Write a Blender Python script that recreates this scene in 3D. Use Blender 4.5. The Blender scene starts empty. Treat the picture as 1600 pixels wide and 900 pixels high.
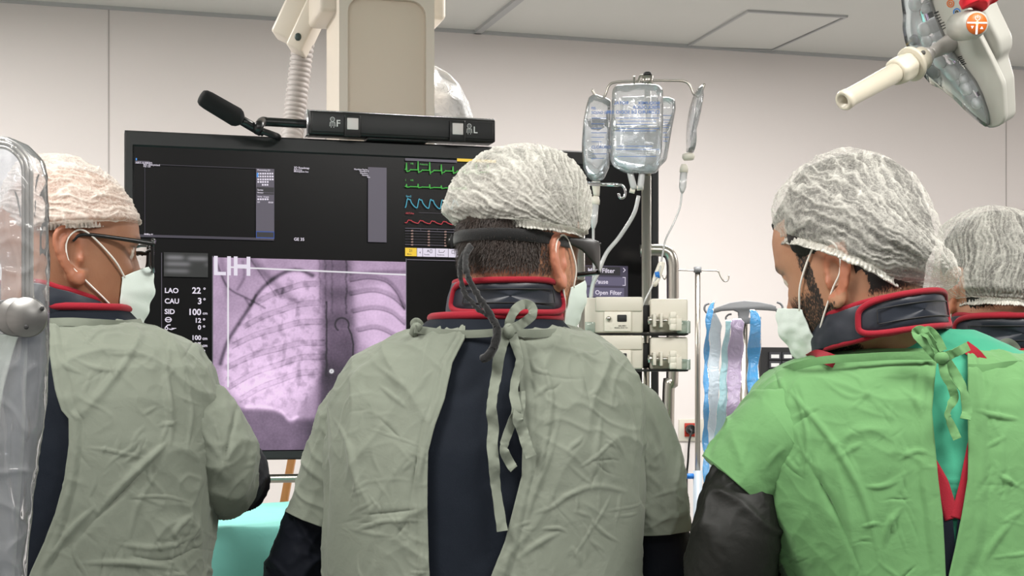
import bpy, bmesh, math, random
import numpy as np
from mathutils import Vector, Matrix, Euler

random.seed(7)
SC = bpy.context.scene
COL = SC.collection
PI = math.pi
rad = math.radians

# ------------------------------------------------------------------ camera, world, lamps, exposure
F = 2400.0            # focal length in pixels of the 1600x900 frame
CX, HY = 800.0, 620.0  # principal column, horizon row
CAMZ = 1.41
cam = bpy.data.cameras.new('camera')
cam.sensor_width = 36.0
cam.lens = 36.0 * F / 1600.0
cam.shift_y = (HY - 450.0) / 1600.0
cam.clip_start = 0.05
camo = bpy.data.objects.new('camera', cam)
COL.objects.link(camo)
camo.location = (0, 0, CAMZ)
camo.rotation_euler = (PI / 2, 0, 0)
SC.camera = camo

SC.view_settings.view_transform = 'Standard'
SC.view_settings.look = 'None'
SC.view_settings.gamma = 1.0
SC.view_settings.use_curve_mapping = False
SC.view_settings.exposure = 0.0

world = bpy.data.worlds.new('world')
SC.world = world
world.use_nodes = True
world.node_tree.nodes['Background'].inputs[0].default_value = (1.0, 0.98, 0.96, 1)
world.node_tree.nodes['Background'].inputs[1].default_value = 0.17

WA = rad(15.7)                                   # the back wall and the monitor are turned by this much
WU = Vector((math.cos(WA), math.sin(WA), 0))
WN = Vector((math.sin(WA), -math.cos(WA), 0))    # towards the camera
CEIL = 2.80


def area_light(name, loc, sx, sy, power, color=(1, 0.97, 0.93), rot=(0, 0, 0)):
    l = bpy.data.lights.new(name, 'AREA')
    l.shape = 'RECTANGLE'
    l.size, l.size_y = sx, sy
    l.energy = power
    l.color = color
    o = bpy.data.objects.new(name, l)
    COL.objects.link(o)
    o.location = loc
    o.rotation_euler = rot
    return o


LAMPS = [(-1.15, 1.15, 64), (1.15, 1.15, 64), (-1.9, 3.9, 42), (0.7, 4.5, 50), (2.8, 4.1, 46), (-0.1, -0.9, 28)]
for i, (lx, ly, pw) in enumerate(LAMPS):
    area_light('ceiling_light', (lx, ly, CEIL - 0.045), 1.15, 0.55, pw, rot=(0, 0, WA))


# ------------------------------------------------------------------ numbers and meshes
def P(px, py, D):
    return Vector(((px - CX) / F * D, D, CAMZ + (HY - py) / F * D))


def proj(v):
    v = np.asarray(v)
    return CX + F * v[..., 0] / v[..., 1], HY - F * (v[..., 2] - CAMZ) / v[..., 1]


_rng = np.random.RandomState(3)
_perm = _rng.permutation(256)
_perm = np.concatenate([_perm, _perm, _perm])
_grad = _rng.normal(size=(256, 3))
_grad /= np.linalg.norm(_grad, axis=1)[:, None]


def noise3(p):
    p = np.asarray(p, dtype=float)
    i = np.floor(p).astype(int)
    f = p - i
    u = f * f * f * (f * (f * 6 - 15) + 10)
    i &= 255
    out = 0
    for dx in (0, 1):
        for dy in (0, 1):
            for dz in (0, 1):
                h = _perm[_perm[_perm[i[..., 0] + dx] + i[..., 1] + dy] + i[..., 2] + dz]
                g = _grad[h]
                d = g[..., 0] * (f[..., 0] - dx) + g[..., 1] * (f[..., 1] - dy) + g[..., 2] * (f[..., 2] - dz)
                w = (u[..., 0] if dx else 1 - u[..., 0]) * (u[..., 1] if dy else 1 - u[..., 1]) * (u[..., 2] if dz else 1 - u[..., 2])
                out = out + d * w
    return out * 1.5


def smooth01(x):
    x = np.clip(x, 0, 1)
    return x * x * (3 - 2 * x)


def empty(name, loc, rotz=0):
    o = bpy.data.objects.new(name, None)
    COL.objects.link(o)
    o.location = loc
    o.rotation_euler = (0, 0, rotz)
    o.empty_display_size = 0.1
    return o


def tag(o, label, cat, group=None):
    o['label'] = label
    o['category'] = cat
    if group:
        o['group'] = group
    return o


def thing(name, label, cat, loc=(0, 0, 0), group=None):
    return tag(empty(name, loc), label, cat, group)


def obj(name, vf, mat, parent=None, smooth=True, label=None):
    """verts, faces (world coordinates) -> ONE mesh object, parented keeping its place"""
    v, f = vf
    me = bpy.data.meshes.new(name)
    me.from_pydata([tuple(map(float, p)) for p in v], [], [tuple(map(int, q)) for q in f])
    me.update()
    if smooth:
        me.polygons.foreach_set('use_smooth', [True] * len(me.polygons))
    o = bpy.data.objects.new(name, me)
    COL.objects.link(o)
    if mat:
        me.materials.append(mat)
    if parent is not None:
        attach(o, parent)
    if label:
        o['label'] = label
    return o


def world_loc(o):
    """place of an object by its chain of translations (things here are only moved, never turned)"""
    l = Vector(o.location)
    while o.parent is not None:
        o = o.parent
        l = l + Vector(o.location)
    return l


def attach(o, parent):
    o.parent = parent
    o.location = Vector(o.location) - world_loc(parent)


def autosmooth(o, ang=35):
    me = o.data
    bm = bmesh.new()
    bm.from_mesh(me)
    bmesh.ops.recalc_face_normals(bm, faces=bm.faces)
    for e in bm.edges:
        if len(e.link_faces) == 2 and e.calc_face_angle(0) > rad(ang):
            e.smooth = False
    bm.to_mesh(me)
    bm.free()
    return o


def merge(*parts):
    V, Fc = [], []
    n = 0
    for v, f in parts:
        V.extend([tuple(p) for p in v])
        Fc.extend([tuple(i + n for i in q) for q in f])
        n += len(v)
    return V, Fc


def xform(vf, M):
    return [tuple(M @ Vector(p)) for p in vf[0]], vf[1]


def grid(A, wrap_u=False, flip=False):
    """A: (R, N, 3) -> quads"""
    R, N, _ = A.shape
    idx = np.arange(R * N).reshape(R, N)
    a = idx[:-1]
    b = idx[1:]
    if wrap_u:
        a2, b2 = np.roll(a, -1, 1), np.roll(b, -1, 1)
    else:
        a, a2, b, b2 = a[:, :-1], a[:, 1:], b[:, :-1], b[:, 1:]
    q = np.stack([a, a2, b2, b], -1).reshape(-1, 4)
    if flip:
        q = q[:, ::-1]
    return A.reshape(-1, 3), q


def closed_loft(A, flip=False):
    """rings (R, N, 3), closed both ends with fans"""
    R, N, _ = A.shape
    v, q = grid(A, True, flip)
    v = [tuple(p) for p in v]
    f = [tuple(x) for x in q]
    for r, fl in ((0, True), (R - 1, False)):
        c = len(v)
        v.append(tuple(A[r].mean(0)))
        for i in range(N):
            j = (i + 1) % N
            t = (r * N + i, r * N + j, c)
            f.append(t[::-1] if (fl != flip) else t)
    return v, f


def catmull(pts, n):
    pts = np.asarray(pts, dtype=float)
    if len(pts) < 3:
        t = np.linspace(0, 1, n)[:, None]
        return pts[0] * (1 - t) + pts[-1] * t
    P0 = np.vstack([2 * pts[0] - pts[1], pts, 2 * pts[-1] - pts[-2]])
    t = np.linspace(0, len(pts) - 1 - 1e-9, n)
    i = t.astype(int)
    f = (t - i)[:, None]
    a, b, c, d = P0[i], P0[i + 1], P0[i + 2], P0[i + 3]
    return 0.5 * (2 * b + (c - a) * f + (2 * a - 5 * b + 4 * c - d) * f ** 2 + (3 * b - a - 3 * c + d) * f ** 3)


def tube_rings(path, radii, seg=12, squash=None, up=None):
    path = np.asarray(path, dtype=float)
    n = len(path)
    radii = np.interp(np.linspace(0, 1, n), np.linspace(0, 1, len(radii)), radii) if np.ndim(radii) else np.full(n, radii)
    T = np.gradient(path, axis=0)
    T /= np.linalg.norm(T, axis=1)[:, None] + 1e-12
    ref = np.array(up if up is not None else ((0, 0, 1) if abs(T[0][2]) < 0.9 else (0, 1, 0)), dtype=float)
    x = np.cross(ref, T[0])
    x /= np.linalg.norm(x)
    A = np.zeros((n, seg, 3))
    ang = np.linspace(0, 2 * PI, seg, endpoint=False)
    for k in range(n):
        x = x - T[k] * np.dot(x, T[k])
        x /= np.linalg.norm(x) + 1e-12
        y = np.cross(T[k], x)
        sx, sy = (1, 1) if squash is None else squash
        A[k] = path[k] + radii[k] * (np.cos(ang)[:, None] * x * sx + np.sin(ang)[:, None] * y * sy)
    return A


def tube(pts, r, seg=12, n=None, squash=None, up=None):
    n = n or max(2, 8 * (len(pts) - 1)) if len(pts) > 2 else (n or 2)
    return closed_loft(tube_rings(catmull(pts, n), r, seg, squash, up))


def lathe(prof, origin, axis, seg=32):
    """prof: (distance along axis, radius) list; closed with fans"""
    axis = Vector(axis).normalized()
    q = axis.to_track_quat('Z', 'Y').to_matrix()
    ang = np.linspace(0, 2 * PI, seg, endpoint=False)
    A = np.zeros((len(prof), seg, 3))
    for k, (h, r) in enumerate(prof):
        for i, a in enumerate(ang):
            A[k, i] = Vector(origin) + q @ Vector((r * math.cos(a), r * math.sin(a), h))
    return closed_loft(A)


def from_bm(bm):
    bm.verts.ensure_lookup_table()
    v = [tuple(x.co) for x in bm.verts]
    bm.verts.index_update()
    f = [tuple(x.index for x in p.verts) for p in bm.faces]
    bm.free()
    return v, f


def box(c, size, yaw=0.0, bevel=0.0, seg=2, rot=None):
    bm = bmesh.new()
    bmesh.ops.create_cube(bm, size=1.0)
    bmesh.ops.scale(bm, vec=size, verts=bm.verts)
    if bevel > 0:
        bmesh.ops.bevel(bm, geom=bm.edges[:], offset=bevel, segments=seg, profile=0.5, affect='EDGES', clamp_overlap=True)
    M = Matrix.Translation(Vector(c)) @ (rot.to_4x4() if rot is not None else Matrix.Rotation(yaw, 4, 'Z'))
    bmesh.ops.transform(bm, matrix=M, verts=bm.verts)
    return from_bm(bm)


def prism(poly, thick, bevel=0.0, M=None, seg=2):
    """polygon in local x,z; thickness along local y (0..thick), then transformed"""
    bm = bmesh.new()
    vs = [bm.verts.new((x, 0, z)) for x, z in poly]
    f = bm.faces.new(vs)
    r = bmesh.ops.extrude_face_region(bm, geom=[f])
    bmesh.ops.translate(bm, vec=(0, thick, 0), verts=[e for e in r['geom'] if isinstance(e, bmesh.types.BMVert)])
    bmesh.ops.recalc_face_normals(bm, faces=bm.faces)
    if bevel > 0:
        es = [e for e in bm.edges if len(e.link_faces) == 2 and any(len(ff.verts) > 4 or abs(ff.normal.y) > 0.9 for ff in e.link_faces)]
        bmesh.ops.bevel(bm, geom=es, offset=bevel, segments=seg, profile=0.5, affect='EDGES', clamp_overlap=True)
    if M is not None:
        bmesh.ops.transform(bm, matrix=M, verts=bm.verts)
    return from_bm(bm)


def sphere(c, r, seg=16, rings=10):
    rr = (r, r, r) if not hasattr(r, '__len__') else r
    A = np.zeros((rings - 1, seg, 3))
    for k in range(1, rings):
        th = PI * k / rings
        for i in range(seg):
            a = 2 * PI * i / seg
            A[k - 1, i] = (c[0] + rr[0] * math.sin(th) * math.cos(a), c[1] + rr[1] * math.sin(th) * math.sin(a), c[2] + rr[2] * math.cos(th))
    return closed_loft(A, flip=True)


def frame_matrix(o, x, y, z):
    return Matrix(((x[0], y[0], z[0], o[0]), (x[1], y[1], z[1], o[1]), (x[2], y[2], z[2], o[2]), (0, 0, 0, 1)))


_textcache = {}


def text_vf(s, origin, x, up, height, bold=0.0, depth=0.0, align='LEFT', mirror=False):
    """lettering: cap height in metres, baseline at origin"""
    c = bpy.data.curves.new('lettering', 'FONT')
    c.body = s
    c.size = height / 0.70
    c.align_x = align
    c.offset = bold * height
    c.extrude = depth
    c.resolution_u = 3
    o = bpy.data.objects.new('lettering', c)
    COL.objects.link(o)
    dg = bpy.context.evaluated_depsgraph_get()
    me = bpy.data.meshes.new_from_object(o.evaluated_get(dg))
    x, up = Vector(x).normalized(), Vector(up).normalized()
    if mirror:
        x = -x
    M = frame_matrix(origin, x, up, x.cross(up))
    v = [tuple(M @ p.co) for p in me.vertices]
    f = [tuple(p.vertices) for p in me.polygons]
    bpy.data.objects.remove(o)
    bpy.data.curves.remove(c)
    bpy.data.meshes.remove(me)
    return v, f


# ------------------------------------------------------------------ materials
def lin(c):
    """sRGB hex -> linear rgba"""
    c = c.lstrip('#')
    r = [int(c[i:i + 2], 16) / 255 for i in (0, 2, 4)]
    return tuple((x / 12.92 if x < 0.04045 else ((x + 0.055) / 1.055) ** 2.4) for x in r) + (1,)


def new_mat(name):
    m = bpy.data.materials.new(name)
    m.use_nodes = True
    nt = m.node_tree
    return m, nt, nt.nodes, nt.links, nt.nodes['Principled BSDF']


def coords(nt, scale=(1, 1, 1)):
    tc = nt.nodes.new('ShaderNodeTexCoord')
    mp = nt.nodes.new('ShaderNodeMapping')
    mp.inputs['Scale'].default_value = scale
    nt.links.new(tc.outputs['Object'], mp.inputs['Vector'])
    return mp.outputs['Vector']


def plain(name, col, rough=0.5, metal=0.0, var=0.06, nscale=30, bump=0.0, bscale=200, coat=0.0, spec=0.5, sheen=0.0, stretch=(1, 1, 1)):
    m, nt, N, L, b = new_mat(name)
    col = lin(col) if isinstance(col, str) else col
    vec = coords(nt, stretch)
    t = N.new('ShaderNodeTexNoise')
    t.inputs['Scale'].default_value = nscale
    t.inputs['Detail'].default_value = 5
    L.new(vec, t.inputs['Vector'])
    mx = N.new('ShaderNodeMix')
    mx.data_type = 'RGBA'
    mx.inputs[6].default_value = tuple(c * (1 - var) for c in col[:3]) + (1,)
    mx.inputs[7].default_value = tuple(min(1, c * (1 + var)) for c in col[:3]) + (1,)
    L.new(t.outputs['Fac'], mx.inputs[0])
    L.new(mx.outputs[2], b.inputs['Base Color'])
    b.inputs['Roughness'].default_value = rough
    b.inputs['Metallic'].default_value = metal
    b.inputs['Specular IOR Level'].default_value = spec
    b.inputs['Coat Weight'].default_value = coat
    if sheen:
        b.inputs['Sheen Weight'].default_value = sheen
    if bump > 0:
        t2 = N.new('ShaderNodeTexNoise')
        t2.inputs['Scale'].default_value = bscale
        t2.inputs['Detail'].default_value = 4
        L.new(vec, t2.inputs['Vector'])
        bp = N.new('ShaderNodeBump')
        bp.inputs['Strength'].default_value = bump
        bp.inputs['Distance'].default_value = 0.002
        L.new(t2.outputs['Fac'], bp.inputs['Height'])
        L.new(bp.outputs['Normal'], b.inputs['Normal'])
    return m


def emit(name, col, strength=1.0):
    m, nt, N, L, b = new_mat(name)
    col = lin(col) if isinstance(col, str) else col
    b.inputs['Base Color'].default_value = (0.005, 0.005, 0.005, 1)
    b.inputs['Emission Color'].default_value = col
    b.inputs['Emission Strength'].default_value = strength
    b.inputs['Roughness'].default_value = 0.4
    return m


def emit_attr(name, attr='picture', strength=1.0):
    m, nt, N, L, b = new_mat(name)
    a = N.new('ShaderNodeAttribute')
    a.attribute_name = attr
    b.inputs['Base Color'].default_value = (0.005, 0.005, 0.005, 1)
    L.new(a.outputs['Color'], b.inputs['Emission Color'])
    b.inputs['Emission Strength'].default_value = strength
    return m


def cloth(name, col, var=0.07, rough=0.85, crumple=0.35, weave=0.15, sheen=0.1, spec=0.25):
    """woven fabric: soft colour variation, crumple and thread bump"""
    m, nt, N, L, b = new_mat(name)
    col = lin(col)
    vec = coords(nt)
    t = N.new('ShaderNodeTexNoise')
    t.inputs['Scale'].default_value = 9
    t.inputs['Detail'].default_value = 6
    L.new(vec, t.inputs['Vector'])
    mx = N.new('ShaderNodeMix')
    mx.data_type = 'RGBA'
    mx.inputs[6].default_value = tuple(c * (1 - var) for c in col[:3]) + (1,)
    mx.inputs[7].default_value = tuple(min(1, c * (1 + var)) for c in col[:3]) + (1,)
    L.new(t.outputs['Fac'], mx.inputs[0])
    L.new(mx.outputs[2], b.inputs['Base Color'])
    b.inputs['Roughness'].default_value = rough
    b.inputs['Specular IOR Level'].default_value = spec
    b.inputs['Sheen Weight'].default_value = sheen
    n1 = N.new('ShaderNodeTexNoise')
    n1.inputs['Scale'].default_value = 30
    n1.inputs['Detail'].default_value = 3
    n1.inputs['Distortion'].default_value = 0.45
    L.new(vec, n1.inputs['Vector'])
    b1 = N.new('ShaderNodeBump')
    b1.inputs['Strength'].default_value = crumple
    b1.inputs['Distance'].default_value = 0.004
    L.new(n1.outputs['Fac'], b1.inputs['Height'])
    n2 = N.new('ShaderNodeTexNoise')
    n2.inputs['Scale'].default_value = 900
    n2.inputs['Detail'].default_value = 2
    L.new(vec, n2.inputs['Vector'])
    b2 = N.new('ShaderNodeBump')
    b2.inputs['Strength'].default_value = weave
    b2.inputs['Distance'].default_value = 0.001
    L.new(n2.outputs['Fac'], b2.inputs['Height'])
    L.new(b1.outputs['Normal'], b2.inputs['Normal'])
    L.new(b2.outputs['Normal'], b.inputs['Normal'])
    return m


def clear_plastic(name, alpha=0.25, tint=(0.95, 0.97, 1, 1), rough=0.12, bump=0.4, bscale=18):
    """thin clear film: mostly see-through, with a shiny surface"""
    m, nt, N, L, b = new_mat(name)
    out = nt.nodes['Material Output']
    b.inputs['Base Color'].default_value = tint
    b.inputs['Roughness'].default_value = rough
    b.inputs['Specular IOR Level'].default_value = 0.8
    tr = N.new('ShaderNodeBsdfTransparent')
    tr.inputs[0].default_value = (0.97, 0.98, 1, 1)
    gl = N.new('ShaderNodeBsdfGlossy')
    gl.inputs['Roughness'].default_value = rough
    fr = N.new('ShaderNodeFresnel')
    fr.inputs['IOR'].default_value = 1.5
    mx = N.new('ShaderNodeMixShader')
    mx.inputs[0].default_value = alpha
    L.new(tr.outputs[0], mx.inputs[1])
    L.new(b.outputs[0], mx.inputs[2])
    m2 = N.new('ShaderNodeMixShader')
    L.new(fr.outputs[0], m2.inputs[0])
    L.new(mx.outputs[0], m2.inputs[1])
    L.new(gl.outputs[0], m2.inputs[2])
    vec = coords(nt)
    t = N.new('ShaderNodeTexNoise')
    t.inputs['Scale'].default_value = bscale
    t.inputs['Detail'].default_value = 4
    t.inputs['Distortion'].default_value = 1.5
    L.new(vec, t.inputs['Vector'])
    bp = N.new('ShaderNodeBump')
    bp.inputs['Strength'].default_value = bump
    bp.inputs['Distance'].default_value = 0.01
    L.new(t.outputs['Fac'], bp.inputs['Height'])
    for nd in (b, gl, fr):
        L.new(bp.outputs['Normal'], nd.inputs['Normal'])
    L.new(m2.outputs[0], out.inputs['Surface'])
    return m


def cap_mat(name, alpha=0.55, tint='#dbd9d0'):
    """bouffant cap gauze: white fibres with gaps, denser where pleats double up (attribute 'pleat')"""
    m, nt, N, L, b = new_mat(name)
    out = nt.nodes['Material Output']
    b.inputs['Base Color'].default_value = lin(tint)
    b.inputs['Roughness'].default_value = 0.9
    b.inputs['Specular IOR Level'].default_value = 0.2
    vec = coords(nt)
    t = N.new('ShaderNodeTexNoise')
    t.inputs['Scale'].default_value = 420
    t.inputs['Detail'].default_value = 3
    L.new(vec, t.inputs['Vector'])
    a = N.new('ShaderNodeAttribute')
    a.attribute_name = 'pleat'
    mth = N.new('ShaderNodeMath')
    mth.operation = 'MULTIPLY_ADD'
    L.new(a.outputs['Fac'], mth.inputs[0])
    mth.inputs[1].default_value = 0.50
    mth.inputs[2].default_value = alpha - 0.35
    m2 = N.new('ShaderNodeMath')
    m2.operation = 'MULTIPLY_ADD'
    m2.use_clamp = True
    L.new(t.outputs['Fac'], m2.inputs[0])
    m2.inputs[1].default_value = 0.5
    L.new(mth.outputs[0], m2.inputs[2])
    tr = N.new('ShaderNodeBsdfTransparent')
    mx = N.new('ShaderNodeMixShader')
    L.new(m2.outputs[0], mx.inputs[0])
    L.new(tr.outputs[0], mx.inputs[1])
    L.new(b.outputs[0], mx.inputs[2])
    L.new(mx.outputs[0], out.inputs['Surface'])
    bp = N.new('ShaderNodeBump')
    bp.inputs['Strength'].default_value = 0.25
    bp.inputs['Distance'].default_value = 0.001
    L.new(t.outputs['Fac'], bp.inputs['Height'])
    L.new(bp.outputs['Normal'], b.inputs['Normal'])
    return m


def skin_mat(name, hair='#1d1712'):
    """skin colour from the 'skin' attribute; short hair and stubble where attribute 'stubble' is high"""
    m, nt, N, L, b = new_mat(name)
    a = N.new('ShaderNodeAttribute')
    a.attribute_name = 'skin'
    s = N.new('ShaderNodeAttribute')
    s.attribute_name = 'stubble'
    vec = coords(nt)
    t = N.new('ShaderNodeTexNoise')
    t.inputs['Scale'].default_value = 55
    t.inputs['Detail'].default_value = 6
    L.new(vec, t.inputs['Vector'])
    hv = N.new('ShaderNodeMapping')
    hv.inputs['Scale'].default_value = (1, 1, 0.3)
    L.new(vec, hv.inputs['Vector'])
    h = N.new('ShaderNodeTexNoise')
    h.inputs['Scale'].default_value = 700
    h.inputs['Detail'].default_value = 2
    L.new(hv.outputs[0], h.inputs['Vector'])
    add = N.new('ShaderNodeMath')
    add.operation = 'MULTIPLY_ADD'
    L.new(h.outputs['Fac'], add.inputs[0])
    add.inputs[1].default_value = 1.3
    add.inputs[2].default_value = -0.65
    ad2 = N.new('ShaderNodeMath')
    ad2.operation = 'ADD'
    L.new(add.outputs[0], ad2.inputs[0])
    L.new(s.outputs['Fac'], ad2.inputs[1])
    mr = N.new('ShaderNodeMapRange')
    mr.interpolation_type = 'SMOOTHSTEP'
    mr.inputs['From Min'].default_value = 0.25
    mr.inputs['From Max'].default_value = 0.75
    L.new(ad2.outputs[0], mr.inputs['Value'])
    mul = N.new('ShaderNodeMath')
    mul.operation = 'MULTIPLY'
    L.new(mr.outputs[0], mul.inputs[0])
    gate = N.new('ShaderNodeMapRange')
    gate.inputs['From Min'].default_value = 0.02
    gate.inputs['From Max'].default_value = 0.2
    L.new(s.outputs['Fac'], gate.inputs['Value'])
    L.new(gate.outputs[0], mul.inputs[1])
    var = N.new('ShaderNodeMix')
    var.data_type = 'RGBA'
    var.blend_type = 'MULTIPLY'
    var.inputs[0].default_value = 0.35
    cr = N.new('ShaderNodeValToRGB')
    cr.color_ramp.elements[0].position = 0.3
    cr.color_ramp.elements[0].color = (0.75, 0.62, 0.55, 1)
    cr.color_ramp.elements[1].position = 0.7
    cr.color_ramp.elements[1].color = (1, 1, 1, 1)
    L.new(t.outputs['Fac'], cr.inputs[0])
    L.new(a.outputs['Color'], var.inputs[6])
    L.new(cr.outputs[0], var.inputs[7])
    mx = N.new('ShaderNodeMix')
    mx.data_type = 'RGBA'
    L.new(mul.outputs[0], mx.inputs[0])
    L.new(var.outputs[2], mx.inputs[6])
    mx.inputs[7].default_value = lin(hair)
    L.new(mx.outputs[2], b.inputs['Base Color'])
    b.inputs['Roughness'].default_value = 0.5
    b.inputs['Subsurface Weight'].default_value = 0.12
    b.inputs['Subsurface Radius'].default_value = (0.01, 0.004, 0.002)
    b.inputs['Subsurface Scale'].default_value = 0.6
    bp = N.new('ShaderNodeBump')
    bp.inputs['Strength'].default_value = 0.2
    bp.inputs['Distance'].default_value = 0.001
    L.new(h.outputs['Fac'], bp.inputs['Height'])
    L.new(bp.outputs['Normal'], b.inputs['Normal'])
    return m


def point_attr(o, name, vals, color=False):
    me = o.data
    if color:
        at = me.attributes.new(name, 'FLOAT_COLOR', 'POINT')
        v = np.ones((len(me.vertices), 4), dtype=np.float32)
        v[:, :3] = vals
        at.data.foreach_set('color', v.ravel())
    else:
        at = me.attributes.new(name, 'FLOAT', 'POINT')
        at.data.foreach_set('value', np.asarray(vals, dtype=np.float32))


M = {}
M['wall'] = plain('painted_wall', '#e9e2e0', 0.55, var=0.015, nscale=2)
M['ceiling'] = plain('ceiling_paint', '#dcdcd8', 0.8, var=0.02, nscale=3)
M['ceiling_trim'] = plain('ceiling_trim_metal', '#b9babb', 0.5, var=0.02)
M['seam'] = plain('joint_filler', '#b9b2b0', 0.7, var=0.03)
M['dark_gap'] = plain('shadow_gap', '#5a5856', 0.9, var=0.05)
M['floor'] = plain('vinyl_floor', '#8d918f', 0.4, var=0.06, nscale=8)
M['beige'] = plain('beige_enamel', '#e2d8ca', 0.38, var=0.015, nscale=4)
M['beige_panel'] = plain('beige_panel_enamel', '#e0d2c0', 0.45, var=0.015, nscale=4)
M['black_plastic'] = plain('black_plastic', '#121213', 0.35, var=0.1)
M['bezel'] = plain('charcoal_bezel', '#1e1e20', 0.5, var=0.06)
M['screen'] = plain('dark_screen_glass', '#070608', 0.3, var=0.05, spec=0.25)
M['foam'] = plain('black_foam', '#0b0b0c', 0.95, var=0.3, nscale=300, bump=0.6, bscale=900)
M['clamp_steel'] = plain('clamp_steel', '#7d7c7a', 0.38, metal=0.85, var=0.12, nscale=40, stretch=(1, 1, 6))
M['steel'] = plain('brushed_steel', '#b9b4ac', 0.28, metal=1.0, var=0.05, nscale=60, stretch=(8, 8, 0.5))
M['chrome'] = plain('chrome', '#c9c9cb', 0.15, metal=1.0, var=0.02)
M['grey_hose'] = plain('grey_hose_plastic', '#b5aeab', 0.5, var=0.04)
M['white_plastic'] = plain('white_plastic', '#e2ddd0', 0.4, var=0.02)
M['white_btn'] = plain('white_button', '#d8d0cf', 0.5, var=0.02)
M['device'] = plain('device_ivory', '#d8d3c6', 0.42, var=0.02)
M['device_dark'] = plain('device_gap_dark', '#1b1b1c', 0.6)
M['green_glass'] = clear_plastic('green_acrylic', 0.35, (0.55, 0.75, 0.65, 1), 0.1, 0.05)
M['print_white'] = plain('white_print', '#dcdcdc', 0.6)
M['print_dark'] = plain('dark_print', '#2b2b2b', 0.7)
M['print_blue'] = plain('blue_print', '#4f74b8', 0.6)
M['grey_plastic'] = plain('grey_plastic', '#75777a', 0.5, var=0.05)
M['red_plastic'] = plain('red_plastic', '#b5321f', 0.45, var=0.05)
M['blue_plastic'] = plain('blue_plastic', '#1d74c9', 0.4)
M['film'] = clear_plastic('clear_film', 0.13, (0.93, 0.95, 0.97, 1), 0.08, 0.2, 14)
M['bag'] = clear_plastic('bag_film', 0.26, (0.95, 0.98, 1, 1), 0.1, 0.3, 26)
M['tubing'] = clear_plastic('clear_tubing', 0.55, (0.86, 0.88, 0.88, 1), 0.15, 0.0, 10)
M['wrap'] = clear_plastic('crinkled_wrap', 0.55, (0.95, 0.95, 0.95, 1), 0.2, 0.9, 30)
M['scrub'] = cloth('teal_scrub_cloth', '#3b9173', crumple=0.25)
M['gown_grey'] = cloth('grey_green_gown_cloth', '#747a6e', crumple=0.55)
M['gown_green'] = cloth('green_gown_cloth', '#5f8a58', crumple=0.55)
M['navy'] = cloth('navy_apron_vinyl', '#0e151f', 0.1, 0.75, 0.12, 0.2, 0.0, 0.2)
M['navy_sleeve'] = cloth('navy_sleeve_cloth', '#0b0f19', 0.1, 0.75, 0.4, 0.1, 0.0, 0.2)
M['black_sleeve'] = cloth('black_sleeve_vinyl', '#131411', 0.15, 0.55, 0.5, 0.1, 0.0, 0.25)
M['collar'] = cloth('navy_collar_vinyl', '#20252f', 0.1, 0.42, 0.15, 0.05, 0.0, 0.5)
M['red_trim'] = cloth('red_binding', '#8d1425', 0.1, 0.8, 0.1, 0.6)
M['mask'] = cloth('pale_mask_cloth', '#d7e2db', 0.03, 0.9, 0.1, 0.3, 0.0, 0.2)
M['loop'] = plain('mask_loop_elastic', '#e6e2da', 0.8)
M['strap'] = cloth('black_strap', '#0c0c0d', 0.2, 0.9, 0.2, 0.8, 0.3)
M['frame_black'] = plain('black_acetate', '#0d0d0e', 0.3)
M['lens'] = clear_plastic('spectacle_lens', 0.12, (0.5, 0.55, 0.6, 1), 0.03, 0.0)
M['drape'] = cloth('teal_drape', '#93e6dc', 0.05, 0.85, 0.5, 0.1)
M['wood'] = plain('tan_wood', '#b07a45', 0.5, var=0.2, nscale=12, stretch=(6, 6, 1))
M['trouser'] = cloth('scrub_trouser', '#3f9a7c')
M['shoe'] = plain('clog_rubber', '#20242a', 0.5)
M['lamp_body'] = plain('lamp_housing', '#b3b2aa', 0.4, var=0.02)
M['lamp_handle'] = plain('lamp_handle_cream', '#cdc6b4', 0.33, var=0.02)
M['lamp_metal'] = plain('lamp_grey_metal', '#a7a39e', 0.4, metal=0.15, var=0.04)
M['hair_dark'] = plain('dark_hair', '#17110e', 0.6, var=0.5, nscale=220, bump=0.8, bscale=260, stretch=(1, 1, 0.25))
M['hair_brown'] = plain('brown_hair', '#2b1f18', 0.6, var=0.5, nscale=220, bump=0.8, bscale=260, stretch=(1, 1, 0.25))
M['lamp_diffuser'] = emit('lit_diffuser', (1, 0.98, 0.95, 1), 1.5)
M['lamp_lens'] = plain('lamp_lens_plastic', '#f3f7f6', 0.15, var=0.03, coat=0.5)
M['knob_orange'] = plain('orange_keypad', '#d0661f', 0.4, var=0.03)
M['panel'] = clear_plastic('lead_acrylic', 0.08, (.8, .85, .85, 1), 0.05, 0.0)
# ------------------------------------------------------------------ the room
WALL0 = P(170, 10, 5.47)
WALL0.z = 0


def WP(px, py, off=0.0):
    """where the sight line of a pixel meets the back wall (off metres in front of it)"""
    d = Vector(((px - CX) / F, 1, (HY - py) / F))
    o = Vector((0, 0, CAMZ))
    q = WALL0 + WN * off
    t = (q - o).dot(WN) / d.dot(WN)
    return o + d * t


def CP(px, py, z=CEIL):
    d = Vector(((px - CX) / F, 1, (HY - py) / F))
    return Vector((0, 0, CAMZ)) + d * ((z - CAMZ) / d.z)


def struct(name, vf, mat, smooth=False):
    o = obj(name, vf, mat, None, smooth)
    o['kind'] = 'structure'
    return o


def wallbox(u0, u1, z0, z1, t0, t1):
    """box along the back wall: u along it from WALL0, t in front of it"""
    c = WALL0 + WU * ((u0 + u1) / 2) + WN * ((t0 + t1) / 2)
    return box((c.x, c.y, (z0 + z1) / 2), (u1 - u0, t1 - t0, z1 - z0), WA)


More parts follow.
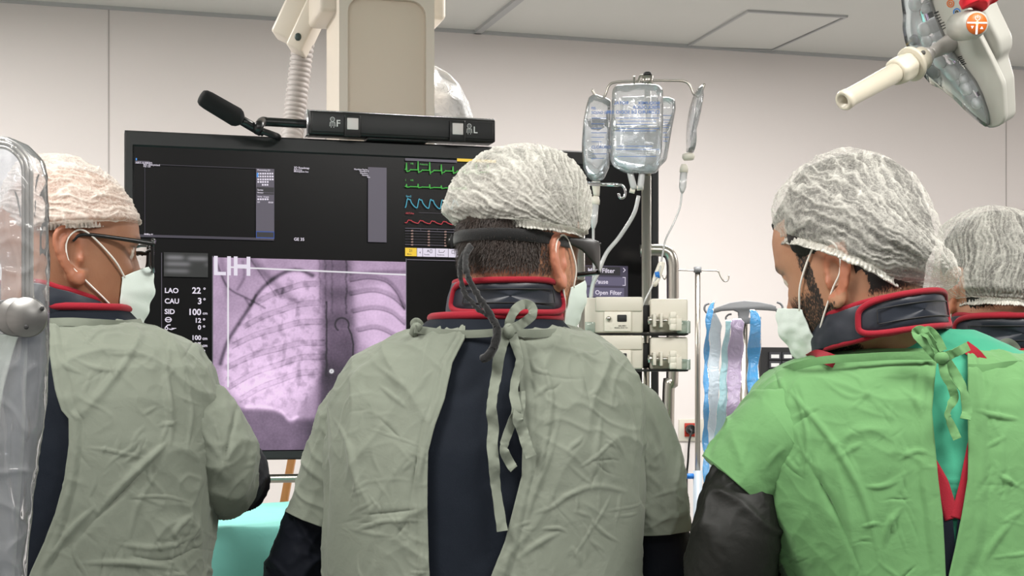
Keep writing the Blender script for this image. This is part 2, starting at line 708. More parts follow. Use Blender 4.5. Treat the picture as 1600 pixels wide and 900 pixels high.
UL, UR, DEEP = -2.6, 5.0, 7.2
struct('wall_back', wallbox(UL, UR, 0, CEIL, -0.12, 0), M['wall'])
struct('wall_left', wallbox(UL - 0.12, UL, 0, CEIL, -0.12, DEEP), M['wall'])
struct('wall_right', wallbox(UR, UR + 0.12, 0, CEIL, -0.12, DEEP), M['wall'])
struct('floor', wallbox(UL - 0.12, UR + 0.12, -0.1, 0, -0.12, DEEP), M['floor'])
struct('ceiling', wallbox(UL - 0.12, UR + 0.12, CEIL, CEIL + 0.1, -0.12, DEEP), M['ceiling'])


def u_of(p):
    return (p - WALL0).dot(WU)


tn = 1
for px in (170, 1572):                           # vertical joints of the wall panels
    u = u_of(WP(px, 200))
    struct('trim_%d' % tn, wallbox(u - 0.0025, u + 0.0025, 0, CEIL, 0, 0.0015), M['seam'])
    tn += 1
u0, u1 = u_of(WP(1570, 330)), UR
zz = WP(1575, 330).z
struct('trim_%d' % tn, wallbox(u0, u1, zz - 0.006, zz + 0.006, 0, 0.012), M['seam'])
tn += 1
struct('trim_%d' % tn, wallbox(UL, UR, CEIL - 0.012, CEIL, 0, 0.012), M['ceiling_trim'])
tn += 1


def ceil_strip(a, b, w, h, mat):
    global tn
    a, b = Vector(a), Vector(b)
    d = b - a
    c = (a + b) / 2
    o = struct('trim_%d' % tn, box((c.x, c.y, CEIL - h / 2), (d.length, w, h), math.atan2(d.y, d.x)), mat)
    tn += 1
    return o


# the suspended ceiling's metal bars
a, b = CP(741, 52), CP(806, 0)
d = (b - a)
ceil_strip(a, b + d * 3, 0.028, 0.012, M['ceiling_trim'])
a, b = CP(490, 33), CP(742, 50)
ceil_strip(a, b, 0.02, 0.008, M['ceiling_trim'])

# ceiling hatch: a panel in a frame
hq = [CP(*q) for q in ((1070, 72), (1168, 15), (1325, 24), (1207, 77))]
hc = sum(hq, Vector()) / 4
hatch = thing('ceiling_hatch', 'square access hatch panel in the white ceiling near the back wall', 'hatch', hc)
ins = [hc + (q - hc) * 0.955 for q in hq]
out = [hc + (q - hc) * 1.0 for q in hq]
low = lambda p, dz: (p.x, p.y, CEIL - dz)
bm = bmesh.new()
vo = [bm.verts.new(low(p, 0.0)) for p in out] + [bm.verts.new(low(p, 0.008)) for p in out] + \
     [bm.verts.new(low(p, 0.008)) for p in ins] + [bm.verts.new(low(p, 0.0)) for p in ins]
for k in range(3):
    for i in range(4):
        j = (i + 1) % 4
        bm.faces.new((vo[k * 4 + i], vo[k * 4 + j], vo[k * 4 + 4 + j], vo[k * 4 + 4 + i]))
obj('frame', from_bm(bm), M['ceiling_trim'], hatch, False)
p2 = [hc + (q - hc) * 0.93 for q in hq]
bm = bmesh.new()
a_ = [bm.verts.new(low(p, 0.004)) for p in p2]
b_ = [bm.verts.new(low(p, 0.0)) for p in p2]
bm.faces.new(a_)
for i in range(4):
    bm.faces.new((a_[i], a_[(i + 1) % 4], b_[(i + 1) % 4], b_[i]))
obj('panel', from_bm(bm), M['ceiling'], hatch, False)
bm = bmesh.new()
bm.faces.new([bm.verts.new(low(p, 0.0015)) for p in ins])
obj('gap', from_bm(bm), M['dark_gap'], hatch, False)

# ceiling lamps (over the room, above the frame)
for i, (lx, ly, pw) in enumerate(LAMPS):
    t = thing('ceiling_lamp', 'flat white ceiling light panel above the operating room', 'ceiling light', (lx, ly, CEIL), 'ceiling light panels')
    obj('housing', box((lx, ly, CEIL - 0.015), (1.25, 0.65, 0.03), WA, 0.004), M['ceiling_trim'], t, False)
    obj('diffuser', box((lx, ly, CEIL - 0.034), (1.17, 0.57, 0.008), WA), M['lamp_diffuser'], t, False)

# ------------------------------------------------------------------ red mains outlet on the back wall
oc = WP(1075, 674)
ot = thing('wall_outlet', 'red mains outlet in a cream plate low on the back wall', 'outlet', oc)


def onwall(px0, py0, px1, py1, t0, t1, bevel=0.002):
    p0, p1 = WP(px0, py0), WP(px1, py1)
    c = (p0 + p1) / 2 + WN * (t0 + t1) / 2
    return box(c, (abs(u_of(p1) - u_of(p0)), t1 - t0, abs(p0.z - p1.z)), WA, bevel)


obj('plate', onwall(1060, 655, 1115, 689, 0, 0.008), M['device'], ot)
obj('socket', onwall(1068, 661, 1091, 682, 0.008, 0.014), M['red_plastic'], ot, label='red socket insert')
c = WP(1086, 672, 0.0145)
obj('hole', merge(*[sphere(c + Vector((0, 0, s)), (0.003, 0.002, 0.003), 8, 6) for s in (-0.008, 0.008)]), M['device_dark'], ot)
pc = WP(1077, 671, 0.014)
pt = thing('power_plug', 'black round mains plug pushed into the red wall outlet with its cable hanging down', 'plug', pc)
obj('plug_body', lathe([(0, 0.018), (0.02, 0.02), (0.032, 0.016), (0.034, 0.0)], pc, WN, 24), M['black_plastic'], pt)
pth = [pc + WN * 0.03, WP(1077, 690, 0.05), WP(1075, 720, 0.05), WP(1073, 760, 0.04), WP(1076, 900, 0.04), WP(1079, 1100, 0.05)]
pth[-1].z = 0.01
obj('cable', tube(pth, 0.0042, 8, 60), M['black_plastic'], pt)
# ------------------------------------------------------------------ the big monitor on its boom
MON0 = P(195, 203, 3.5)                           # top outer corner


def MP(px, py, off=0.0):
    d = Vector(((px - CX) / F, 1, (HY - py) / F))
    o = Vector((0, 0, CAMZ))
    q = MON0 + WN * off
    return o + d * ((q - o).dot(WN) / d.dot(WN))


def mu(px):
    return (MP(px, 500) - MON0).dot(WU)


def mon_pt(u, z, off=0.0):
    p = MON0 + WU * u + WN * off
    return Vector((p.x, p.y, z))


def mquad(px0, py0, px1, py1, off):
    """rectangle lying on the monitor: column px0..px1, rows py0..py1 read at px0"""
    u0, u1 = mu(px0), mu(px1)
    z0, z1 = MP(px0, py0).z, MP(px0, py1).z
    v = [mon_pt(u0, z0, off), mon_pt(u1, z0, off), mon_pt(u1, z1, off), mon_pt(u0, z1, off)]
    return v, [(0, 3, 2, 1)]


def mbox(px0, py0, px1, py1, t0, t1, bevel=0.0):
    u0, u1 = mu(px0), mu(px1)
    z0, z1 = MP(px0, py0).z, MP(px0, py1).z
    c = mon_pt((u0 + u1) / 2, (z0 + z1) / 2, (t0 + t1) / 2)
    return box(c, (u1 - u0, abs(t1 - t0), abs(z0 - z1)), WA, bevel)


def mtext(s, px, py, hpx, off=0.0022, bold=0.02):
    a = MP(px, py)
    h = a.z - MP(px, py + hpx).z
    return text_vf(s, mon_pt(mu(px), a.z, off), WU, (0, 0, 1), h, bold)


def mpoly(pts, wpx, off=0.002):
    """thin line drawn on the screen through pixel points (rows read where they stand)"""
    v, f = [], []
    q = [MP(x, y, off) for x, y in pts]
    w = wpx * 3.6 / F / 2
    for a, b in zip(q[:-1], q[1:]):
        d = (b - a).normalized()
        n = d.cross(WN).normalized() * w
        e = d * w * 0.5
        k = len(v)
        v += [a - e + n, b + e + n, b + e - n, a - e - n]
        f.append((k, k + 1, k + 2, k + 3))
    return v, f


U1 = mu(1030)
ZT, ZB = MON0.z, MP(195, 721).z
ZM = (ZT + ZB) / 2
mon = thing('monitor', 'huge black wall-size monitor showing a lilac chest x-ray and patient curves', 'monitor', mon_pt(U1 / 2, ZB, -0.04))
# bezel: a frame with a deep back
ub = (0.021, U1 - 0.021)
zb = (ZB + 0.024, ZT - 0.036)
bm = bmesh.new()
rings = []
for (u0, u1, z0, z1, off) in ((0, U1, ZB, ZT, -0.06), (0, U1, ZB, ZT, -0.004), (0.004, U1 - 0.004, ZB + 0.004, ZT - 0.004, 0.0),
                              (ub[0] - 0.004, ub[1] + 0.004, zb[0] - 0.004, zb[1] + 0.004, 0.0), (ub[0], ub[1], zb[0], zb[1], -0.006)):
    rings.append([bm.verts.new(mon_pt(*q, off)) for q in ((u0, z0), (u1, z0), (u1, z1), (u0, z1))])
for r0, r1 in zip(rings[:-1], rings[1:]):
    for i in range(4):
        j = (i + 1) % 4
        bm.faces.new((r0[i], r0[j], r1[j], r1[i]))
bm.faces.new(rings[0][::-1])
bmesh.ops.recalc_face_normals(bm, faces=bm.faces)
obj('bezel', from_bm(bm), M['bezel'], mon, False)
c = mon_pt(U1 / 2, (zb[0] + zb[1]) / 2, -0.008)
screen = obj('screen', box(c, (ub[1] - ub[0] + 0.002, 0.005, zb[1] - zb[0] + 0.002), WA), M['screen'], mon, False)
c = mon_pt(U1 / 2, ZM, -0.09)
obj('back_housing', box(c, (U1 * 0.7, 0.06, (ZT - ZB) * 0.7), WA, 0.02), M['bezel'], mon)

e_white = emit('screen_white', '#e8e0ee', 0.95)
e_dim = emit('screen_grey_text', '#8f8896', 0.6)
e_lilac = emit('screen_lilac_grey', '#5d5764', 0.85)
e_dgrey = emit('screen_dark_grey', '#2c2a30', 0.8)
e_line = emit('screen_thin_line', '#3f3a48', 0.9)
e_green = emit('trace_green', '#3da83c', 1.0)
e_cyan = emit('trace_cyan', '#3f9db5', 1.0)
e_red = emit('trace_red', '#b5323c', 1.0)
e_yellow = emit('screen_yellow', '#efc632', 1.0)
e_btn = emit('screen_button_white', '#e4dcec', 0.95)
e_blue = emit('screen_blue', '#2c4f9e', 0.9)
e_sky = emit('screen_icon_blue', '#3d8fe0', 1.0)

# the upper left window
obj('window_lines', merge(mquad(210, 366, 428, 370, 0.0), mquad(226, 256, 226.7, 366, 0.0), mquad(226, 256, 428, 256.7, 0.0)), e_line, screen, False)
obj('window_tab', merge(mquad(211, 251, 234, 255.5, 0.0004)), e_lilac, screen, False)
tools = obj('tool_panel', mquad(400, 263, 428.5, 373, 0.0004), e_lilac, screen, False)
obj('panel_footer', merge(mquad(400, 361, 428.5, 372, 0.0008)), e_blue, screen, False)
obj('footer_inset', merge(mquad(401, 362.5, 427.5, 370.5, 0.0012)), e_dgrey, screen, False)
obj('side_panel', mquad(575, 261, 604, 378, 0.0004), e_lilac, screen, False)
small = [mtext('ART. II SERIES', 212, 255.6, 3, 0.0009, 0.01), mtext('Rec. anonymised', 224, 258.5, 2.6), mtext('File 120', 224, 261.2, 2.4),
         mtext('LV 25', 225, 367, 2.2), mtext('2048 zp 81', 225, 367, 2.2)]
px = 402
rows = [(270, 7), (274.5, 7), (279, 7), (283, 5), (287.5, 3), (310, 5)]
icons = []
for r, n in rows:
    for k in range(n):
        x = 402.2 + k * 3.7 + (7 if n == 3 else 0)
        icons.append(mquad(x, r, x + 2.4 + random.random() * 0.6, r + 2.6, 0.0008))
obj('tool_icons', merge(*icons), e_white, screen, False)
obj('active_icon', merge(mquad(401, 270, 403.6, 277, 0.0012), mquad(212, 247, 214, 250.5, 0.0008)), e_sky, screen, False)
obj('panel_bars', merge(mquad(400.5, 292, 428, 300, 0.0007), mquad(400.5, 301, 428, 303.5, 0.0007)), e_dgrey, screen, False)
small += [mtext('Processing 2D', 402, 266.8, 2.4), mtext('Series', 402, 298, 2.6), mtext('Review', 402, 302, 2.2), mtext('Series  Images', 402, 308.2, 2.2), mtext('5/1', 402, 317, 2.4), mtext('00:00', 419, 317.5, 2.4)]
small += [mtext('3D Roadmap', 459, 263.5, 3.2), mtext('Reference', 459, 266.2, 2.2), mtext('Monoplane live', 459, 269, 2.6),
          mtext('GE 35', 459, 376, 4.6)]
for k, w in enumerate((22.5, 14, 13, 10, 2)):
    small.append(mtext('Nombre Paciente'[:max(2, int(w / 1.7))], 575.5 - w, 265.6 + k * 3.1, 2.4))
obj('small_text', merge(*small), e_white, screen, False)

# dose and angle read-out
rd = [mtext('LAO', 257, 457.5, 7.6, bold=0.035), mtext('CAU', 257, 474, 7.6, bold=0.035), mtext('SID', 257, 490.5, 7.6, bold=0.035),
      mtext('22', 300, 458.5, 9.5, bold=0.035), mtext('3', 308.5, 475, 9.5, bold=0.035), mtext('100', 293.5, 492, 9.5, bold=0.035), mtext('cm', 316.5, 491.5, 4.4, bold=0.02),
      mtext('12', 304, 504, 7, bold=0.035), mtext('0', 309, 515, 7, bold=0.035), mtext('100', 299, 531, 7, bold=0.035), mtext('cm', 316, 531, 4.6, bold=0.03),
      mtext('37', 303.5, 542, 7, bold=0.035), mtext('cm', 316, 542, 4.6, bold=0.03)]


def ring_px(cx, cy, r, w=1.0, n=14, ax=1.0):
    return mpoly([(cx + r * ax * math.cos(2 * PI * k / n), cy + r * math.sin(2 * PI * k / n)) for k in range(n + 1)], w, 0.002)


for (x, y) in ((319.5, 451), (319.5, 467.5), (318.8, 499), (318.8, 510), (318.8, 548)):
    rd.append(ring_px(x, y, 1.3, 0.9, 8))
rd += [ring_px(263, 499.5, 3.6, 1.3, 12, 1.3), mpoly([(258.5, 499.5), (268, 499.5)], 1.4, 0.002), mpoly([(259, 511), (262, 508), (266, 507.5)], 1.6, 0.002),
       ring_px(260, 513, 2.2, 1.2, 8), mpoly([(264, 514), (268, 515), (272, 513.5)], 1.3, 0.002), mpoly([(268, 513), (275, 513)], 1.0, 0.002)]
obj('readout_text', merge(*rd), e_white, screen, False)
obj('readout_rule', mquad(252, 395, 253, 560, 0.0004), e_lilac, screen, False)

# pixelated-out patient name: soft grey blotches
n = 40
u0, u1, z0, z1 = mu(256), mu(325), MP(256, 394).z, MP(256, 432).z
gx, gy = np.meshgrid(np.linspace(0, 1, 60), np.linspace(0, 1, 34))
pxx, pyy = 256 + gx * 69, 394 + gy * 38
lum = np.full(gx.shape, 0.014)
for (x0, x1, yy, a) in ((261, 286, 402, .16), (294, 324, 403, .15), (260, 296, 412, .13), (322, 325, 412, .1), (259, 294, 423, .1)):
    sx = 1 / (1 + np.exp(-(pxx - x0) / 2)) * 1 / (1 + np.exp((pxx - x1) / 2))
    lum += a * sx * np.exp(-((pyy - yy) / 3.6) ** 2)
A = np.zeros(gx.shape + (3,))
for i in range(A.shape[0]):
    for j in range(A.shape[1]):
        A[i, j] = mon_pt(u0 + (u1 - u0) * gx[i, j], z0 + (z1 - z0) * gy[i, j], 0.0002)
v, q = grid(A, flip=True)
o = obj('blurred_name', (v, q), emit_attr('blurred_text_light', 'picture', 1.0), screen, False)
point_attr(o, 'picture', np.stack([lum.ravel() * 1.0, lum.ravel() * 0.97, lum.ravel() * 1.03], -1), True)

# ---- the x-ray picture, computed pixel by pixel
XL, XR_, YT, YB_ = 333.0, 634.0, 402.0, 704.0
NX, NY = 320, 320
gx, gy = np.meshgrid(np.linspace(0, 1, NX), np.linspace(0, 1, NY))
# picture coordinates: the crop viewed at 2.5x, origin 230,380
X = (XL + gx * (XR_ - XL) - 230) * 2.5
Y = (YT + gy * (YB_ - YT) - 380) * 2.5


def fn(sx, sy, seed, octs=3):
    s = 0
    for k in range(octs):
        s = s + noise3(np.stack([X * sx * 2 ** k, Y * sy * 2 ** k, np.full(X.shape, seed + 0.37 * k)], -1)) / 2 ** k
    return s


def dist_poly(pts, Xp=None, Yp=None):
    Xp = X if Xp is None else Xp
    Yp = Y if Yp is None else Yp
    best = np.full(Xp.shape, 1e9)
    for (ax, ay), (bx, by) in zip(pts[:-1], pts[1:]):
        dx, dy = bx - ax, by - ay
        t = np.clip(((Xp - ax) * dx + (Yp - ay) * dy) / (dx * dx + dy * dy + 1e-9), 0, 1)
        best = np.minimum(best, np.hypot(Xp - ax - t * dx, Yp - ay - t * dy))
    return best


def curve(pts, n=40):
    return [tuple(p) for p in catmull(pts, n)]


def inside(poly):
    c = np.zeros(X.shape, bool)
    n = len(poly)
    for i in range(n):
        (x0, y0), (x1, y1) = poly[i], poly[(i + 1) % n]
        cond = ((y0 > Y) != (y1 > Y)) & (X < (x1 - x0) * (Y - y0) / (y1 - y0 + 1e-9) + x0)
        c ^= cond
    return c


chest = curve([(640, 118), (590, 98), (540, 104), (480, 140), (430, 190), (395, 250), (350, 320), (310, 390), (285, 470)], 60)
L = np.full(X.shape, 0.63) + 0.05 * fn(.012, .012, 1.3)
lung = inside(chest + [(300, 560), (380, 640), (500, 650), (570, 690), (610, 620), (680, 500), (690, 330), (680, 200), (655, 120)])
soft = 1 / (1 + np.exp(-np.where(lung, 1, -1) * dist_poly(chest + [(300, 560), (380, 640), (500, 650), (570, 690), (610, 620), (680, 500), (690, 330), (680, 200), (655, 120)]) / 6))
L += 0.15 * soft
lungr = [(800, 190), (860, 150), (930, 140), (980, 190), (1010, 260), (1010, 420), (880, 420), (830, 380), (800, 300)]
inr = inside(lungr)
L += 0.14 / (1 + np.exp(-np.where(inr, 1, -1) * dist_poly(lungr + lungr[:1]) / 8))
# spine and mediastinum
sp = 1 / (1 + np.exp(-(X - 668) / 7)) / (1 + np.exp((X - (800 + (Y - 200) * 0.05)) / 8))
L -= sp * (0.20 + 0.10 * np.clip((Y - 150) / 350, 0, 1))
L -= 0.10 * np.clip((Y - 420) / 120, 0, 1) / (1 + np.exp(-(X - 660) / 12))
L += 0.05 * sp * np.sin(Y / 17.0) * (Y < 330)
for xx in (668, 690, 716, 772):
    wob = fn(.0, .03, xx * .01, 2) * 5
    L -= (0.22 if xx == 772 else 0.12) * np.exp(-((X - xx - wob) / 4.0) ** 2) * (Y < 270) * (0.5 + 0.5 * np.abs(fn(.02, .05, xx)))
L -= 0.24 * np.exp(-((X - 694 - fn(0, .02, 5) * 4) / 3.2) ** 2) * (Y > 220) * (Y < 520)
# dark chest wall and shoulder shapes
L -= 0.34 * np.exp(-(dist_poly(chest) / (7.5 + 2 * np.abs(fn(.02, .02, 8)))) ** 2)
L -= 0.16 * np.exp(-(dist_poly(curve([(400, 60), (440, 100), (490, 150), (560, 215)])) / 17) ** 2)
L -= 0.12 * np.exp(-(dist_poly([(400, 60), (500, 205)]) / 3) ** 2)
L -= 0.2 * np.exp(-(dist_poly([(500, 180), (515, 205), (525, 175)]) / 7) ** 2)
for pts, w, a in (([(265, 60), (300, 150), (330, 185), (390, 215), (455, 250)], 4, .22), ([(370, 70), (375, 130), (350, 180)], 6, .12), ([(290, 60), (310, 200)], 12, .09),
                  ([(420, 200), (400, 240), (380, 215)], 5, .16)):
    L -= a * np.exp(-(dist_poly(curve(pts)) / w) ** 2)
# ribs running down and outward: paler bands with thin dark lower edges
for k, (xs, ys, xe, ye, sag) in enumerate(((652, 150, 430, 225, -14), (660, 225, 380, 320, -16), (676, 300, 330, 400, -20), (684, 385, 318, 480, -22),
                                           (686, 440, 320, 560, -26), (660, 500, 360, 610, -20))):
    mid = ((xs + xe) / 2, (ys + ye) / 2 + sag)
    c1 = curve([(xs, ys), ((xs + mid[0]) / 2, (ys + mid[1]) / 2 + sag * .5), mid, ((xe + mid[0]) / 2, (ye + mid[1]) / 2 + sag * .4), (xe, ye)])
    dd = dist_poly(c1)
    L -= (0.10 - .008 * k) * np.exp(-(dd / 11) ** 4) * (0.6 + 0.6 * np.abs(fn(.01, .02, 3 + k)))
    for sgn in (-10, 11):
        L -= (0.13 if sgn > 0 else .09) * np.exp(-(dist_poly([(x, y + sgn) for x, y in c1]) / 2.2) ** 2) * (0.5 + np.abs(fn(.02, .02, 5 + k)) * 1.4)
# right ribs
for k, pts in enumerate(([(790, 130), (860, 118), (930, 130), (975, 175), (1005, 240)], [(790, 185), (880, 170), (950, 190), (1005, 235)],
                         [(800, 255), (880, 240), (950, 255), (1005, 300)], [(820, 330), (900, 320), (1005, 370)])):
    c1 = curve(pts)
    L -= 0.12 * np.exp(-(dist_poly(c1) / 10) ** 4)
    L -= 0.16 * np.exp(-(dist_poly([(x, y + 9) for x, y in c1]) / 2.5) ** 2)
L -= 0.15 * np.exp(-(dist_poly(curve([(790, 110), (880, 100), (1005, 95)])) / 8) ** 2)
# vessels and the heart shadow
L -= 0.13 * np.clip(fn(.03, .03, 11, 4) * 1.5, 0, 1) * soft
L -= 0.25 * np.clip(fn(.035, .02, 14, 3) - 0.1, 0, 1) * np.exp(-(((X - 575) / 90) ** 2 + ((Y - 480) / 160) ** 2))
L += 0.14 * np.exp(-(((X - 450) / 130) ** 2 + ((Y - 540) / 110) ** 2))
dia = curve([(385, 640), (430, 640), (480, 645), (520, 660), (550, 690), (580, 680)])
below = Y > np.interp(X[0], [p[0] for p in dia], [p[1] for p in dia], left=640, right=640)[None, :]
L -= 0.20 * smooth01((Y - np.interp(X[0], [p[0] for p in dia], [p[1] for p in dia])[None, :]) / 30 + .2) * below
L += 0.16 * np.exp(-(dist_poly(dia) / 8) ** 2)
L -= 0.15 * smooth01((Y - 560) / 200) * smooth01((X - 560) / 120)
# catheter: a loop and its lead
loop = [(755 + 27 * math.cos(a), 312 + 27 * math.sin(a)) for a in np.linspace(2.2, 2 * PI + 0.4, 30)] + [(792, 350), (800, 390), (798, 440)]
L -= 0.38 * np.exp(-(dist_poly(loop) / 2.6) ** 2)
L += 0.03 * fn(.12, .12, 21, 2)
L = np.clip((L - .62) * 1.35 + .62, 0.05, 1.0)
img = np.stack([0.10 + L * 0.93, 0.06 + L * 0.82, 0.12 + L * 0.92], -1)
img = np.clip(img, 0, 1) ** 2.1
# collimator lines, printed letters' marker
lines = np.exp(-(dist_poly([(315, 92), (1010, 107)]) / 2.8) ** 4) + np.exp(-(dist_poly([(314, 92), (314, 560)]) / 2.8) ** 4)
ring = np.exp(-((np.hypot(X - 714, Y - 498) - 6) / 2.8) ** 2) + np.exp(-(np.hypot(X - 714, Y - 498) / 1.8) ** 2)
mk = np.clip(lines + ring, 0, 1)[..., None]
img = img * (1 - mk) + mk * np.array([.95, .93, .97])
A = np.zeros((NY, NX, 3))
u0, u1 = mu(XL), mu(XR_)
z0, z1 = MP(XL, YT).z, MP(XL, YB_).z
for j in range(NX):
    for i in range(NY):
        A[i, j] = mon_pt(u0 + (u1 - u0) * gx[i, j], z0 + (z1 - z0) * gy[i, j], 0.0004)
v, q = grid(A, flip=True)
o = obj('xray_picture', (v, q), emit_attr('xray_light', 'picture', 0.9), screen, False)
point_attr(o, 'picture', img.reshape(-1, 3), True)
obj('picture_letters', merge(mtext('LIH', 332, 429, 29, 0.0012, 0.03)), e_white, screen, False)
obj('picture_border', merge(mquad(331.6, 400, 332.6, 704, 0.0006), mquad(634, 404, 635, 704, 0.0006)), e_dim, screen, False)

# ---- patient monitor window with its curves
obj('curves_bar', mquad(633, 247, 714, 251, 0.0004), e_lilac, screen, False)
obj('alarm_bar', mquad(714, 247.5, 775, 252, 0.0004), e_yellow, screen, False)


def trace(fun, x0=633, x1=775, n=260):
    return [(x, fun(x)) for x in np.linspace(x0, x1, n)]


def ecg(base, amp, per):
    def f(x):
        t = ((x - 634.5) / per) % 1.0
        y = 0
        if t < 0.06:
            y = -amp * (1 - abs(t - 0.03) / 0.03)
        elif t < 0.11:
            y = amp * 0.35 * (1 - abs(t - 0.085) / 0.025)
        elif t < 0.5:
            y = amp * 0.16 * (1 - (t - 0.11) / 0.39) - amp * 0.12 * math.exp(-((t - 0.4) / 0.07) ** 2)
        else:
            y = -amp * 0.05
        return base + y + (x - 633) * 0.035
    return f


obj('heart_trace', merge(mpoly(trace(ecg(265.5, 15, 18.2)), 1.5), mpoly(trace(ecg(291.5, 5, 18.2)), 1.5), mtext('HR', 641, 257, 2.6), mtext('Pulsación', 656, 258, 2.4), mtext('I', 633, 283, 3), mtext('HR', 641, 283, 2.6)), e_green, screen, False)


def pulse(base, amp, per, ph):
    def f(x):
        t = ((x - ph) / per) % 1.0
        s = (smooth01(t / 0.2) if t < 0.2 else 1 - smooth01((t - 0.2) / 0.8) ** 0.75) + 0.18 * math.exp(-((t - 0.42) / 0.06) ** 2)
        return base - amp * s + (x - 633) * 0.04
    return f


obj('pressure_trace', merge(mpoly(trace(pulse(324, 14, 18, 633.5)), 1.5), mtext('Spo2', 634, 308, 3)), e_cyan, screen, False)
obj('artery_trace', merge(mpoly(trace(pulse(348, 4.5, 18.2, 635)), 1.3), mtext('ART/Ao', 633.5, 334.5, 2.8)), e_red, screen, False)
tb = [mquad(633, 356, 775, 357, 0.0004), mquad(633, 360, 775, 361, 0.0004), mquad(633, 381.5, 775, 382.5, 0.0004), mquad(654, 332, 775, 332.4, 0.0004)]
for k in range(4):
    tb.append(mquad(633, 364.5 + k * 4.4, 775, 364.8 + k * 4.4, 0.0004))
for x in (657, 683, 709, 735):
    tb.append(mquad(x, 357, x + 0.6, 360, 0.0004))
obj('table_lines', merge(*tb), e_lilac, screen, False)
tt = []
for x in (642, 668, 694, 720, 746):
    for k in range(6):
        tt.append(mtext('60', x, 361.4 + k * 4.4 + (x - 633) * 0.03, 2.4))
obj('table_figures', merge(*tt), emit('table_salmon', '#c9a294', 0.9), screen, False)
obj('menu_button', mquad(633, 387, 651, 400, 0.0004), e_yellow, screen, False)
obj('menu_buttons', merge(mquad(651.6, 387.6, 660, 400.8, 0.0004), mquad(660.6, 387.8, 680, 401, 0.0004), mquad(680.6, 388.2, 700, 401.4, 0.0004), mquad(700.6, 388.8, 720, 402, 0.0004)), e_btn, screen, False)
mi = [mtext('21', 639, 393.5, 4, 0.001), mtext('Menu', 636, 398, 2.2, 0.001), mtext('4', 655, 396, 3, 0.001), mtext('A', 667, 394, 4, 0.001), mtext('Pantalla', 662.5, 398.6, 2, 0.001), mtext('Tendencia', 682.5, 399, 2, 0.001),
      mpoly([(672, 390), (675, 390), (675, 395), (672, 395), (672, 390)], 0.7, 0.001), mpoly([(686, 390.5), (686, 394.5), (693, 394.5), (695, 391.5)], 0.7, 0.001), mpoly([(706, 391), (710, 391), (710, 396), (706, 396), (706, 391)], 0.7, 0.001)]
obj('menu_icons', merge(*mi), e_dgrey, screen, False)
obj('window_rule', mquad(636, 405, 720, 406, 0.0004), e_dim, screen, False)
# filter menu at the other end
obj('filter_menu', mquad(905, 414, 981, 471, 0.0004), emit('menu_lilac', '#4a4458', 0.8), screen, False)
obj('filter_buttons', merge(mquad(912, 432, 977.5, 445.5, 0.0008), mquad(912, 449, 975, 463, 0.0008)), emit('menu_button_lilac', '#6c6680', 0.8), screen, False)
obj('filter_field', mquad(912, 416, 969, 429.5, 0.0008), e_dgrey, screen, False)
obj('filter_text', merge(mtext('Mask/Filter', 918, 425.6, 7, 0.0014), mtext('Pause', 929.5, 443, 6.6, 0.0014), mtext('Open Filter', 929.5, 460, 6.6, 0.0014), mpoly([(974, 419), (977, 422), (974, 425)], 1.2, 0.0014),
                         mpoly([(973, 433.5), (977, 433.5), (977, 446), (973, 446)], 1.0, 0.0014)), e_white, screen, False)

# ------------------------------------------------------------------ light bar with the F and L buttons
bt = thing('indicator_bar', 'slim black bar with white F and L patient-orientation buttons above the monitor', 'control bar', mon_pt((mu(482) + mu(770)) / 2, ZT + 0.01, 0.02))


def bar_pt(px, py, off=0.045):
    return MP(px, py, off)


u0, u1 = mu(481), mu(769)
z0, z1 = MP(481, 176).z, MP(481, 212).z
zc = (z0 + z1) / 2


def barbox(ua, ub_, za, zb_, t0, t1, bev=0.002):
    return box(mon_pt((ua + ub_) / 2, (za + zb_) / 2, (t0 + t1) / 2), (abs(ub_ - ua), abs(t1 - t0), abs(za - zb_)), WA, bev)


obj('case', barbox(u0, u1, z1, z0, -0.03, 0.03, 0.003), M['black_plastic'], bt)
obj('face_plate', barbox(u0 + 0.006, u1 - 0.006, z1 + 0.006, z0 - 0.006, 0.03, 0.033, 0.001), M['bezel'], bt)
obj('top_edge', barbox(u0, u1, z0 - 0.0005, z0 + 0.003, -0.03, 0.024, 0.0008), M['chrome'], bt)
obj('bracket', barbox(mu(572), mu(666), ZT + 0.0004, z1 + 0.002, -0.03, 0.02), M['black_plastic'], bt)
for (px0, px1) in ((534, 559), (697, 721)):
    ua, ub_ = mu(px0), mu(px1)
    fr = obj('button_housing', barbox(ua, ub_, z1 - 0.004, z0 - 0.008, 0.03, 0.04, 0.002), M['black_plastic'], bt)
    obj('button', barbox(ua + 0.006, ub_ - 0.006, zc - 0.015, zc + 0.012, 0.04, 0.043, 0.001), M['white_btn'], fr)


def bar_text(s, px, hpx, dz=-0.008):
    return text_vf(s, mon_pt(mu(px), zc + dz, 0.0336), WU, (0, 0, 1), hpx * 3.55 / F, 0.02)


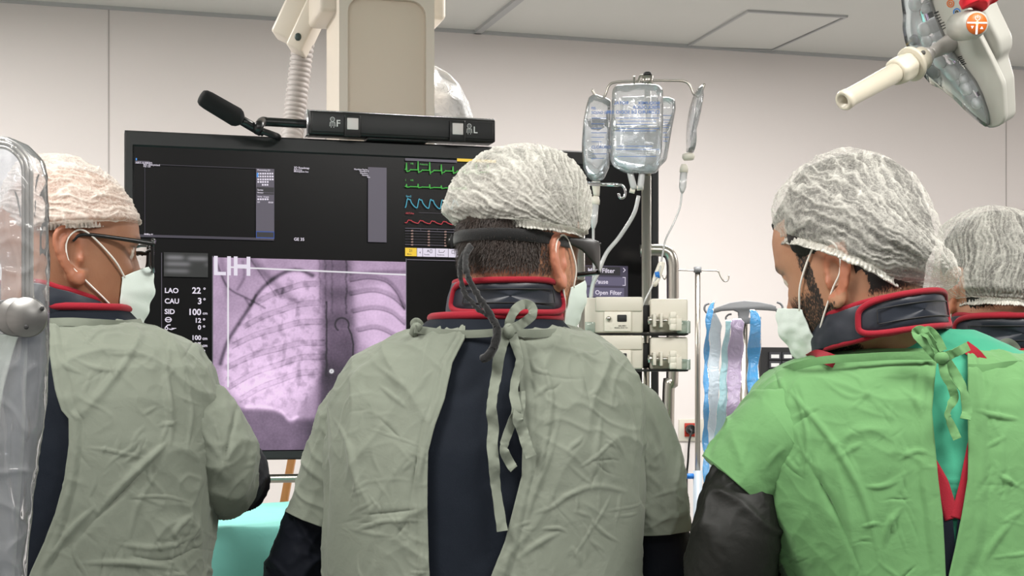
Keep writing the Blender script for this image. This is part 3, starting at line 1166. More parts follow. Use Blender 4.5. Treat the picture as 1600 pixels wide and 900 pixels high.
def figure(px):
    u = mu(px)
    w = 0.0032
    out_ = []

    def line(pts, wd=0.0011):
        v, f = [], []
        q = [mon_pt(u + a * w, zc + b * w, 0.0336) for a, b in pts]
        for a, b in zip(q[:-1], q[1:]):
            d_ = (b - a).normalized()
            n_ = d_.cross(WN).normalized() * wd / 2
            k = len(v)
            v += [a + n_, b + n_, b - n_, a - n_]
            f.append((k, k + 1, k + 2, k + 3))
        return v, f
    out_.append(line([(1.6 * math.cos(t) , 2.6 + 1.6 * math.sin(t)) for t in np.linspace(0, 2 * PI, 14)]))
    for yy in (3.2, 2.2):
        out_.append(line([(-1.4, yy), (1.4, yy)], 0.0006))
    out_.append(line([(-2, -2.6), (-1.7, 0.5), (1.7, 0.5), (2, -2.6)]))
    for yy in (-.3, -1.2, -2.1):
        out_.append(line([(-1.5, yy), (1.5, yy)], 0.0007))
    out_.append(line([(-1, -2.6), (-1, -3.6)]))
    out_.append(line([(1, -2.6), (1, -3.6)]))
    return merge(*out_)


obj('print', merge(bar_text('F', 521.5, 10.5), figure(516), bar_text('L', 734, 10.5), figure(728)), M['print_white'], bt, False)

# ------------------------------------------------------------------ microphone with foam shield on its own arm
mb = MP(424, 211, -0.02)
mt = thing('microphone', 'black foam-covered microphone clamped to the top edge of the monitor', 'microphone', mb)
tip, end = P(318, 153, 3.45), P(376, 187, 3.50)
ax = (tip - end).normalized()
ln = (tip - end).length
r = 15.5 * 3.47 / F
prof = [(-0.004, 0.001), (-0.002, r * .6), (0.004, r * .85), (0.012, r), (ln - 0.012, r * .93), (ln + 0.0, r * .86), (ln + 0.006, r * .7), (ln + 0.008, 0.001)]
obj('foam_shield', lathe(prof, end, ax, 40), M['foam'], mt)
obj('barrel', merge(lathe([(0, 0.001), (0, .011), (0.06, .011), (0.075, .009), (0.075, 0.001)], P(408, 206, 3.53), ax, 20),
                    tube([P(412, 208, 3.53), P(378, 188, 3.5)], 0.0085, 14, 6)), M['black_plastic'], mt)
obj('mount', merge(tube([P(405, 203, 3.52), P(432, 213, 3.55), MP(434, 216, -0.02)], 0.008, 12, 10)), M['black_plastic'], mt)
ra, rb = MP(410, 190, 0.0), MP(482, 194, 0.0)
rt = thing('support_arm', 'short black pivoting arm between the microphone and the indicator bar', 'arm', rb)
obj('rod', merge(tube([ra, ra + (rb - ra) * .15, rb], 0.0105, 16, 6)), M['black_plastic'], rt)
obj('pivot', merge(tube([P(402, 205, 3.52), P(405, 196, 3.51), ra, ra + (rb - ra) * .08], 0.011, 14, 14)), M['black_plastic'], rt)
obj('end_plate', barbox(mu(477), mu(481), z1 - 0.002, z0 + 0.004, -0.02, 0.02, 0.001), M['chrome'], rt)

# ------------------------------------------------------------------ the ceiling column that carries the monitor
DC = 3.95
cc = P(605, 100, DC)
w = 151 / F * DC / math.cos(0.0)
ct = thing('ceiling_column', 'broad cream ceiling column that carries the monitor', 'ceiling column', (cc.x, cc.y, CEIL))
zbot = P(605, 400, DC).z
bm_out = []


def colbox(ua, ub_, za, zb_, ta, tb_, bev):
    c_ = cc + WU * (ua + ub_) / 2 + WN * (ta + tb_) / 2
    return box((c_.x, c_.y, (za + zb_) / 2), (ub_ - ua, tb_ - ta, zb_ - za), WA, bev, 3)


hw = w / 2 * 1.0
obj('shaft', colbox(-hw, hw, zbot, CEIL - 0.0, -0.22, -0.02, 0.012), M['beige'], ct)
# face rim round a recessed panel with rounded top corners
pl = []
iw, top, rr = hw - 0.022, P(605, -2, DC).z, 0.04
inner = [(-iw, zbot)] + [(-iw + rr - rr * math.cos(t), top - rr + rr * math.sin(t)) for t in np.linspace(0, PI / 2, 8)] + \
        [(iw - rr + rr * math.sin(t), top - rr + rr * math.cos(t)) for t in np.linspace(0, PI / 2, 8)] + [(iw, zbot)]
Mc = frame_matrix(cc + WN * 0.0, WU, -WN, Vector((0, 0, 1)))
Mc.translation.z = 0
outer = [(hw, zbot), (hw, CEIL), (-hw, CEIL), (-hw, zbot)]
poly = inner + outer
obj('face_rim', prism(poly, 0.03, 0.0, Mc), M['beige'], ct, False)
Mp = Mc.copy()
Mp.translation += -WN * 0.014
obj('face_panel', prism(inner, 0.02, 0.0, Mp), M['beige_panel'], ct, False)
c_ = cc + WN * (-0.02) + WU * 0.0
c_ = cc - WN * 0.15
obj('shoulder', box((c_.x, c_.y, (P(0, 17, DC).z + CEIL) / 2), (0.335, 0.20, CEIL - P(0, 17, DC).z), WA, 0.012), M['beige'], ct)
bk = MON0 + WU * ((cc - MON0).dot(WU)) 
obj('bracket_plate', merge(box((cc - WN * 0.02).to_tuple()[:2] + (ZM,), (0.22, 0.06, 0.5), WA, 0.01),
                           box(((cc + MON0 + WU * ((cc - MON0).dot(WU))) / 2).to_tuple()[:2] + (ZM,), (0.14, abs((cc - MON0).dot(WN)) - 0.15, 0.2), WA, 0.01)), M['bezel'], ct)

# ------------------------------------------------------------------ ceiling cable carrier and the ribbed hose
DA = 4.2
at = thing('cable_boom', 'cream cable arm slanting down from the ceiling beside the column', 'ceiling arm', P(470, -30, DA))
A0, A1 = P(452, 62, DA), P(502, -45, DA)
dirA = (A1 - A0)
lenA = dirA.length
za_ = dirA.normalized()
xa = za_.cross(Vector((0, 1, 0))).normalized()
ya = za_.cross(xa)
if xa.x < 0:
    xa = -xa
    ya = -ya
R3 = Matrix((xa, ya, za_)).transposed()


def armbox(x0, x1, y0, y1, l0, l1, bev=0.006):
    c_ = A0 + xa * (x0 + x1) / 2 + ya * (y0 + y1) / 2 + za_ * (l0 + l1) / 2
    return box(c_, (x1 - x0, y1 - y0, l1 - l0), bevel=bev, rot=R3)


s_ = DA / F
obj('channel', armbox(-26 * s_, 12 * s_, -0.05, 0.05, -4 * s_, lenA, 0.008), M['beige'], at)
obj('cover', armbox(6 * s_, 33 * s_, -0.065, 0.05, -14 * s_, lenA, 0.006), M['beige'], at)
obj('slot', armbox(-26.4 * s_, -24 * s_, -0.03, 0.02, 22 * s_, lenA, 0.001), M['device_dark'], at)
c_ = A0 + xa * 19 * s_ + za_ * 4 * s_
obj('release_button', sphere(c_ - Vector((0, 0.066, 0)), (.009, .004, .011), 14, 8), plain('green_button', '#31403c', 0.4), at)
obj('hanger_rod', tube([A1, Vector((A1.x, A1.y, CEIL))], 0.03, 14, 4), M['beige'], at)

def ribbed_hose(path, r, pitch, name, label, parent=None):
    c_ = catmull(path, 400)
    seg = np.linalg.norm(np.diff(c_, axis=0), axis=1)
    s = np.concatenate([[0], np.cumsum(seg)])
    nn = int(s[-1] / pitch * 6)
    t = np.linspace(0, s[-1], nn)
    c2 = np.stack([np.interp(t, s, c_[:, k]) for k in range(3)], -1)
    ph = (t / pitch) % 1.0
    rad_ = r * (1 - 0.13 * (0.5 + 0.5 * np.cos(2 * PI * ph)) ** 3)
    return closed_loft(tube_rings(c2, rad_, 28))


hp = [P(478, 40, 4.23), P(471, 90, 4.25), P(465, 140, 4.25), P(459, 190, 4.24), P(455, 230, 4.2), P(452, 300, 4.2)]
h1 = obj('cable_hose', ribbed_hose(hp, 17.5 * 4.25 / F, 0.0145, '', ''), M['grey_hose'])
tag(h1, 'ribbed grey hose hanging from the cream cable arm behind the monitor', 'hose')
hp = [P(590, -60, 4.4), P(572, 40, 4.38), P(556, 96, 4.35), P(540, 130, 4.35), P(528, 165, 4.35), P(522, 205, 4.33), P(520, 300, 4.3)]
hp[0].z = CEIL
h2 = obj('cable_hose', ribbed_hose(hp, 14 * 4.35 / F, 0.0145, '', ''), M['grey_hose'])
tag(h2, 'second ribbed grey hose mostly hidden behind the cream ceiling column', 'hose')

# ------------------------------------------------------------------ crinkled plastic cover behind the column
pw = [(640, 95), (668, 100), (684, 108), (705, 120), (722, 140), (733, 162), (742, 190), (745, 225), (640, 225)]
def resample(poly, n):
    p = np.asarray(poly + poly[:1], dtype=float)
    s = np.concatenate([[0], np.cumsum(np.hypot(*np.diff(p, axis=0).T))])
    t = np.linspace(0, s[-1], n, endpoint=False)
    return np.stack([np.interp(t, s, p[:, 0]), np.interp(t, s, p[:, 1])], -1)


def soften(q, k=2):
    for _ in range(k):
        q = (np.roll(q, 1, 0) + 2 * q + np.roll(q, -1, 0)) / 4
    return q


def inflate(poly, D, thick, n=120, rings=22, ex=0.45, ez=1.0, wob=0.0, wsc=30, seed=0.0, center=None, soft=2):
    """a pillow whose outline is the polygon, standing at depth D with real thickness"""
    q = soften(resample(poly, n), soft)
    b = np.stack([(q[:, 0] - CX) / F * D, np.full(n, D), CAMZ + (HY - q[:, 1]) / F * D], -1)
    c = b.mean(0) if center is None else np.array(P(center[0], center[1], D))
    A = np.zeros((rings, n, 3))
    for k, ph in enumerate(np.linspace(-PI / 2 + 0.02, PI / 2 - 0.02, rings)):
        sc = math.cos(ph) ** ex
        A[k] = c + (b - c) * sc
        A[k, :, 1] += thick * math.copysign(abs(math.sin(ph)) ** ez, ph)
    if wob:
        nz = noise3(A * wsc + seed)
        A[:, :, 1] += wob * nz
    return closed_loft(A, flip=signed(q) < 0)


def signed(q):
    x, y = q[:, 0], q[:, 1]
    return 0.5 * np.sum(x * np.roll(y, -1) - y * np.roll(x, -1))


w_ = obj('plastic_cover', inflate(pw, 4.25, 0.14, wob=0.035, wsc=17, rings=40, n=200), M['wrap'])
tag(w_, 'crinkled clear plastic cover bulging out behind the cream ceiling column', 'plastic cover')

# ------------------------------------------------------------------ infusion stand with its bags
DI = 3.08
px_m = F / DI


def I(px, py, dd=0.0):
    return P(px, py, DI + dd)


base = Vector((I(1011, 0).x, DI, 0))
iv = thing('infusion_stand', 'tall steel infusion stand hung with clear fluid bags before the monitor', 'infusion stand', base)


def vtube(px, y0, y1, rpx, D=DI, seg=20):
    p0, p1 = P(px, y0, D), P(px, y1, D)
    return tube([p0, Vector((p0.x, p0.y, p1.z))], rpx * D / F, seg, 3)


obj('inner_pole', vtube(1012, 117, 300, 5.2), M['steel'], iv)
obj('outer_pole', tube([I(1010, 276), Vector((I(1010, 0).x, DI, 0.08))], 7.6 / px_m, 24, 3), M['steel'], iv)
obj('top_cap', lathe([(0, .001), (0, .0085), (.006, .0085), (.008, .006), (.008, .001)], I(1012, 119), (0, 0, 1), 20), M['black_plastic'], iv)
hk = [[(1012, 127), (985, 127), (960, 129), (951, 135), (945, 150), (936, 155), (930, 149), (925, 140)],
      [(1012, 126), (1040, 126), (1068, 127), (1078, 134), (1084, 147), (1091, 151), (1096, 145), (1101, 131)],
      [(1012, 127), (1004, 119), (1000, 120), (996, 133), (993, 136), (991, 130), (991, 119)]]
for k, h in enumerate(hk):
    dy = (0, 0, -0.05)[k]
    pts = [I(x, y, dy * i / len(h)) for i, (x, y) in enumerate(h)]
    obj('hook', tube(pts, 2.0 / px_m, 10, 50), M['steel'], iv)
obj('hub', lathe([(0, .001), (0, .011), (.018, .011), (.018, .001)], I(1012, 133), (0, 0, 1), 18), M['steel'], iv)
for k in range(5):
    a = 2 * PI * k / 5 + rad(252)
    d = Vector((math.cos(a), math.sin(a), 0))
    lg = obj('leg', merge(tube([base + Vector((0, 0, .12)), base + d * .12 + Vector((0, 0, .1)), base + d * .3 + Vector((0, 0, .07))], .014, 12, 10)), M['steel'], iv)
    obj('caster', lathe([(-.012, .001), (-.012, .03), (.012, .03), (.012, .001)], base + d * .3 + Vector((0, 0, .03)), Vector((-d.y, d.x, 0)), 18), M['black_plastic'], lg)

# film material is shared; the fluid inside is real water
mw, nt, N_, L_, b_ = new_mat('saline_fluid')
b_.inputs['Base Color'].default_value = (0.93, 0.97, 1, 1)
b_.inputs['Transmission Weight'].default_value = 1.0
b_.inputs['Roughness'].default_value = 0.02
b_.inputs['IOR'].default_value = 1.33


def bag_text(lines, D, mirror=True):
    out_ = []
    for s, px, py, h in lines:
        p = P(px, py, D)
        out_.append(text_vf(s, p, (1, 0, 0), (0, 0, 1), h * D / F, 0.02, mirror=mirror))
    return merge(*out_)


def rule(px0, px1, py, D, h=0.8):
    a, b = P(px0, py, D), P(px1, py + h, D)
    return [a, (b.x, D, a.z), b, (a.x, D, b.z)], [(0, 1, 2, 3)]


# the front bag
fb = thing('fluid_bag', 'large half-full clear fluid bag in front with mirrored blue lettering', 'fluid bag', I(995, 135, -0.07), 'fluid bags on the stand')
poly = [(957, 139), (963, 133), (995, 131), (1029, 133), (1036, 141), (1036, 190), (1034, 235), (1033, 258), (1026, 270), (1008, 272), (978, 271), (960, 262), (953, 250), (954, 200)]
obj('bag_film', inflate(poly, DI - 0.065, 0.036, ex=0.35, wob=0.006, wsc=32, n=160, rings=34), M['bag'], fb)
poly = [(958, 197), (995, 196), (1032, 197), (1032, 235), (1030, 256), (1022, 266), (1006, 268), (980, 267), (964, 259), (957, 248), (957, 225)]
obj('fluid', inflate(poly, DI - 0.065, 0.030, ex=0.42, wob=0.006, wsc=26, n=160, rings=34), mw, fb)
tx = [('ROYAL', 982, 163, 5), ('BIOQUIMEX', 1031, 163, 4.4), ('FISIOLOGICA', 1031, 170, 5), ('CLORURO DE SODIO 0.9%', 1031, 177.5, 5)]
obj('lettering', merge(bag_text(tx, DI - 0.103), *[rule(962 + 3 * (k % 2), 1030 - 5 * (k % 3), y, DI - 0.103) for k, y in enumerate((184, 189, 194, 200, 204, 228, 233, 244))]), M['print_blue'], fb, False)
for (x0, y0, x1, y1) in ((984, 268, 991, 296), (1003, 270, 1000, 296)):
    obj('port', tube([P(x0, y0, DI - .065), P(x1, y1, DI - .065)], [0.0062, 0.0068], 14, 5), M['tubing'], fb)
obj('port_cap', merge(tube([P(984, 297, DI - .065), P(992, 299, DI - .065)], .005, 12, 4), tube([P(995, 294, DI - .065), P(1005, 293, DI - .065)], .005, 12, 4)), M['white_plastic'], fb)

# bag on the far hook end, behind the cap of the middle person
lb = thing('fluid_bag', 'narrow clear fluid bag at the hook end above the white hair cap', 'fluid bag', I(930, 150), 'fluid bags on the stand')
poly = [(920, 152), (928, 147), (945, 152), (954, 156), (954, 190), (953, 230), (952, 262), (944, 280), (930, 287), (917, 276), (911, 262), (909, 225), (911, 190), (916, 165)]
obj('bag_film', inflate(poly, DI + 0.0, 0.030, ex=0.35, wob=0.007, wsc=30, seed=5, n=150, rings=30), M['bag'], lb)
poly = [(914, 186), (930, 184), (951, 186), (951, 230), (949, 258), (942, 272), (930, 279), (919, 271), (914, 260), (911, 225)]
obj('fluid', inflate(poly, DI + 0.0, 0.024, ex=0.42, wob=0.006, wsc=26, seed=4, n=150, rings=30), mw, lb)
tx = [('CLORURO DE', 924, 232, 4.4), ('SODIO 0.9%', 924, 178, 4.2), ('FIS.', 924, 171, 4)]
obj('lettering', merge(bag_text(tx, DI - 0.033, False), *[rule(924, 948 - 4 * (k % 3), y, DI - 0.033) for k, y in enumerate((184, 193, 200, 207, 214, 221, 240, 247))]), M['print_blue'], lb, False)
obj('port', tube([P(931, 284, DI), P(932, 306, DI)], [.009, .006], 14, 5), M['white_plastic'], lb)

# bag behind the pole
bb = thing('fluid_bag', 'clear fluid bag half hidden behind the larger front bag', 'fluid bag', I(1040, 150, 0.07), 'fluid bags on the stand')
poly = [(970, 152), (1010, 150), (1045, 152), (1055, 156), (1056, 170), (1050, 200), (1046, 225), (1042, 250), (1030, 262), (985, 262), (968, 245), (968, 190)]
obj('bag_film', inflate(poly, DI + 0.07, 0.03, ex=0.35, wob=0.007, wsc=30, seed=9, n=150, rings=30), M['bag'], bb)
obj('lettering', merge(*[rule(1036, 1049 - (k % 3) * 2 - k * .6, y, DI + 0.036) for k, y in enumerate((180, 187, 191, 195, 199, 207, 214, 220))]), M['print_blue'], bb, False)

# bag seen edge on at the free hook
rb_ = thing('fluid_bag', 'thin empty fluid bag seen edge-on at the outer hook', 'fluid bag', I(1090, 145), 'fluid bags on the stand')
poly = [(1085, 146), (1092, 136), (1097, 133), (1098, 150), (1094, 175), (1088, 200), (1084, 215), (1082, 226), (1085, 238), (1074, 240), (1075, 228), (1074, 215), (1075, 190), (1079, 165)]
obj('bag_film', inflate(poly, DI, 0.055, ex=0.5, wob=0.006, wsc=35, seed=2, center=(1083, 195)), M['bag'], rb_)
obj('port', merge(lathe([(0, .001), (0, .010), (.006, .013), (.012, .012), (.016, .001)], I(1076, 250), (-.05, 0, 1), 18)), M['white_plastic'], rb_)


def drip_set(name, label, top, bot, path, r_px=2.0, clamp=None, D=DI, chamber=True):
    t = thing('drip_line', label, 'drip line', P(top[0], top[1], D), 'drip lines from the bags')
    a, b = P(top[0], top[1], D), P(bot[0], bot[1], D)
    ax = (b - a)
    ln = ax.length
    if chamber:
        obj('chamber_cap', lathe([(-.004, .001), (-.004, .006), (.004, .0085), (.012, .0085), (.014, .001)], a, ax, 18), M['white_plastic'], t)
        obj('drip_chamber', lathe([(.012, .001), (.012, .0072), (ln * .8, .0072), (ln, .004), (ln + .004, .001)], a, ax, 18), M['tubing'], t)
    obj('line', tube([P(x, y, D + d) for x, y, d in path], r_px * D / F, 10, 90), M['tubing'], t)
    return t


drip_set('', 'drip line falling from the bag above the hair cap', (931, 310), (927, 356), [(927, 354, 0), (927, 385, 0), (928, 420, 0), (924, 470, 0.0), (922, 520, 0)], 2.2)
drip_set('', 'thick clear drip line sweeping from the large front bag towards the glasses', (1000, 296), (997, 312), [(998, 306, -.065), (990, 335, -.065), (968, 370, -.05), (948, 395, -.05), (935, 425, -.05), (925, 450, -.03), (920, 500, 0)], 3.3, D=DI - .0, chamber=False)
dl = drip_set('', 'thin drip line with a roller clamp from the edge-on bag', (1069, 260), (1066, 300), [(1066, 298, 0), (1062, 325, 0), (1052, 350, 0), (1040, 375, -.02), (1034, 405, -.06), (1030, 425, -.09), (1020, 445, -.09), (1003, 480, -.09), (990, 515, -.09), (978, 548, -.09), (970, 600, -.09)], 1.5)
ca, cb = P(1034, 411, DI - .07), P(1022, 446, DI - .09)
obj('roller_clamp', merge(tube([ca, cb], [.0075, .0085, .009, .006], 10, 8, (1, .7))), M['white_plastic'], dl)
obj('clamp_wheel', lathe([(-.004, .001), (-.004, .007), (.004, .007), (.004, .001)], P(1027, 430, DI - .088), (1, 0, .2), 16), M['blue_plastic'], dl)

# lower hook bar on a second post
ps = thing('drip_stand', 'short chrome hook bar and post standing just behind the middle person', 'infusion stand', Vector((P(908, 0, 2.93).x, 2.93, 0)))
bp = Vector((P(908, 0, 2.93).x, 2.93, 0))
obj('post', tube([P(908, 284, 2.93), Vector((bp.x, 2.93, 0.05))], 6 * 2.93 / F, 18, 3), M['steel'], ps)
obj('hook_bar', tube([P(908, 287, 2.93), P(940, 288, 2.97), P(966, 289, 2.96)], 3.0 * 2.93 / F, 12, 8), M['chrome'], ps)
loop_ = [P(966, 289, 2.96), P(973, 290, 2.96), P(977, 299, 2.96), P(975, 308, 2.96), P(969, 309, 2.96), P(966, 302, 2.96)]
obj('hook_eye', tube(loop_, 2.2 * 2.93 / F, 10, 30), M['chrome'], ps)
obj('foot', lathe([(0, .001), (0, .06), (.02, .055), (.05, .03), (.05, .001)], bp, (0, 0, 1), 28), M['steel'], ps)

# ------------------------------------------------------------------ two injector pumps clamped to the stand
DPU = 2.97
s_ = DPU / F


def pump(y0, y1, label):
    c = P(997, (y0 + y1) / 2, DPU + 0.10)
    t = thing('infusion_pump', label, 'pump', c, 'pumps clamped to the stand')

    def bx(xa, ya, xb, yb, t0, t1, bev=0.003):
        a, b = P(xa, ya, DPU), P(xb, yb, DPU)
        return box(((a.x + b.x) / 2, DPU + (t0 + t1) / 2, (a.z + b.z) / 2), (abs(b.x - a.x), abs(t1 - t0), abs(a.z - b.z)), 0, bev)
    h = y1 - y0
    obj('housing', bx(913, y0, 1005, y1 - 3, 0.0, 0.06, 0.004), M['device'], t)
    obj('housing_end', merge(bx(1017, y0 + 1, 1076, y1 - 3, 0.012, 0.06, 0.004)), M['device'], t)
    obj('top_lid', bx(930, y0 - 1.0, 1004, y0 + 22, -0.003, 0.055, 0.003), M['device'], t)
    obj('base_gap', bx(914, y1 - 3, 1076, y1, 0.004, 0.06, 0.001), M['device_dark'], t)
    ip = obj('rear_panel', bx(944, y0 + 22, 986, y1 - 5, -0.0045, 0.0, 0.001), M['white_plastic'], t)
    so = obj('mains_socket', merge(bx(964, y0 + 27, 979, y0 + 38, -0.0065, -0.003, 0.002)), M['device_dark'], ip)
    obj('earth_stud', lathe([(0, .001), (0, .0048), (.004, .0048), (.006, .003), (.006, .0005)], P(951, y0 + 33, DPU - .0045), (0, -1, 0), 14), M['steel'], ip)
    pr = [text_vf(s, P(x, y, DPU - .0052), (1, 0, 0), (0, 0, 1), hh * s_, 0.02) for s, x, y, hh in (('100-240V~', 966, y0 + 45, 2), ('50/60Hz 50VA T1A', 960, y0 + 48, 1.8))]
    obj('print', merge(*pr), M['print_dark'], ip, False)
    obj('end_cap', bx(1058, y0 + 36, 1079, y1 - 2, -0.002, 0.03, 0.002), M['green_glass'], t)
    obj('side_window', bx(912, y0 + 38, 930, y1 - 3, -0.002, 0.02, 0.002), M['green_glass'], t)
    cl = obj('clamp', bx(1052, y0 + 33, 1064, y0 + 52, -0.016, 0.014, 0.001), M['device'], t)
    obj('clamp_jaw', bx(1019, y0 + 26, 1024, y0 + 46, -0.02, 0.012, 0.001), M['device'], cl)
    obj('clamp_jaw', bx(1030, y0 + 25, 1034, y0 + 47, -0.02, 0.012, 0.001), M['device'], cl)
    obj('clamp_screw', merge(tube([P(1012, y0 + 36, DPU - .008), P(1050, y0 + 36, DPU - .008)], .0032, 12, 4), lathe([(-.004, .001), (-.004, .008), (.006, .008), (.006, .001)], P(1016, y0 + 36, DPU - .008), (1, 0, 0), 14)), M['steel'], cl)
    kn = []
    for k in range(3):
        kn.append(bx(1045, y0 + 23 + k * 9, 1056, y0 + 34 + k * 9, -0.018, -0.002, 0.003))
    obj('clamp_knob', merge(*kn, bx(1043, y0 + 28, 1059, y0 + 44, -0.015, -0.004, 0.004)), M['white_plastic'], cl)
    obj('clamp_bracket', bx(1003, y0 + 10, 1018, y1 - 6, 0.03, 0.10, 0.002), M['device_dark'], t)


pump(465, 523, 'upper of two ivory infusion pumps clamped to the steel stand')
pump(525, 580, 'lower of two ivory infusion pumps clamped to the steel stand')

# ------------------------------------------------------------------ bent tube handle behind the pumps
hd = thing('cart_handle', 'thick bent steel tube handle rising behind the infusion pumps', 'handle', Vector((P(1048, 0, 3.75).x, 3.75, 0)))
D_ = 3.75
x1 = P(1048, 0, D_).x
obj('bent_tube', tube([P(1000, 392, D_), P(1025, 391, D_), P(1042, 394, D_), P(1050, 408, D_), P(1051, 440, D_), P(1051, 520, D_), P(1050, 600, D_), P(1044, 660, D_), Vector((x1, D_, 0.3)), Vector((x1, D_, .06))], 9.5 * D_ / F, 20, 80), M['steel'], hd)
obj('foot', box((x1 - .15, D_, .03), (.5, .4, .06), 0, .01), M['grey_plastic'], hd)

# ------------------------------------------------------------------ slim stand beside the catheter rack
D2 = 5.0
b2 = Vector((P(1090, 0, D2).x, D2, 0))
st = thing('infusion_stand', 'slim bare infusion stand with two hooks in front of the white wall', 'infusion stand', b2)
obj('pole', tube([P(1090, 417, D2), Vector((b2.x, D2, 1.165))], 4.3 * D2 / F, 16, 3), M['steel'], st)
obj('lower_pole', tube([Vector((b2.x, D2, 1.17)), Vector((b2.x, D2, .06))], 7 * D2 / F, 16, 3), plain('blue_grey_pole', '#a9b5c0', 0.4), st)
obj('collar', lathe([(-.012, .001), (-.012, .013), (.006, .013), (.008, .001)], P(1090, 420, D2), (0, 0, 1), 16), M['grey_plastic'], st)
for pts in ([(1090, 423), (1060, 422), (1046, 423), (1042, 431), (1038, 436), (1035, 429)], [(1090, 422), (1112, 423), (1122, 424), (1126, 432), (1131, 439), (1137, 438), (1139, 430)]):
    obj('hook', tube([P(x, y, D2) for x, y in pts], 1.3 * D2 / F, 8, 40), M['steel'], st)
obj('foot', lathe([(0, .001), (0, .12), (.02, .115), (.06, .03), (.06, .001)], b2, (0, 0, 1), 28), M['steel'], st)
obj('height_knob', merge(lathe([(0, .001), (0, .009), (.03, .009), (.032, .001)], P(1084, 744, D2), (-1, 0, 0), 14)), M['blue_plastic'], st)

# ------------------------------------------------------------------ catheter rack with hanging pouches
D3 = 4.75
s_ = D3 / F
r0 = Vector((P(1162, 0, D3).x, D3, 0))
rk = thing('catheter_rack', 'grey wing-shaped hanging rack on a steel pole between two people', 'rack', r0)


def ppoly(pts, D, th, bev=0.0):
    return prism([(P(x, 0, D).x, P(0, y, D).z) for x, y in pts], th, bev, Matrix.Translation((0, D - th / 2, 0)))


wing = [(1112, 484), (1120, 480), (1140, 473), (1162, 470), (1185, 472), (1205, 476), (1212, 479), (1212, 486), (1200, 485), (1182, 484), (1171, 487), (1169, 496), (1178, 499), (1178, 506), (1146, 506), (1146, 500), (1154, 497), (1153, 488), (1146, 485), (1128, 486), (1114, 490)]
obj('wing', ppoly(wing, D3, 0.02, 0.002), M['grey_plastic'], rk)
obj('hook', tube([P(1212, 482, D3), P(1215, 488, D3), P(1220, 487, D3), P(1223, 481, D3), P(1220, 475, D3), P(1214, 472, D3)], 1.8 * s_, 10, 30), M['grey_plastic'], rk)
obj('hook', tube([P(1114, 486, D3), P(1106, 489, D3), P(1101, 484, D3), P(1102, 477, D3), P(1108, 474, D3)], 1.8 * s_, 10, 30), M['grey_plastic'], rk)
obj('hook', tube([P(1148, 503, D3), P(1138, 503, D3), P(1134, 497, D3), P(1138, 492, D3), P(1143, 491, D3)], 1.5 * s_, 10, 30), M['grey_plastic'], rk)
obj('hook', tube([P(1176, 503, D3), P(1184, 503, D3), P(1188, 497, D3), P(1184, 492, D3)], 1.5 * s_, 10, 30), M['grey_plastic'], rk)
obj('pole', tube([P(1162, 500, D3 + .02), Vector((r0.x, D3 + .02, .05))], 6 * s_, 18, 3), M['steel'], rk)
obj('foot', lathe([(0, .001), (0, .12), (.02, .115), (.06, .03), (.06, .001)], r0, (0, 0, 1), 28), M['grey_plastic'], rk)


def pouch_mat(name, col, a):
    m = clear_plastic(name, a, lin(col), 0.25, 0.5, 25)
    return m


def pouch(rows, D, mat, label, th=0.006, edge=None, extra=None):
    """rows: (y, x0, x1) in pixels: a long sealed pouch hanging down"""
    n = 70
    R = np.array(rows, dtype=float)
    ys = np.linspace(R[0, 0], R[-1, 0], n)
    x0 = np.interp(ys, R[:, 0], R[:, 1])
    x1 = np.interp(ys, R[:, 0], R[:, 2])
    ang = np.linspace(0, 2 * PI, 28, endpoint=False)
    A = np.zeros((n, 28, 3))
    for k in range(n):
        c = (x0[k] + x1[k]) / 2
        w = (x1[k] - x0[k]) / 2
        yy = D + 0.012 * math.sin(ys[k] * .05 + D * 9) + 0.5 * th * np.sin(ang) * (1 + .6 * math.sin(ys[k] * .11))
        xx = (c + w * np.sign(np.cos(ang)) * np.abs(np.cos(ang)) ** .7 + 1.2 * np.sin(ys[k] * .13 + ang) - CX) / F * D
        A[k, :, 0], A[k, :, 1], A[k, :, 2] = xx, yy, CAMZ + (HY - ys[k]) / F * D
    o = obj('catheter_pouch', closed_loft(A), mat)
    tag(o, label, 'catheter pouch', 'catheter pouches on the rack')
    return o


pm_blue = pouch_mat('blue_pouch_film', '#4aa3e0', 0.75)
pm_clear = pouch_mat('white_pouch_film', '#cfe0ec', 0.6)
pm_purple = pouch_mat('lilac_pouch_film', '#b9a8c8', 0.8)
pm_mint = pouch_mat('mint_pouch_film', '#9fd0da', 0.65)
e = pouch([(470, 1111, 1119), (480, 1106, 1116), (500, 1102, 1110), (600, 1099, 1107), (760, 1098, 1108)], D3 - .03, pm_blue, 'narrow bright blue catheter pouch on the outer hook beside the slim stand')
pouch([(486, 1108, 1114), (510, 1107, 1128), (600, 1105, 1124), (700, 1104, 1119), (760, 1104, 1118)], D3 + .03, pm_clear, 'pale see-through catheter pouch just behind the bright blue one')
pouch([(500, 1134, 1141), (520, 1131, 1142), (600, 1124, 1138), (660, 1118, 1134), (740, 1114, 1130)], D3 - .04, pm_mint, 'pale mint catheter pouch hanging left of the lilac pouch')
pouch([(498, 1146, 1156), (505, 1141, 1162), (550, 1138, 1162), (600, 1136, 1158), (680, 1134, 1152), (740, 1134, 1150)], D3 - .05, pm_purple, 'lilac catheter pouch hanging in the middle of the rack')
pouch([(484, 1171, 1180), (495, 1173, 1186), (520, 1169, 1190), (560, 1169, 1188), (620, 1167, 1183), (740, 1164, 1178)], D3 - .03, pm_blue, 'wide blue catheter pouch hanging on the side nearest the drawer cabinet')

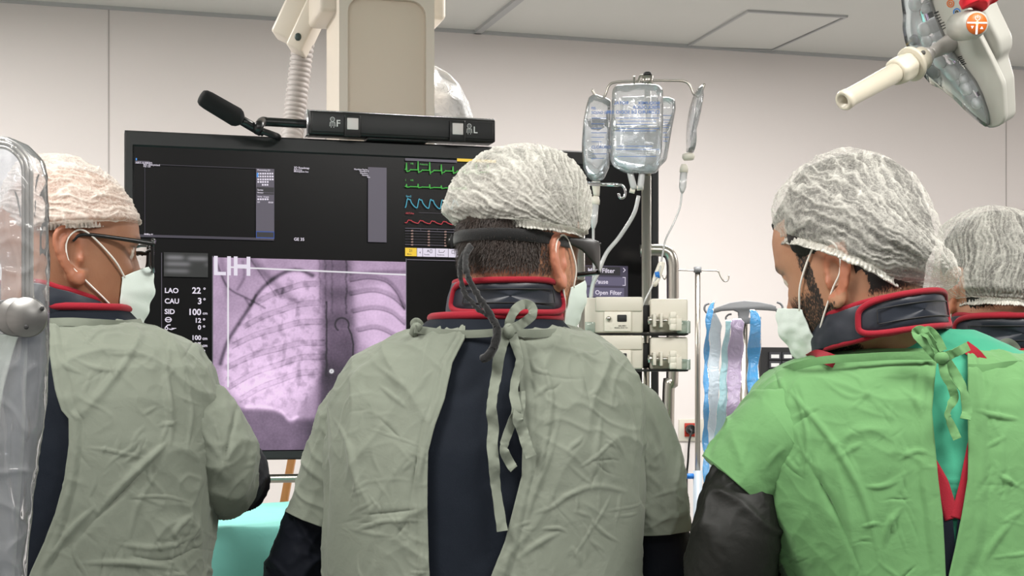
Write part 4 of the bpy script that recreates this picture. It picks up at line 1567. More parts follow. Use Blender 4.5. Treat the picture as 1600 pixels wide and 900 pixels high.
# ------------------------------------------------------------------ small-parts drawer cabinet on the wall
q = WP(1240, 560)
dc = thing('drawer_cabinet', 'dark small-parts drawer cabinet with white labels against the wall', 'drawer cabinet', WP(1240, 700))
cu0, cu1 = u_of(WP(1188, 560, 0.15)), u_of(WP(1345, 560, 0.15))
cz0, cz1 = WP(1240, 720, 0.15).z, WP(1240, 543, 0.15).z
obj('cabinet_body', wallbox(cu0, cu1, cz0, cz1, 0.002, 0.15), M['bezel'], dc, False)
du = u_of(WP(1221, 560, 0.15)) - u_of(WP(1201, 560, 0.15))
dz = WP(1240, 552, .15).z - WP(1240, 565.5, .15).z
dr_m = plain('smoked_drawer', '#3a3a3f', 0.3)
ua = u_of(WP(1201, 560, .15))
za = WP(1240, 550.5, .15).z
for r in range(10):
    for c in range(7):
        a0, z0_ = ua + c * du, za - r * dz
        if z0_ - dz < cz0:
            continue
        d = obj('drawer', wallbox(a0, a0 + du * .9, z0_ - dz * .86, z0_, 0.15, 0.158), dr_m, dc, False)
        obj('drawer_label', wallbox(a0 + du * .12, a0 + du * .74, z0_ - dz * .7, z0_ - dz * .28, 0.158, 0.1595), M['print_white'], d, False)
ta = obj('paper_note', onwall(1255, 524, 1274, 540, 0, 0.0008, 0), plain('paper_tape', '#d2d0cb', 0.6))
tag(ta, 'small blank square of paper taped to the wall above the drawer cabinet', 'note')

# ------------------------------------------------------------------ patient table under a teal drape
tz = 1.16
tb = thing('patient_table', 'patient table in front of the team', 'table', (-0.35, 2.95, 0))
obj('table_top', box((-0.77, 2.98, tz - .05), (1.6, .5, .05), 0, .02), M['grey_plastic'], tb)
obj('pedestal', merge(box((-0.7, 2.98, .55), (.5, .35, 1.1), 0, .05), box((-0.7, 2.98, .04), (.9, .6, .08), 0, .03)), M['device'], tb)
nx, ny = 150, 90
A = np.zeros((ny, nx, 3))
ux = np.linspace(-1.6, 0.055, nx)
for k in range(ny):
    t = k / (ny - 1)
    s = t * 1.15
    # over the near edge, across the top, down the far side
    if s < .28:
        y, z = 2.66 - .05 * (1 - s / .28), tz - .28 + s
    elif s < .95:
        y, z = 2.66 + (s - .28), tz
    else:
        y, z = 3.33 + .02 * (s - .95), tz - (s - .95)
    A[k, :, 0] = ux
    A[k, :, 1] = y
    A[k, :, 2] = z + 0.02
cr = noise3(A * 5 + 3) * .014 + (1 - np.abs(noise3(A * np.array([9, 14, 9]) + 7))) * .008
A[:, :, 2] += cr
A[:, :, 1] -= noise3(A * 7 + 11) * .01
dpe = obj('surgical_drape', grid(A), M['drape'])
tag(dpe, 'crumpled teal surgical drape spread over the patient table', 'drape')

# handrail under the monitor, wooden leg behind
hr = thing('hand_rail', 'horizontal steel bar just below the monitor between two people', 'rail', P(430, 751, 3.52))
zr = P(430, 751, 3.52).z
ra_, rb2 = mon_pt(mu(240), zr, -.02), mon_pt(mu(880), zr, -.02)
obj('bar', tube([ra_, rb2], 7.0 * 3.55 / F, 18, 3), M['steel'], hr)
for px in (300, 820):
    a = mon_pt(mu(px), zr, -.02)
    obj('bracket', tube([a, Vector((a.x, a.y, ZB - .0005))], .008, 12, 3), M['steel'], hr)
wl = thing('wooden_easel', 'tan wooden leg standing behind the monitor near the middle person', 'wooden stand', (P(440, 0, 4.6).x, 4.6, 0))
a, b = P(461, 690, 4.6), P(441, 800, 4.6)
dd = (b - a) / (b.z - a.z)
foot = b + dd * (0 - b.z)
topp = a + dd * 0.3
R_ = (topp - foot).to_track_quat('Z', 'Y').to_matrix()
obj('leg', box((foot + topp) / 2, (.03, .022, (topp - foot).length), bevel=.003, rot=R_), M['wood'], wl)
f2 = foot + Vector((-.5, .1, 0))
R_ = (topp - f2).to_track_quat('Z', 'Y').to_matrix()
obj('leg', box((f2 + topp) / 2, (.03, .022, (topp - f2).length), bevel=.003, rot=R_), M['wood'], wl)
obj('crossbar', box(((foot + f2) / 2).to_tuple()[:2] + (.45,), (.42, .02, .03), 0, .003), M['wood'], wl)

# ------------------------------------------------------------------ ceiling surgical lamp
LB, LT = P(1487, 66, 2.22), P(1317, 158, 2.10)
la = (LT - LB).normalized()
lamp = thing('surgical_lamp', 'pale surgical lamp head with orange control knob and long cream handle', 'surgical lamp', LB)
hn = (LT - LB).length
sL = 2.15 / F


def q_(t):
    return hn * t


obj('handle_cone', lathe([(0, .001), (0, 15.5 * sL), (q_(.19), 9.5 * sL), (q_(.2), 9.5 * sL), (q_(.2), .001)], LB, la, 36), M['lamp_metal'], lamp)
obj('handle_collar', lathe([(q_(.2), .001), (q_(.2), 9 * sL), (q_(.215), 11 * sL), (q_(.28), 19 * sL), (q_(.28), .001)], LB, la, 36), M['lamp_metal'], lamp)
obj('handle_ring', lathe([(q_(.28), .001), (q_(.28), 18.5 * sL), (q_(.37), 19 * sL), (q_(.38), .001)], LB, la, 36), M['lamp_handle'], lamp)
obj('ring_hole', sphere(LB + la * q_(.325) + Vector((.004, -.0145, .008)), (.0035, .003, .0035), 12, 8), M['dark_gap'], lamp)
obj('handle_flange', lathe([(q_(.37), .001), (q_(.37), 26 * sL), (q_(.375), 28 * sL), (q_(.39), 28 * sL), (q_(.395), 26 * sL), (q_(.395), .001)], LB, la, 40), M['lamp_handle'], lamp)
# faceted grip sleeve
ang = np.linspace(0, 2 * PI, 48, endpoint=False)
qm = np.array(la.to_track_quat('Z', 'Y').to_matrix())
A = []
for h, r, fl in ((.395, .1, 0), (.395, 19, .3), (.42, 21, 1), (.5, 21.5, 1), (.53, 20.5, .6), (.535, 17, 0), (.535, .1, 0)):
    rr = (r + 1.1 * fl * np.cos(6 * ang)) * sL
    A.append(np.array(LB) + np.array(la) * 0 + (np.stack([rr * np.cos(ang), rr * np.sin(ang), np.full(48, q_(h))], -1) @ qm.T))
obj('grip_sleeve', closed_loft(np.array(A)), M['lamp_handle'], lamp)
obj('handle_tube', lathe([(q_(.5), .001), (q_(.5), 16 * sL), (q_(.95), 14.2 * sL), (q_(.955), 15.4 * sL), (q_(.985), 16 * sL), (q_(1.0), 14.5 * sL), (q_(1.0), 9.5 * sL), (q_(.94), 9 * sL), (q_(.94), .001)], LB, la, 40), M['lamp_handle'], lamp)


def LPt(px, py, off=0.0):
    d = Vector(((px - CX) / F, 1, (HY - py) / F))
    o = Vector((0, 0, CAMZ))
    qv = LB + la * off
    return o + d * ((qv - o).dot(la) / d.dot(la))


def lslab(pts, o0, o1, bev=0.0):
    bm = bmesh.new()
    v0 = [bm.verts.new(LPt(x, y, o1)) for x, y in pts]
    f0 = bm.faces.new(v0)
    r_ = bmesh.ops.extrude_face_region(bm, geom=[f0])
    bmesh.ops.translate(bm, vec=la * (o0 - o1), verts=[e_ for e_ in r_['geom'] if isinstance(e_, bmesh.types.BMVert)])
    bmesh.ops.recalc_face_normals(bm, faces=bm.faces)
    if bev:
        es = [e_ for e_ in bm.edges if len(e_.link_faces) == 2 and any(len(ff.verts) > 4 for ff in e_.link_faces)]
        bmesh.ops.bevel(bm, geom=es, offset=bev, segments=3, profile=.5, affect='EDGES', clamp_overlap=True)
    return from_bm(bm)


def smoothpoly(pts, n=80, k=2):
    return [tuple(p) for p in soften(resample(pts, n), k)]


front = [(1452, -70), (1450, 0), (1458, 25), (1472, 60), (1490, 90), (1508, 112), (1521, 130), (1531, 150), (1539, 178), (1541, 199), (1552, 200), (1566, 195), (1570, 185), (1567, 131), (1548, 90), (1530, 55), (1500, -20), (1490, -70)]
obj('housing', lslab(smoothpoly(front, 120, 1), -0.006, 0.004, 0.003), M['lamp_body'], lamp)
backp = [(1470, -70), (1480, 40), (1520, 120), (1541, 185), (1545, 198), (1560, 199), (1569, 190), (1566, 131), (1560, 110), (1556, 96), (1563, 84), (1562, 66), (1540, 20), (1520, -30), (1510, -70)]
obj('housing_back', lslab(smoothpoly(backp, 120, 1), -0.042, -0.009, 0.006), M['lamp_body'], lamp)
obj('housing_seam', lslab(smoothpoly(front, 120, 1), -0.0095, -0.0055), M['grey_plastic'], lamp)
glass = [(1404, -70), (1408, 0), (1411, 25), (1410, 45), (1414, 66), (1424, 92), (1442, 118), (1455, 133), (1470, 139), (1490, 155), (1510, 175), (1530, 192), (1542, 200), (1541, 180), (1531, 150), (1521, 130), (1508, 112), (1490, 90), (1472, 60), (1458, 25), (1450, 0), (1455, -70)]
gl = obj('front_glass', lslab(smoothpoly(glass, 160, 1), 0.0, 0.012), clear_plastic('lamp_glass', 0.06, (.95, .97, .97, 1), .05, .05, 14), lamp)
obj('reflector_plate', lslab(smoothpoly(glass, 160, 2), -0.012, -0.004), plain('reflector_grey', '#f4f5f2', 0.5, var=.05), lamp)
for (x, y, r_) in ((1432, 6, 13), (1449, 12, 9), (1446, 45, 13), (1430, 62, 9), (1450, 62, 11), (1470, 95, 13), (1460, 112, 12), (1490, 112, 15), (1511, 137, 13), (1528, 160, 11), (1508, 122, 9), (1465, 75, 8)):
    obj('lens', lathe([(0, .001), (0, r_ * sL), (.006, r_ * sL * .9), (.010, r_ * sL * .5), (.011, .0008)], LPt(x, y, -.004), la, 22), M['lamp_lens'], lamp)
# knob with orange control face
kc = LPt(1508, 42, 0.0)
fc = P(1526, 37, 2.10)
kax = (Vector((0.05, -1, -.18))).normalized()
obj('knob', lathe([(-.07, .001), (-.07, 22 * sL), (-.03, 23 * sL), (-.014, 22 * sL), (-.012, 20 * sL), (0, 18.5 * sL), (0, .001)], fc, kax, 40), M['lamp_body'], lamp)
kf = obj('knob_face', lathe([(0, .001), (0, 16.3 * sL), (.0012, 16 * sL), (.0012, .001)], fc, kax, 40), M['knob_orange'], lamp)
kx = Vector((1, 0.05, 0)).normalized()
ku = kax.cross(kx) * -1
if ku.z < 0:
    ku = -ku
kx = ku.cross(kax) * -1
if kx.x < 0:
    kx = -kx


def kquad(x0, y0, x1, y1, h=.0016):
    o = fc + kax * h
    return [o + (kx * x + ku * y) * sL for x, y in ((x0, y0), (x1, y0), (x1, y1), (x0, y1))], [(0, 1, 2, 3)]


def karc(cx, cy, r, a0, a1, w, n=16):
    out_ = []
    for k in range(n):
        t0, t1 = a0 + (a1 - a0) * k / n, a0 + (a1 - a0) * (k + 1) / n
        o = fc + kax * .0016
        v = [o + (kx * (cx + rr * math.cos(t)) + ku * (cy + rr * math.sin(t))) * sL for rr, t in ((r - w, t0), (r + w, t0), (r + w, t1), (r - w, t1))]
        out_.append((v, [(0, 1, 2, 3)]))
    return merge(*out_)


def ktri(pts):
    o = fc + kax * .0016
    return [o + (kx * x + ku * y) * sL for x, y in pts], [(0, 1, 2)]


obj('knob_marks', merge(kquad(-15.5, 0, 15.5, 2.6), kquad(-1.6, -16, 1.6, 0), karc(0.5, 8.5, 3.6, 2.2, 7.2, .5), kquad(0, 8.5, 1, 13), ktri([(-9.5, -3.5), (-4.5, -3.5), (-7, -8)]), ktri([(5, -8), (10.5, -8), (7.7, -3.5)])), M['print_white'], kf, False)
obj('knob_light', sphere(fc + kax * .002 + ku * 1.2 * sL, (.0022, .0022, .0022), 12, 8), emit('knob_led', (1, .6, .15, 1), 6), kf)
rg = P(1530, 6, 2.12)
rp = [(1500, 2), (1503, 14), (1520, 10), (1540, 16), (1546, 8), (1559, 2), (1545, -6), (1520, -14), (1503, -8)]
cl_ = obj('red_ribbon', inflate(rp, 2.11, .02, wob=.012, wsc=60, n=90, rings=18), cloth('red_cloth_band', '#c8202e'))
tag(cl_, 'red cloth band tied round the surgical lamp above its orange knob', 'cloth band')


def lquad(x0, y0, x1, y1, off=.0045, sk=0.0):
    v = [LPt(x0, y0, off), LPt(x1, y0 + sk, off), LPt(x1 + (y1 - y0) * .5, y1 + sk, off), LPt(x0 + (y1 - y0) * .5, y1, off)]
    return v, [(0, 1, 2, 3)]


mk_ = [lquad(1459, 20, 1466, 22, sk=-3)]
for k in range(6):
    mk_.append(lquad(1460.5 + k * 2.4, 25 + k * 4, 1468 + k * 2.4 - (k % 3), 26.2 + k * 4, sk=-3))
mk_ += [lquad(1497 + k * 1.6, 89 + k * 2.8, 1503 + k * 1.6 - k % 2, 90.4 + k * 2.8, sk=-2) for k in range(5)]
obj('rating_label', merge(*mk_), M['print_dark'], lamp, False)


def lring(cx, cy, r, w, mat, name):
    v, f = [], []
    for k in range(24):
        t = 2 * PI * k / 24
        for rr in (r - w, r):
            v.append(LPt(cx + rr * math.cos(t) * .95, cy + rr * math.sin(t), .0046))
    for k in range(24):
        a_, b_2 = k * 2, ((k + 1) % 24) * 2
        f.append((a_, a_ + 1, b_2 + 1, b_2))
    obj(name, (v, f), mat, lamp, False)


lring(1485, 5.5, 6.2, 1.7, M['knob_orange'], 'orange_mark')
lring(1485, 5.5, 3.2, 1.6, M['knob_orange'], 'orange_mark')
lring(1495, 19, 6.2, 1.7, M['blue_plastic'], 'blue_mark')
lring(1495, 19, 2.8, 1.8, M['print_dark'], 'blue_mark')
lt_ = LPt(1500, -60, -.03)
obj('arm', tube([lt_, lt_ + Vector((.03, .05, .12)), Vector((lt_.x + .04, lt_.y + .1, CEIL))], .022, 16, 16), M['lamp_body'], lamp)
# ------------------------------------------------------------------ people: heads
HZ = np.array([-.128, -.122, -.113, -.100, -.085, -.070, -.055, -.040, -.025, -.010, .005, .020, .040, .060, .080, .096, .108, .116, .121, .123])
HF = np.array([.040, .066, .080, .087, .089, .091, .091, .091, .091, .0905, .092, .096, .097, .094, .085, .072, .055, .038, .018, .004])
HB = np.array([.020, .035, .048, .058, .064, .071, .079, .087, .093, .0975, .100, .101, .1005, .098, .090, .078, .062, .046, .026, .008])
HW = np.array([.018, .034, .045, .054, .0605, .0655, .069, .0715, .0735, .075, .0762, .0768, .0765, .0745, .069, .060, .048, .036, .020, .006])


def head_r(phi, z, grow=0.0):
    """point of the bare skull and jaw at bearing phi (0 = face, + = own right side) and height z"""
    f, b, w = np.interp(z, HZ, HF), np.interp(z, HZ, HB), np.interp(z, HZ, HW)
    s, c = np.sin(phi), np.cos(phi)
    n = np.where(c > 0, 2.35, 2.15)
    d = np.where(c > 0, f, b) + grow
    x = (w + grow) * np.sign(s) * np.abs(s) ** (2 / n)
    y = d * np.sign(c) * np.abs(c) ** (2 / n)
    return x, y


def head_mesh():
    nz, npz = 110, 144
    zz = np.interp(np.linspace(0, 1, nz), np.linspace(0, 1, len(HZ)), HZ)
    ph = np.linspace(0, 2 * PI, npz, endpoint=False)
    PH, ZZ = np.meshgrid(ph, zz)
    x, y = head_r(PH, ZZ)
    front = smooth01((y - .02) / .05)
    # nose
    a = np.interp(ZZ, [-.056, -.050, -.043, -.036, -.02, .0, .012, .02], [0, .014, .024, .0255, .018, .0085, .003, 0])
    wd = np.interp(ZZ, [-.056, -.045, -.03, .0, .02], [.015, .0145, .0105, .008, .008])
    y = y + front * a * np.exp(-(x / wd) ** 2)
    y = y + front * .007 * np.exp(-((np.abs(x) - .014) / .006) ** 2 - ((ZZ + .044) / .008) ** 2)
    # eye sockets, brow, cheekbones, lips, chin
    y = y - front * .012 * np.exp(-((np.abs(x) - .032) / .016) ** 2 - ((ZZ - .004) / .0115) ** 2)
    y = y + front * .0045 * np.exp(-((np.abs(x) - .028) / .022) ** 2 - ((ZZ - .024) / .008) ** 2)
    y = y + front * .004 * np.exp(-((np.abs(x) - .046) / .014) ** 2 - ((ZZ + .022) / .014) ** 2)
    y = y + front * .005 * np.exp(-(x / .022) ** 2) * (np.exp(-((ZZ + .069) / .005) ** 2) + .9 * np.exp(-((ZZ + .080) / .005) ** 2))
    y = y - front * .003 * np.exp(-(x / .024) ** 2 - ((ZZ + .0745) / .003) ** 2)
    y = y + front * .006 * np.exp(-(x / .020) ** 2 - ((ZZ + .108) / .012) ** 2)
    A = np.stack([x, y, ZZ], -1)
    parts = [closed_loft(A, flip=True)]
    for s in (-1, 1):
        parts.append(sphere((s * .032, .0745, .004), .0122, 20, 14))
        parts.append(tube([(s * .018, .084, .004), (s * .026, .0862, .0125), (s * .036, .0845, .013), (s * .046, .0765, .003)], .0022, 8, 20))
    return merge(*parts)


def ear_mesh(side, out=12, tilt=0.0, size=1.0, oy=.008, oz=-.010):
    """auricle with helix, antihelix, concha, tragus and lobe; local head coordinates"""
    a = rad(out)
    e1 = Vector((math.sin(a), -math.cos(a), 0))       # backwards and outwards
    e2 = (Vector((0, -.16 + tilt, .985))).normalized()
    nrm = e1.cross(e2).normalized()
    if nrm.x < 0:
        nrm = -nrm
    o = Vector((.0750, oy, oz))

    def E(p, q, d=0.0):
        v = o + (e1 * p + e2 * q) * size + nrm * d
        return Vector((v.x * side, v.y, v.z))
    out_ = []
    hel = [(.001, .002), (.000, .014), (.003, .026), (.011, .0335), (.021, .0345), (.030, .028), (.0345, .015), (.0335, .001), (.029, -.012), (.022, -.023)]
    out_.append(tube([E(p, q, .001) for p, q in hel], [.003, .0036, .0042, .0045, .0045, .0045, .004, .0036, .0036, .004], 10, 60))
    lobe = [(.022, -.023), (.016, -.032), (.008, -.035), (.001, -.030), (-.001, -.020)]
    out_.append(tube([E(p, q, 0) for p, q in lobe], [.0042, .0058, .006, .005, .004], 10, 30))
    out_.append(tube([E(.016, -.022), E(.008, -.030), E(.002, -.022)], .0055, 10, 16))
    anti = [(.008, .022), (.016, .024), (.0225, .016), (.0245, .004), (.021, -.009), (.013, -.0175)]
    out_.append(tube([E(p, q, .0015) for p, q in anti], [.0025, .0038, .0042, .0042, .004, .003], 10, 40))
    out_.append(tube([E(-.002, .003, .002), E(.002, -.005, .003), E(.001, -.013, .002)], [.003, .0048, .003], 10, 14))
    # the bowl of the ear: a thin sheet behind the rims
    rim = hel + lobe
    q = soften(resample([(p, r) for p, r in rim], 64), 1)
    c = q.mean(0)
    A = []
    for k, (sc, d) in enumerate(((.02, -.007), (.45, -.0065), (.75, -.003), (1, .001), (1, -.0015), (.75, -.0058), (.45, -.0092), (.02, -.0098))):
        A.append([E(*(c + (p - c) * sc), d - .0005) for p in q])
    out_.append(closed_loft(np.array(A)))
    # root joining the ear to the skull
    out_.append(tube([E(.001, .016, -.006), E(.004, 0, -.008), E(.003, -.016, -.006)], [.006, .008, .006], 10, 14))
    return merge(*out_)


def hand_mesh(wrist, dirv, palm_dn, side):
    """palm, five bent fingers of unequal length and a thumb from the side of the palm"""
    d = Vector(dirv).normalized()
    n = Vector(palm_dn).normalized()
    s = d.cross(n).normalized() * side
    n = s.cross(d).normalized() * side
    w = Vector(wrist)
    out_ = [tube_squash(w - d * .03, w + d * .012, .024, n, s)]
    A = []
    for t, wd, th in ((-.005, .024, .015), (.02, .034, .016), (.05, .041, .015), (.08, .042, .0125), (.088, .034, .008)):
        ang = np.linspace(0, 2 * PI, 24, endpoint=False)
        A.append([w + d * t + s * wd * math.cos(a) + n * th * math.sin(a) for a in ang])
    out_.append(closed_loft(np.array(A)))
    for k, (off, ln) in enumerate(((-.031, .068), (-.0105, .077), (.0105, .072), (.031, .056))):
        b = w + d * .075 + s * off
        p1 = b + d * ln * .45 + n * ln * .10
        p2 = b + d * ln * .75 + n * ln * .30
        p3 = b + d * ln * .9 + n * ln * .55
        out_.append(tube([b - d * .02, b, p1, p2, p3], [.0095, .0093, .0088, .008, .0068], 12, 24))
    b = w + d * .025 - s * .03
    out_.append(tube([b + s * .012, b, b - s * .02 + d * .025 + n * .008, b - s * .022 + d * .052 + n * .018], [.013, .0125, .0105, .0085], 12, 22))
    return merge(*out_)


def tube_squash(a, b, r, n, s):
    ang = np.linspace(0, 2 * PI, 20, endpoint=False)
    A = []
    for t in np.linspace(0, 1, 4):
        c = a.lerp(b, t)
        A.append([c + s * r * 1.1 * math.cos(x) + n * r * .85 * math.sin(x) for x in ang])
    return closed_loft(np.array(A))


def remeshed(vf, voxel, smooth_iter):
    v, f = vf
    me = bpy.data.meshes.new('skin')
    me.from_pydata([tuple(map(float, p)) for p in v], [], [tuple(map(int, q)) for q in f])
    o = bpy.data.objects.new('skin', me)
    COL.objects.link(o)
    m = o.modifiers.new('r', 'REMESH')
    m.mode = 'VOXEL'
    m.voxel_size = voxel
    m.adaptivity = 0
    s = o.modifiers.new('s', 'SMOOTH')
    s.factor = 0.5
    s.iterations = smooth_iter
    dg = bpy.context.evaluated_depsgraph_get()
    me2 = bpy.data.meshes.new_from_object(o.evaluated_get(dg))
    bpy.data.objects.remove(o)
    bpy.data.meshes.remove(me)
    return me2


# ------------------------------------------------------------------ people: cloth lofts
def rows_of(table, n, ext=None):
    """interpolate a table of rows along its own outline length"""
    T = np.array(table, dtype=float)
    k = np.hypot(np.diff(T[:, 0]), np.maximum(np.abs(np.diff(T[:, 1])), np.abs(np.diff(T[:, 2]))))
    k = k * np.where(T[1:, 0] > 910, .12, 1.0)   # what hangs below the picture needs fewer rows
    s = np.concatenate([[0], np.cumsum(k)])
    t = np.linspace(0, s[-1], n)
    R = np.stack([np.interp(t, s, T[:, j]) for j in range(T.shape[1])], -1)
    g = np.array([1, 2, 3, 4, 3, 2, 1.])
    g /= g.sum()
    pad = np.vstack([R[:1]] * 3 + [R] + [R[-1:]] * 3)
    S = sum(g[i] * pad[i:i + n] for i in range(7))
    S[0], S[-1] = R[0], R[-1]
    return S


def S_(t, n):
    return np.sign(t) * np.abs(t) ** (2.0 / n)


def torso_loft(table, n=220, seg=420, exp=2.5, inset=0.0, opening=None):
    """table rows: y_px, left_px, right_px, centre depth, half depth. Returns (R, seg, 3) and whether it is open.
    opening: function row_y -> (left_px, right_px) of the gap at the back"""
    R = rows_of(table, n)
    A = np.zeros((n, seg, 3))
    for k, (y, xl, xr, dc, b) in enumerate(R):
        z = CAMZ + (HY - y) / F * dc
        a = (xr - xl) / 2 / F * dc - inset
        cx = ((xr + xl) / 2 - CX) / F * dc
        b = b - inset
        if opening is None:
            t = np.linspace(-PI, PI, seg, endpoint=False)
        else:
            ol, orr = opening(y)
            db = dc - b
            lo = np.clip(((ol - CX) / F * db - cx) / a, -.999, .999)
            hi = np.clip(((orr - CX) / F * db - cx) / a, -.999, .999)
            tl = math.asin(np.sign(lo) * abs(lo) ** (exp / 2))
            tr = math.asin(np.sign(hi) * abs(hi) ** (exp / 2))
            u = np.linspace(0, 1, seg)
            t = np.interp(u, [0, .43, .57, 1], [tr, 2.0, 2 * PI - 2.0, 2 * PI + tl])
        A[k, :, 0] = cx + a * S_(np.sin(t), exp)
        A[k, :, 1] = dc - b * S_(np.cos(t), exp)
        A[k, :, 2] = z
    return A


def grid_normals(A, wrap=False):
    if wrap:
        E = np.concatenate([A[:, -1:], A, A[:, :1]], 1)
        du = np.gradient(E, axis=1)[:, 1:-1]
    else:
        du = np.gradient(A, axis=1)
    dv = np.gradient(A, axis=0)
    n = np.cross(du, dv)
    n /= np.linalg.norm(n, axis=-1)[..., None] + 1e-12
    c = A.mean(1, keepdims=True)
    s = np.sign(np.sum(n * (A - c), -1).mean())
    return n * (s if s != 0 else 1)


def dist_t(c, px, py):
    best = np.full(px.shape, 1e9)
    bt = np.zeros(px.shape)
    n = len(c) - 1
    for k in range(n):
        (ax, ay), (bx, by) = c[k], c[k + 1]
        dx, dy = bx - ax, by - ay
        t = np.clip(((px - ax) * dx + (py - ay) * dy) / (dx * dx + dy * dy + 1e-9), 0, 1)
        d = np.hypot(px - ax - t * dx, py - ay - t * dy)
        j = d < best
        best = np.where(j, d, best)
        bt = np.where(j, (k + t) / n, bt)
    return best, bt


def fold_field(A, folds):
    """traced creases: ([(px,py)...], width_px, height_m)"""
    px, py = proj(A)
    h = np.zeros(px.shape)
    for pts, w, amp in folds:
        c = catmull(pts, max(8, 6 * len(pts)))
        x0, x1, y0, y1 = c[:, 0].min() - 4 * w, c[:, 0].max() + 4 * w, c[:, 1].min() - 4 * w, c[:, 1].max() + 4 * w
        m = (px > x0) & (px < x1) & (py > y0) & (py < y1)
        if not m.any():
            continue
        d, tt = dist_t(c, px[m], py[m])
        w = w * .5
        tap = np.sin(np.clip(tt, 0, 1) * PI) ** .8
        ww = w * (.6 + .8 * tap)
        A_ = A[m]
        mod = .55 + .9 * np.clip(noise3(A_ * 16 + amp * 900) + .35, 0, 1)
        h[m] += .95 * amp * tap ** 1.5 * mod * (1.0 / (1 + (d / ww) ** 2) ** 1.2 - .35 * np.exp(-(d / (3.4 * ww)) ** 2))
    return h


def wrinkles(A, amp, seed, dirs=((1, 0, .3),), sc=9.0):
    """ridged creases of cloth, longer along the hang of the fabric, sharp and thin"""
    p = A + 0.02 * np.stack([noise3(A * 7 + seed), noise3(A * 7 + seed + 9), noise3(A * 7 + seed + 17)], -1)
    h = .55 * noise3(p * np.array([5, 5, 2.6]) + seed)

    def ridge(q, k, e):
        return np.maximum(1 - np.abs(noise3(q)) * k, 0) ** e
    rA = np.array([[.82, 0, .57], [0, 1, 0], [-.57, 0, .82]])
    rB = np.array([[.64, 0, -.77], [0, 1, 0], [.77, 0, .64]])
    m1 = smooth01(.45 + 1.1 * noise3(A * 4 + seed + 20))
    m2 = smooth01(.40 + 1.1 * noise3(A * 5 + seed + 30))
    m3 = smooth01(.40 + 1.1 * noise3(A * 6 + seed + 40))
    r1 = ridge(p * np.array([sc, sc, sc * .30]) + seed + 3, 4.6, 1.6) * m1
    r2 = ridge((p @ rA) * np.array([sc * 1.2, sc, sc * .34]) + seed + 5, 5.2, 1.6) * m2
    r3 = ridge((p @ rB) * np.array([sc * 1.5, sc * 1.2, sc * .45]) + seed + 8, 5.2, 1.6) * m3
    r4 = ridge((p @ rA) * np.array([sc * 3.2, sc * 3, sc * 1.3]) + seed + 12, 3.2, 2.0) * m3 * m1
    r5 = ridge((p @ rB) * np.array([sc * 3.6, sc * 3, sc * 1.6]) + seed + 15, 3.2, 2.0) * m2
    return 1.5 * amp * (.7 * h + .85 * r1 + .75 * r2 + .7 * r3 + .36 * r4 + .30 * r5 - .4)


def cloth_tube(name, path, radii, mat, parent, seed, amp=.004, seg=110, n=130, folds=(), squash=(1, 1), caps=True, sc=11):
    A = tube_rings(catmull(path, n), radii, seg, squash)
    N = grid_normals(A, True)
    A = A + N * (wrinkles(A, amp, seed, sc=sc) + fold_field(A, folds) * (N[..., 1] < .2))[..., None]
    o = obj(name, closed_loft(A) if caps else grid(A, True), mat, parent)
    bmx = bmesh.new()
    bmx.from_mesh(o.data)
    bmesh.ops.recalc_face_normals(bmx, faces=bmx.faces)
    bmx.to_mesh(o.data)
    bmx.free()
    return o


def ribbon(pts, width, twist=0.0, wav=0.0, n=None, seed=0.0, thick=.0011, face=(0, -1, 0)):
    """flat cloth tape along a path, facing the viewer's side with a slow twist"""
    n = n or 14 * len(pts)
    c = catmull(pts, n)
    T = np.gradient(c, axis=0)
    T /= np.linalg.norm(T, axis=1)[:, None] + 1e-12
    f = np.array(face, dtype=float)
    A = np.zeros((n, 8, 3))
    for k in range(n):
        t = T[k]
        s = np.cross(t, f)
        s /= np.linalg.norm(s) + 1e-9
        m = np.cross(s, t)
        a = twist * math.sin(k / n * 7 + seed) + wav * float(noise3(np.array([[k * .13, seed, .3]]))[0])
        s2 = s * math.cos(a) + m * math.sin(a)
        m2 = np.cross(s2, t)
        w = width / 2
        prof = [(-1, .5), (-.5, .75), (.5, .75), (1, .5), (1, -.5), (.5, -.25), (-.5, -.25), (-1, -.5)]
        for j, (p, q) in enumerate(prof):
            A[k, j] = c[k] + s2 * w * p + m2 * thick * q
    return closed_loft(A)


def fix_normals(o):
    bmx = bmesh.new()
    bmx.from_mesh(o.data)
    bmesh.ops.recalc_face_normals(bmx, faces=bmx.faces)
    bmx.to_mesh(o.data)
    bmx.free()
    return o


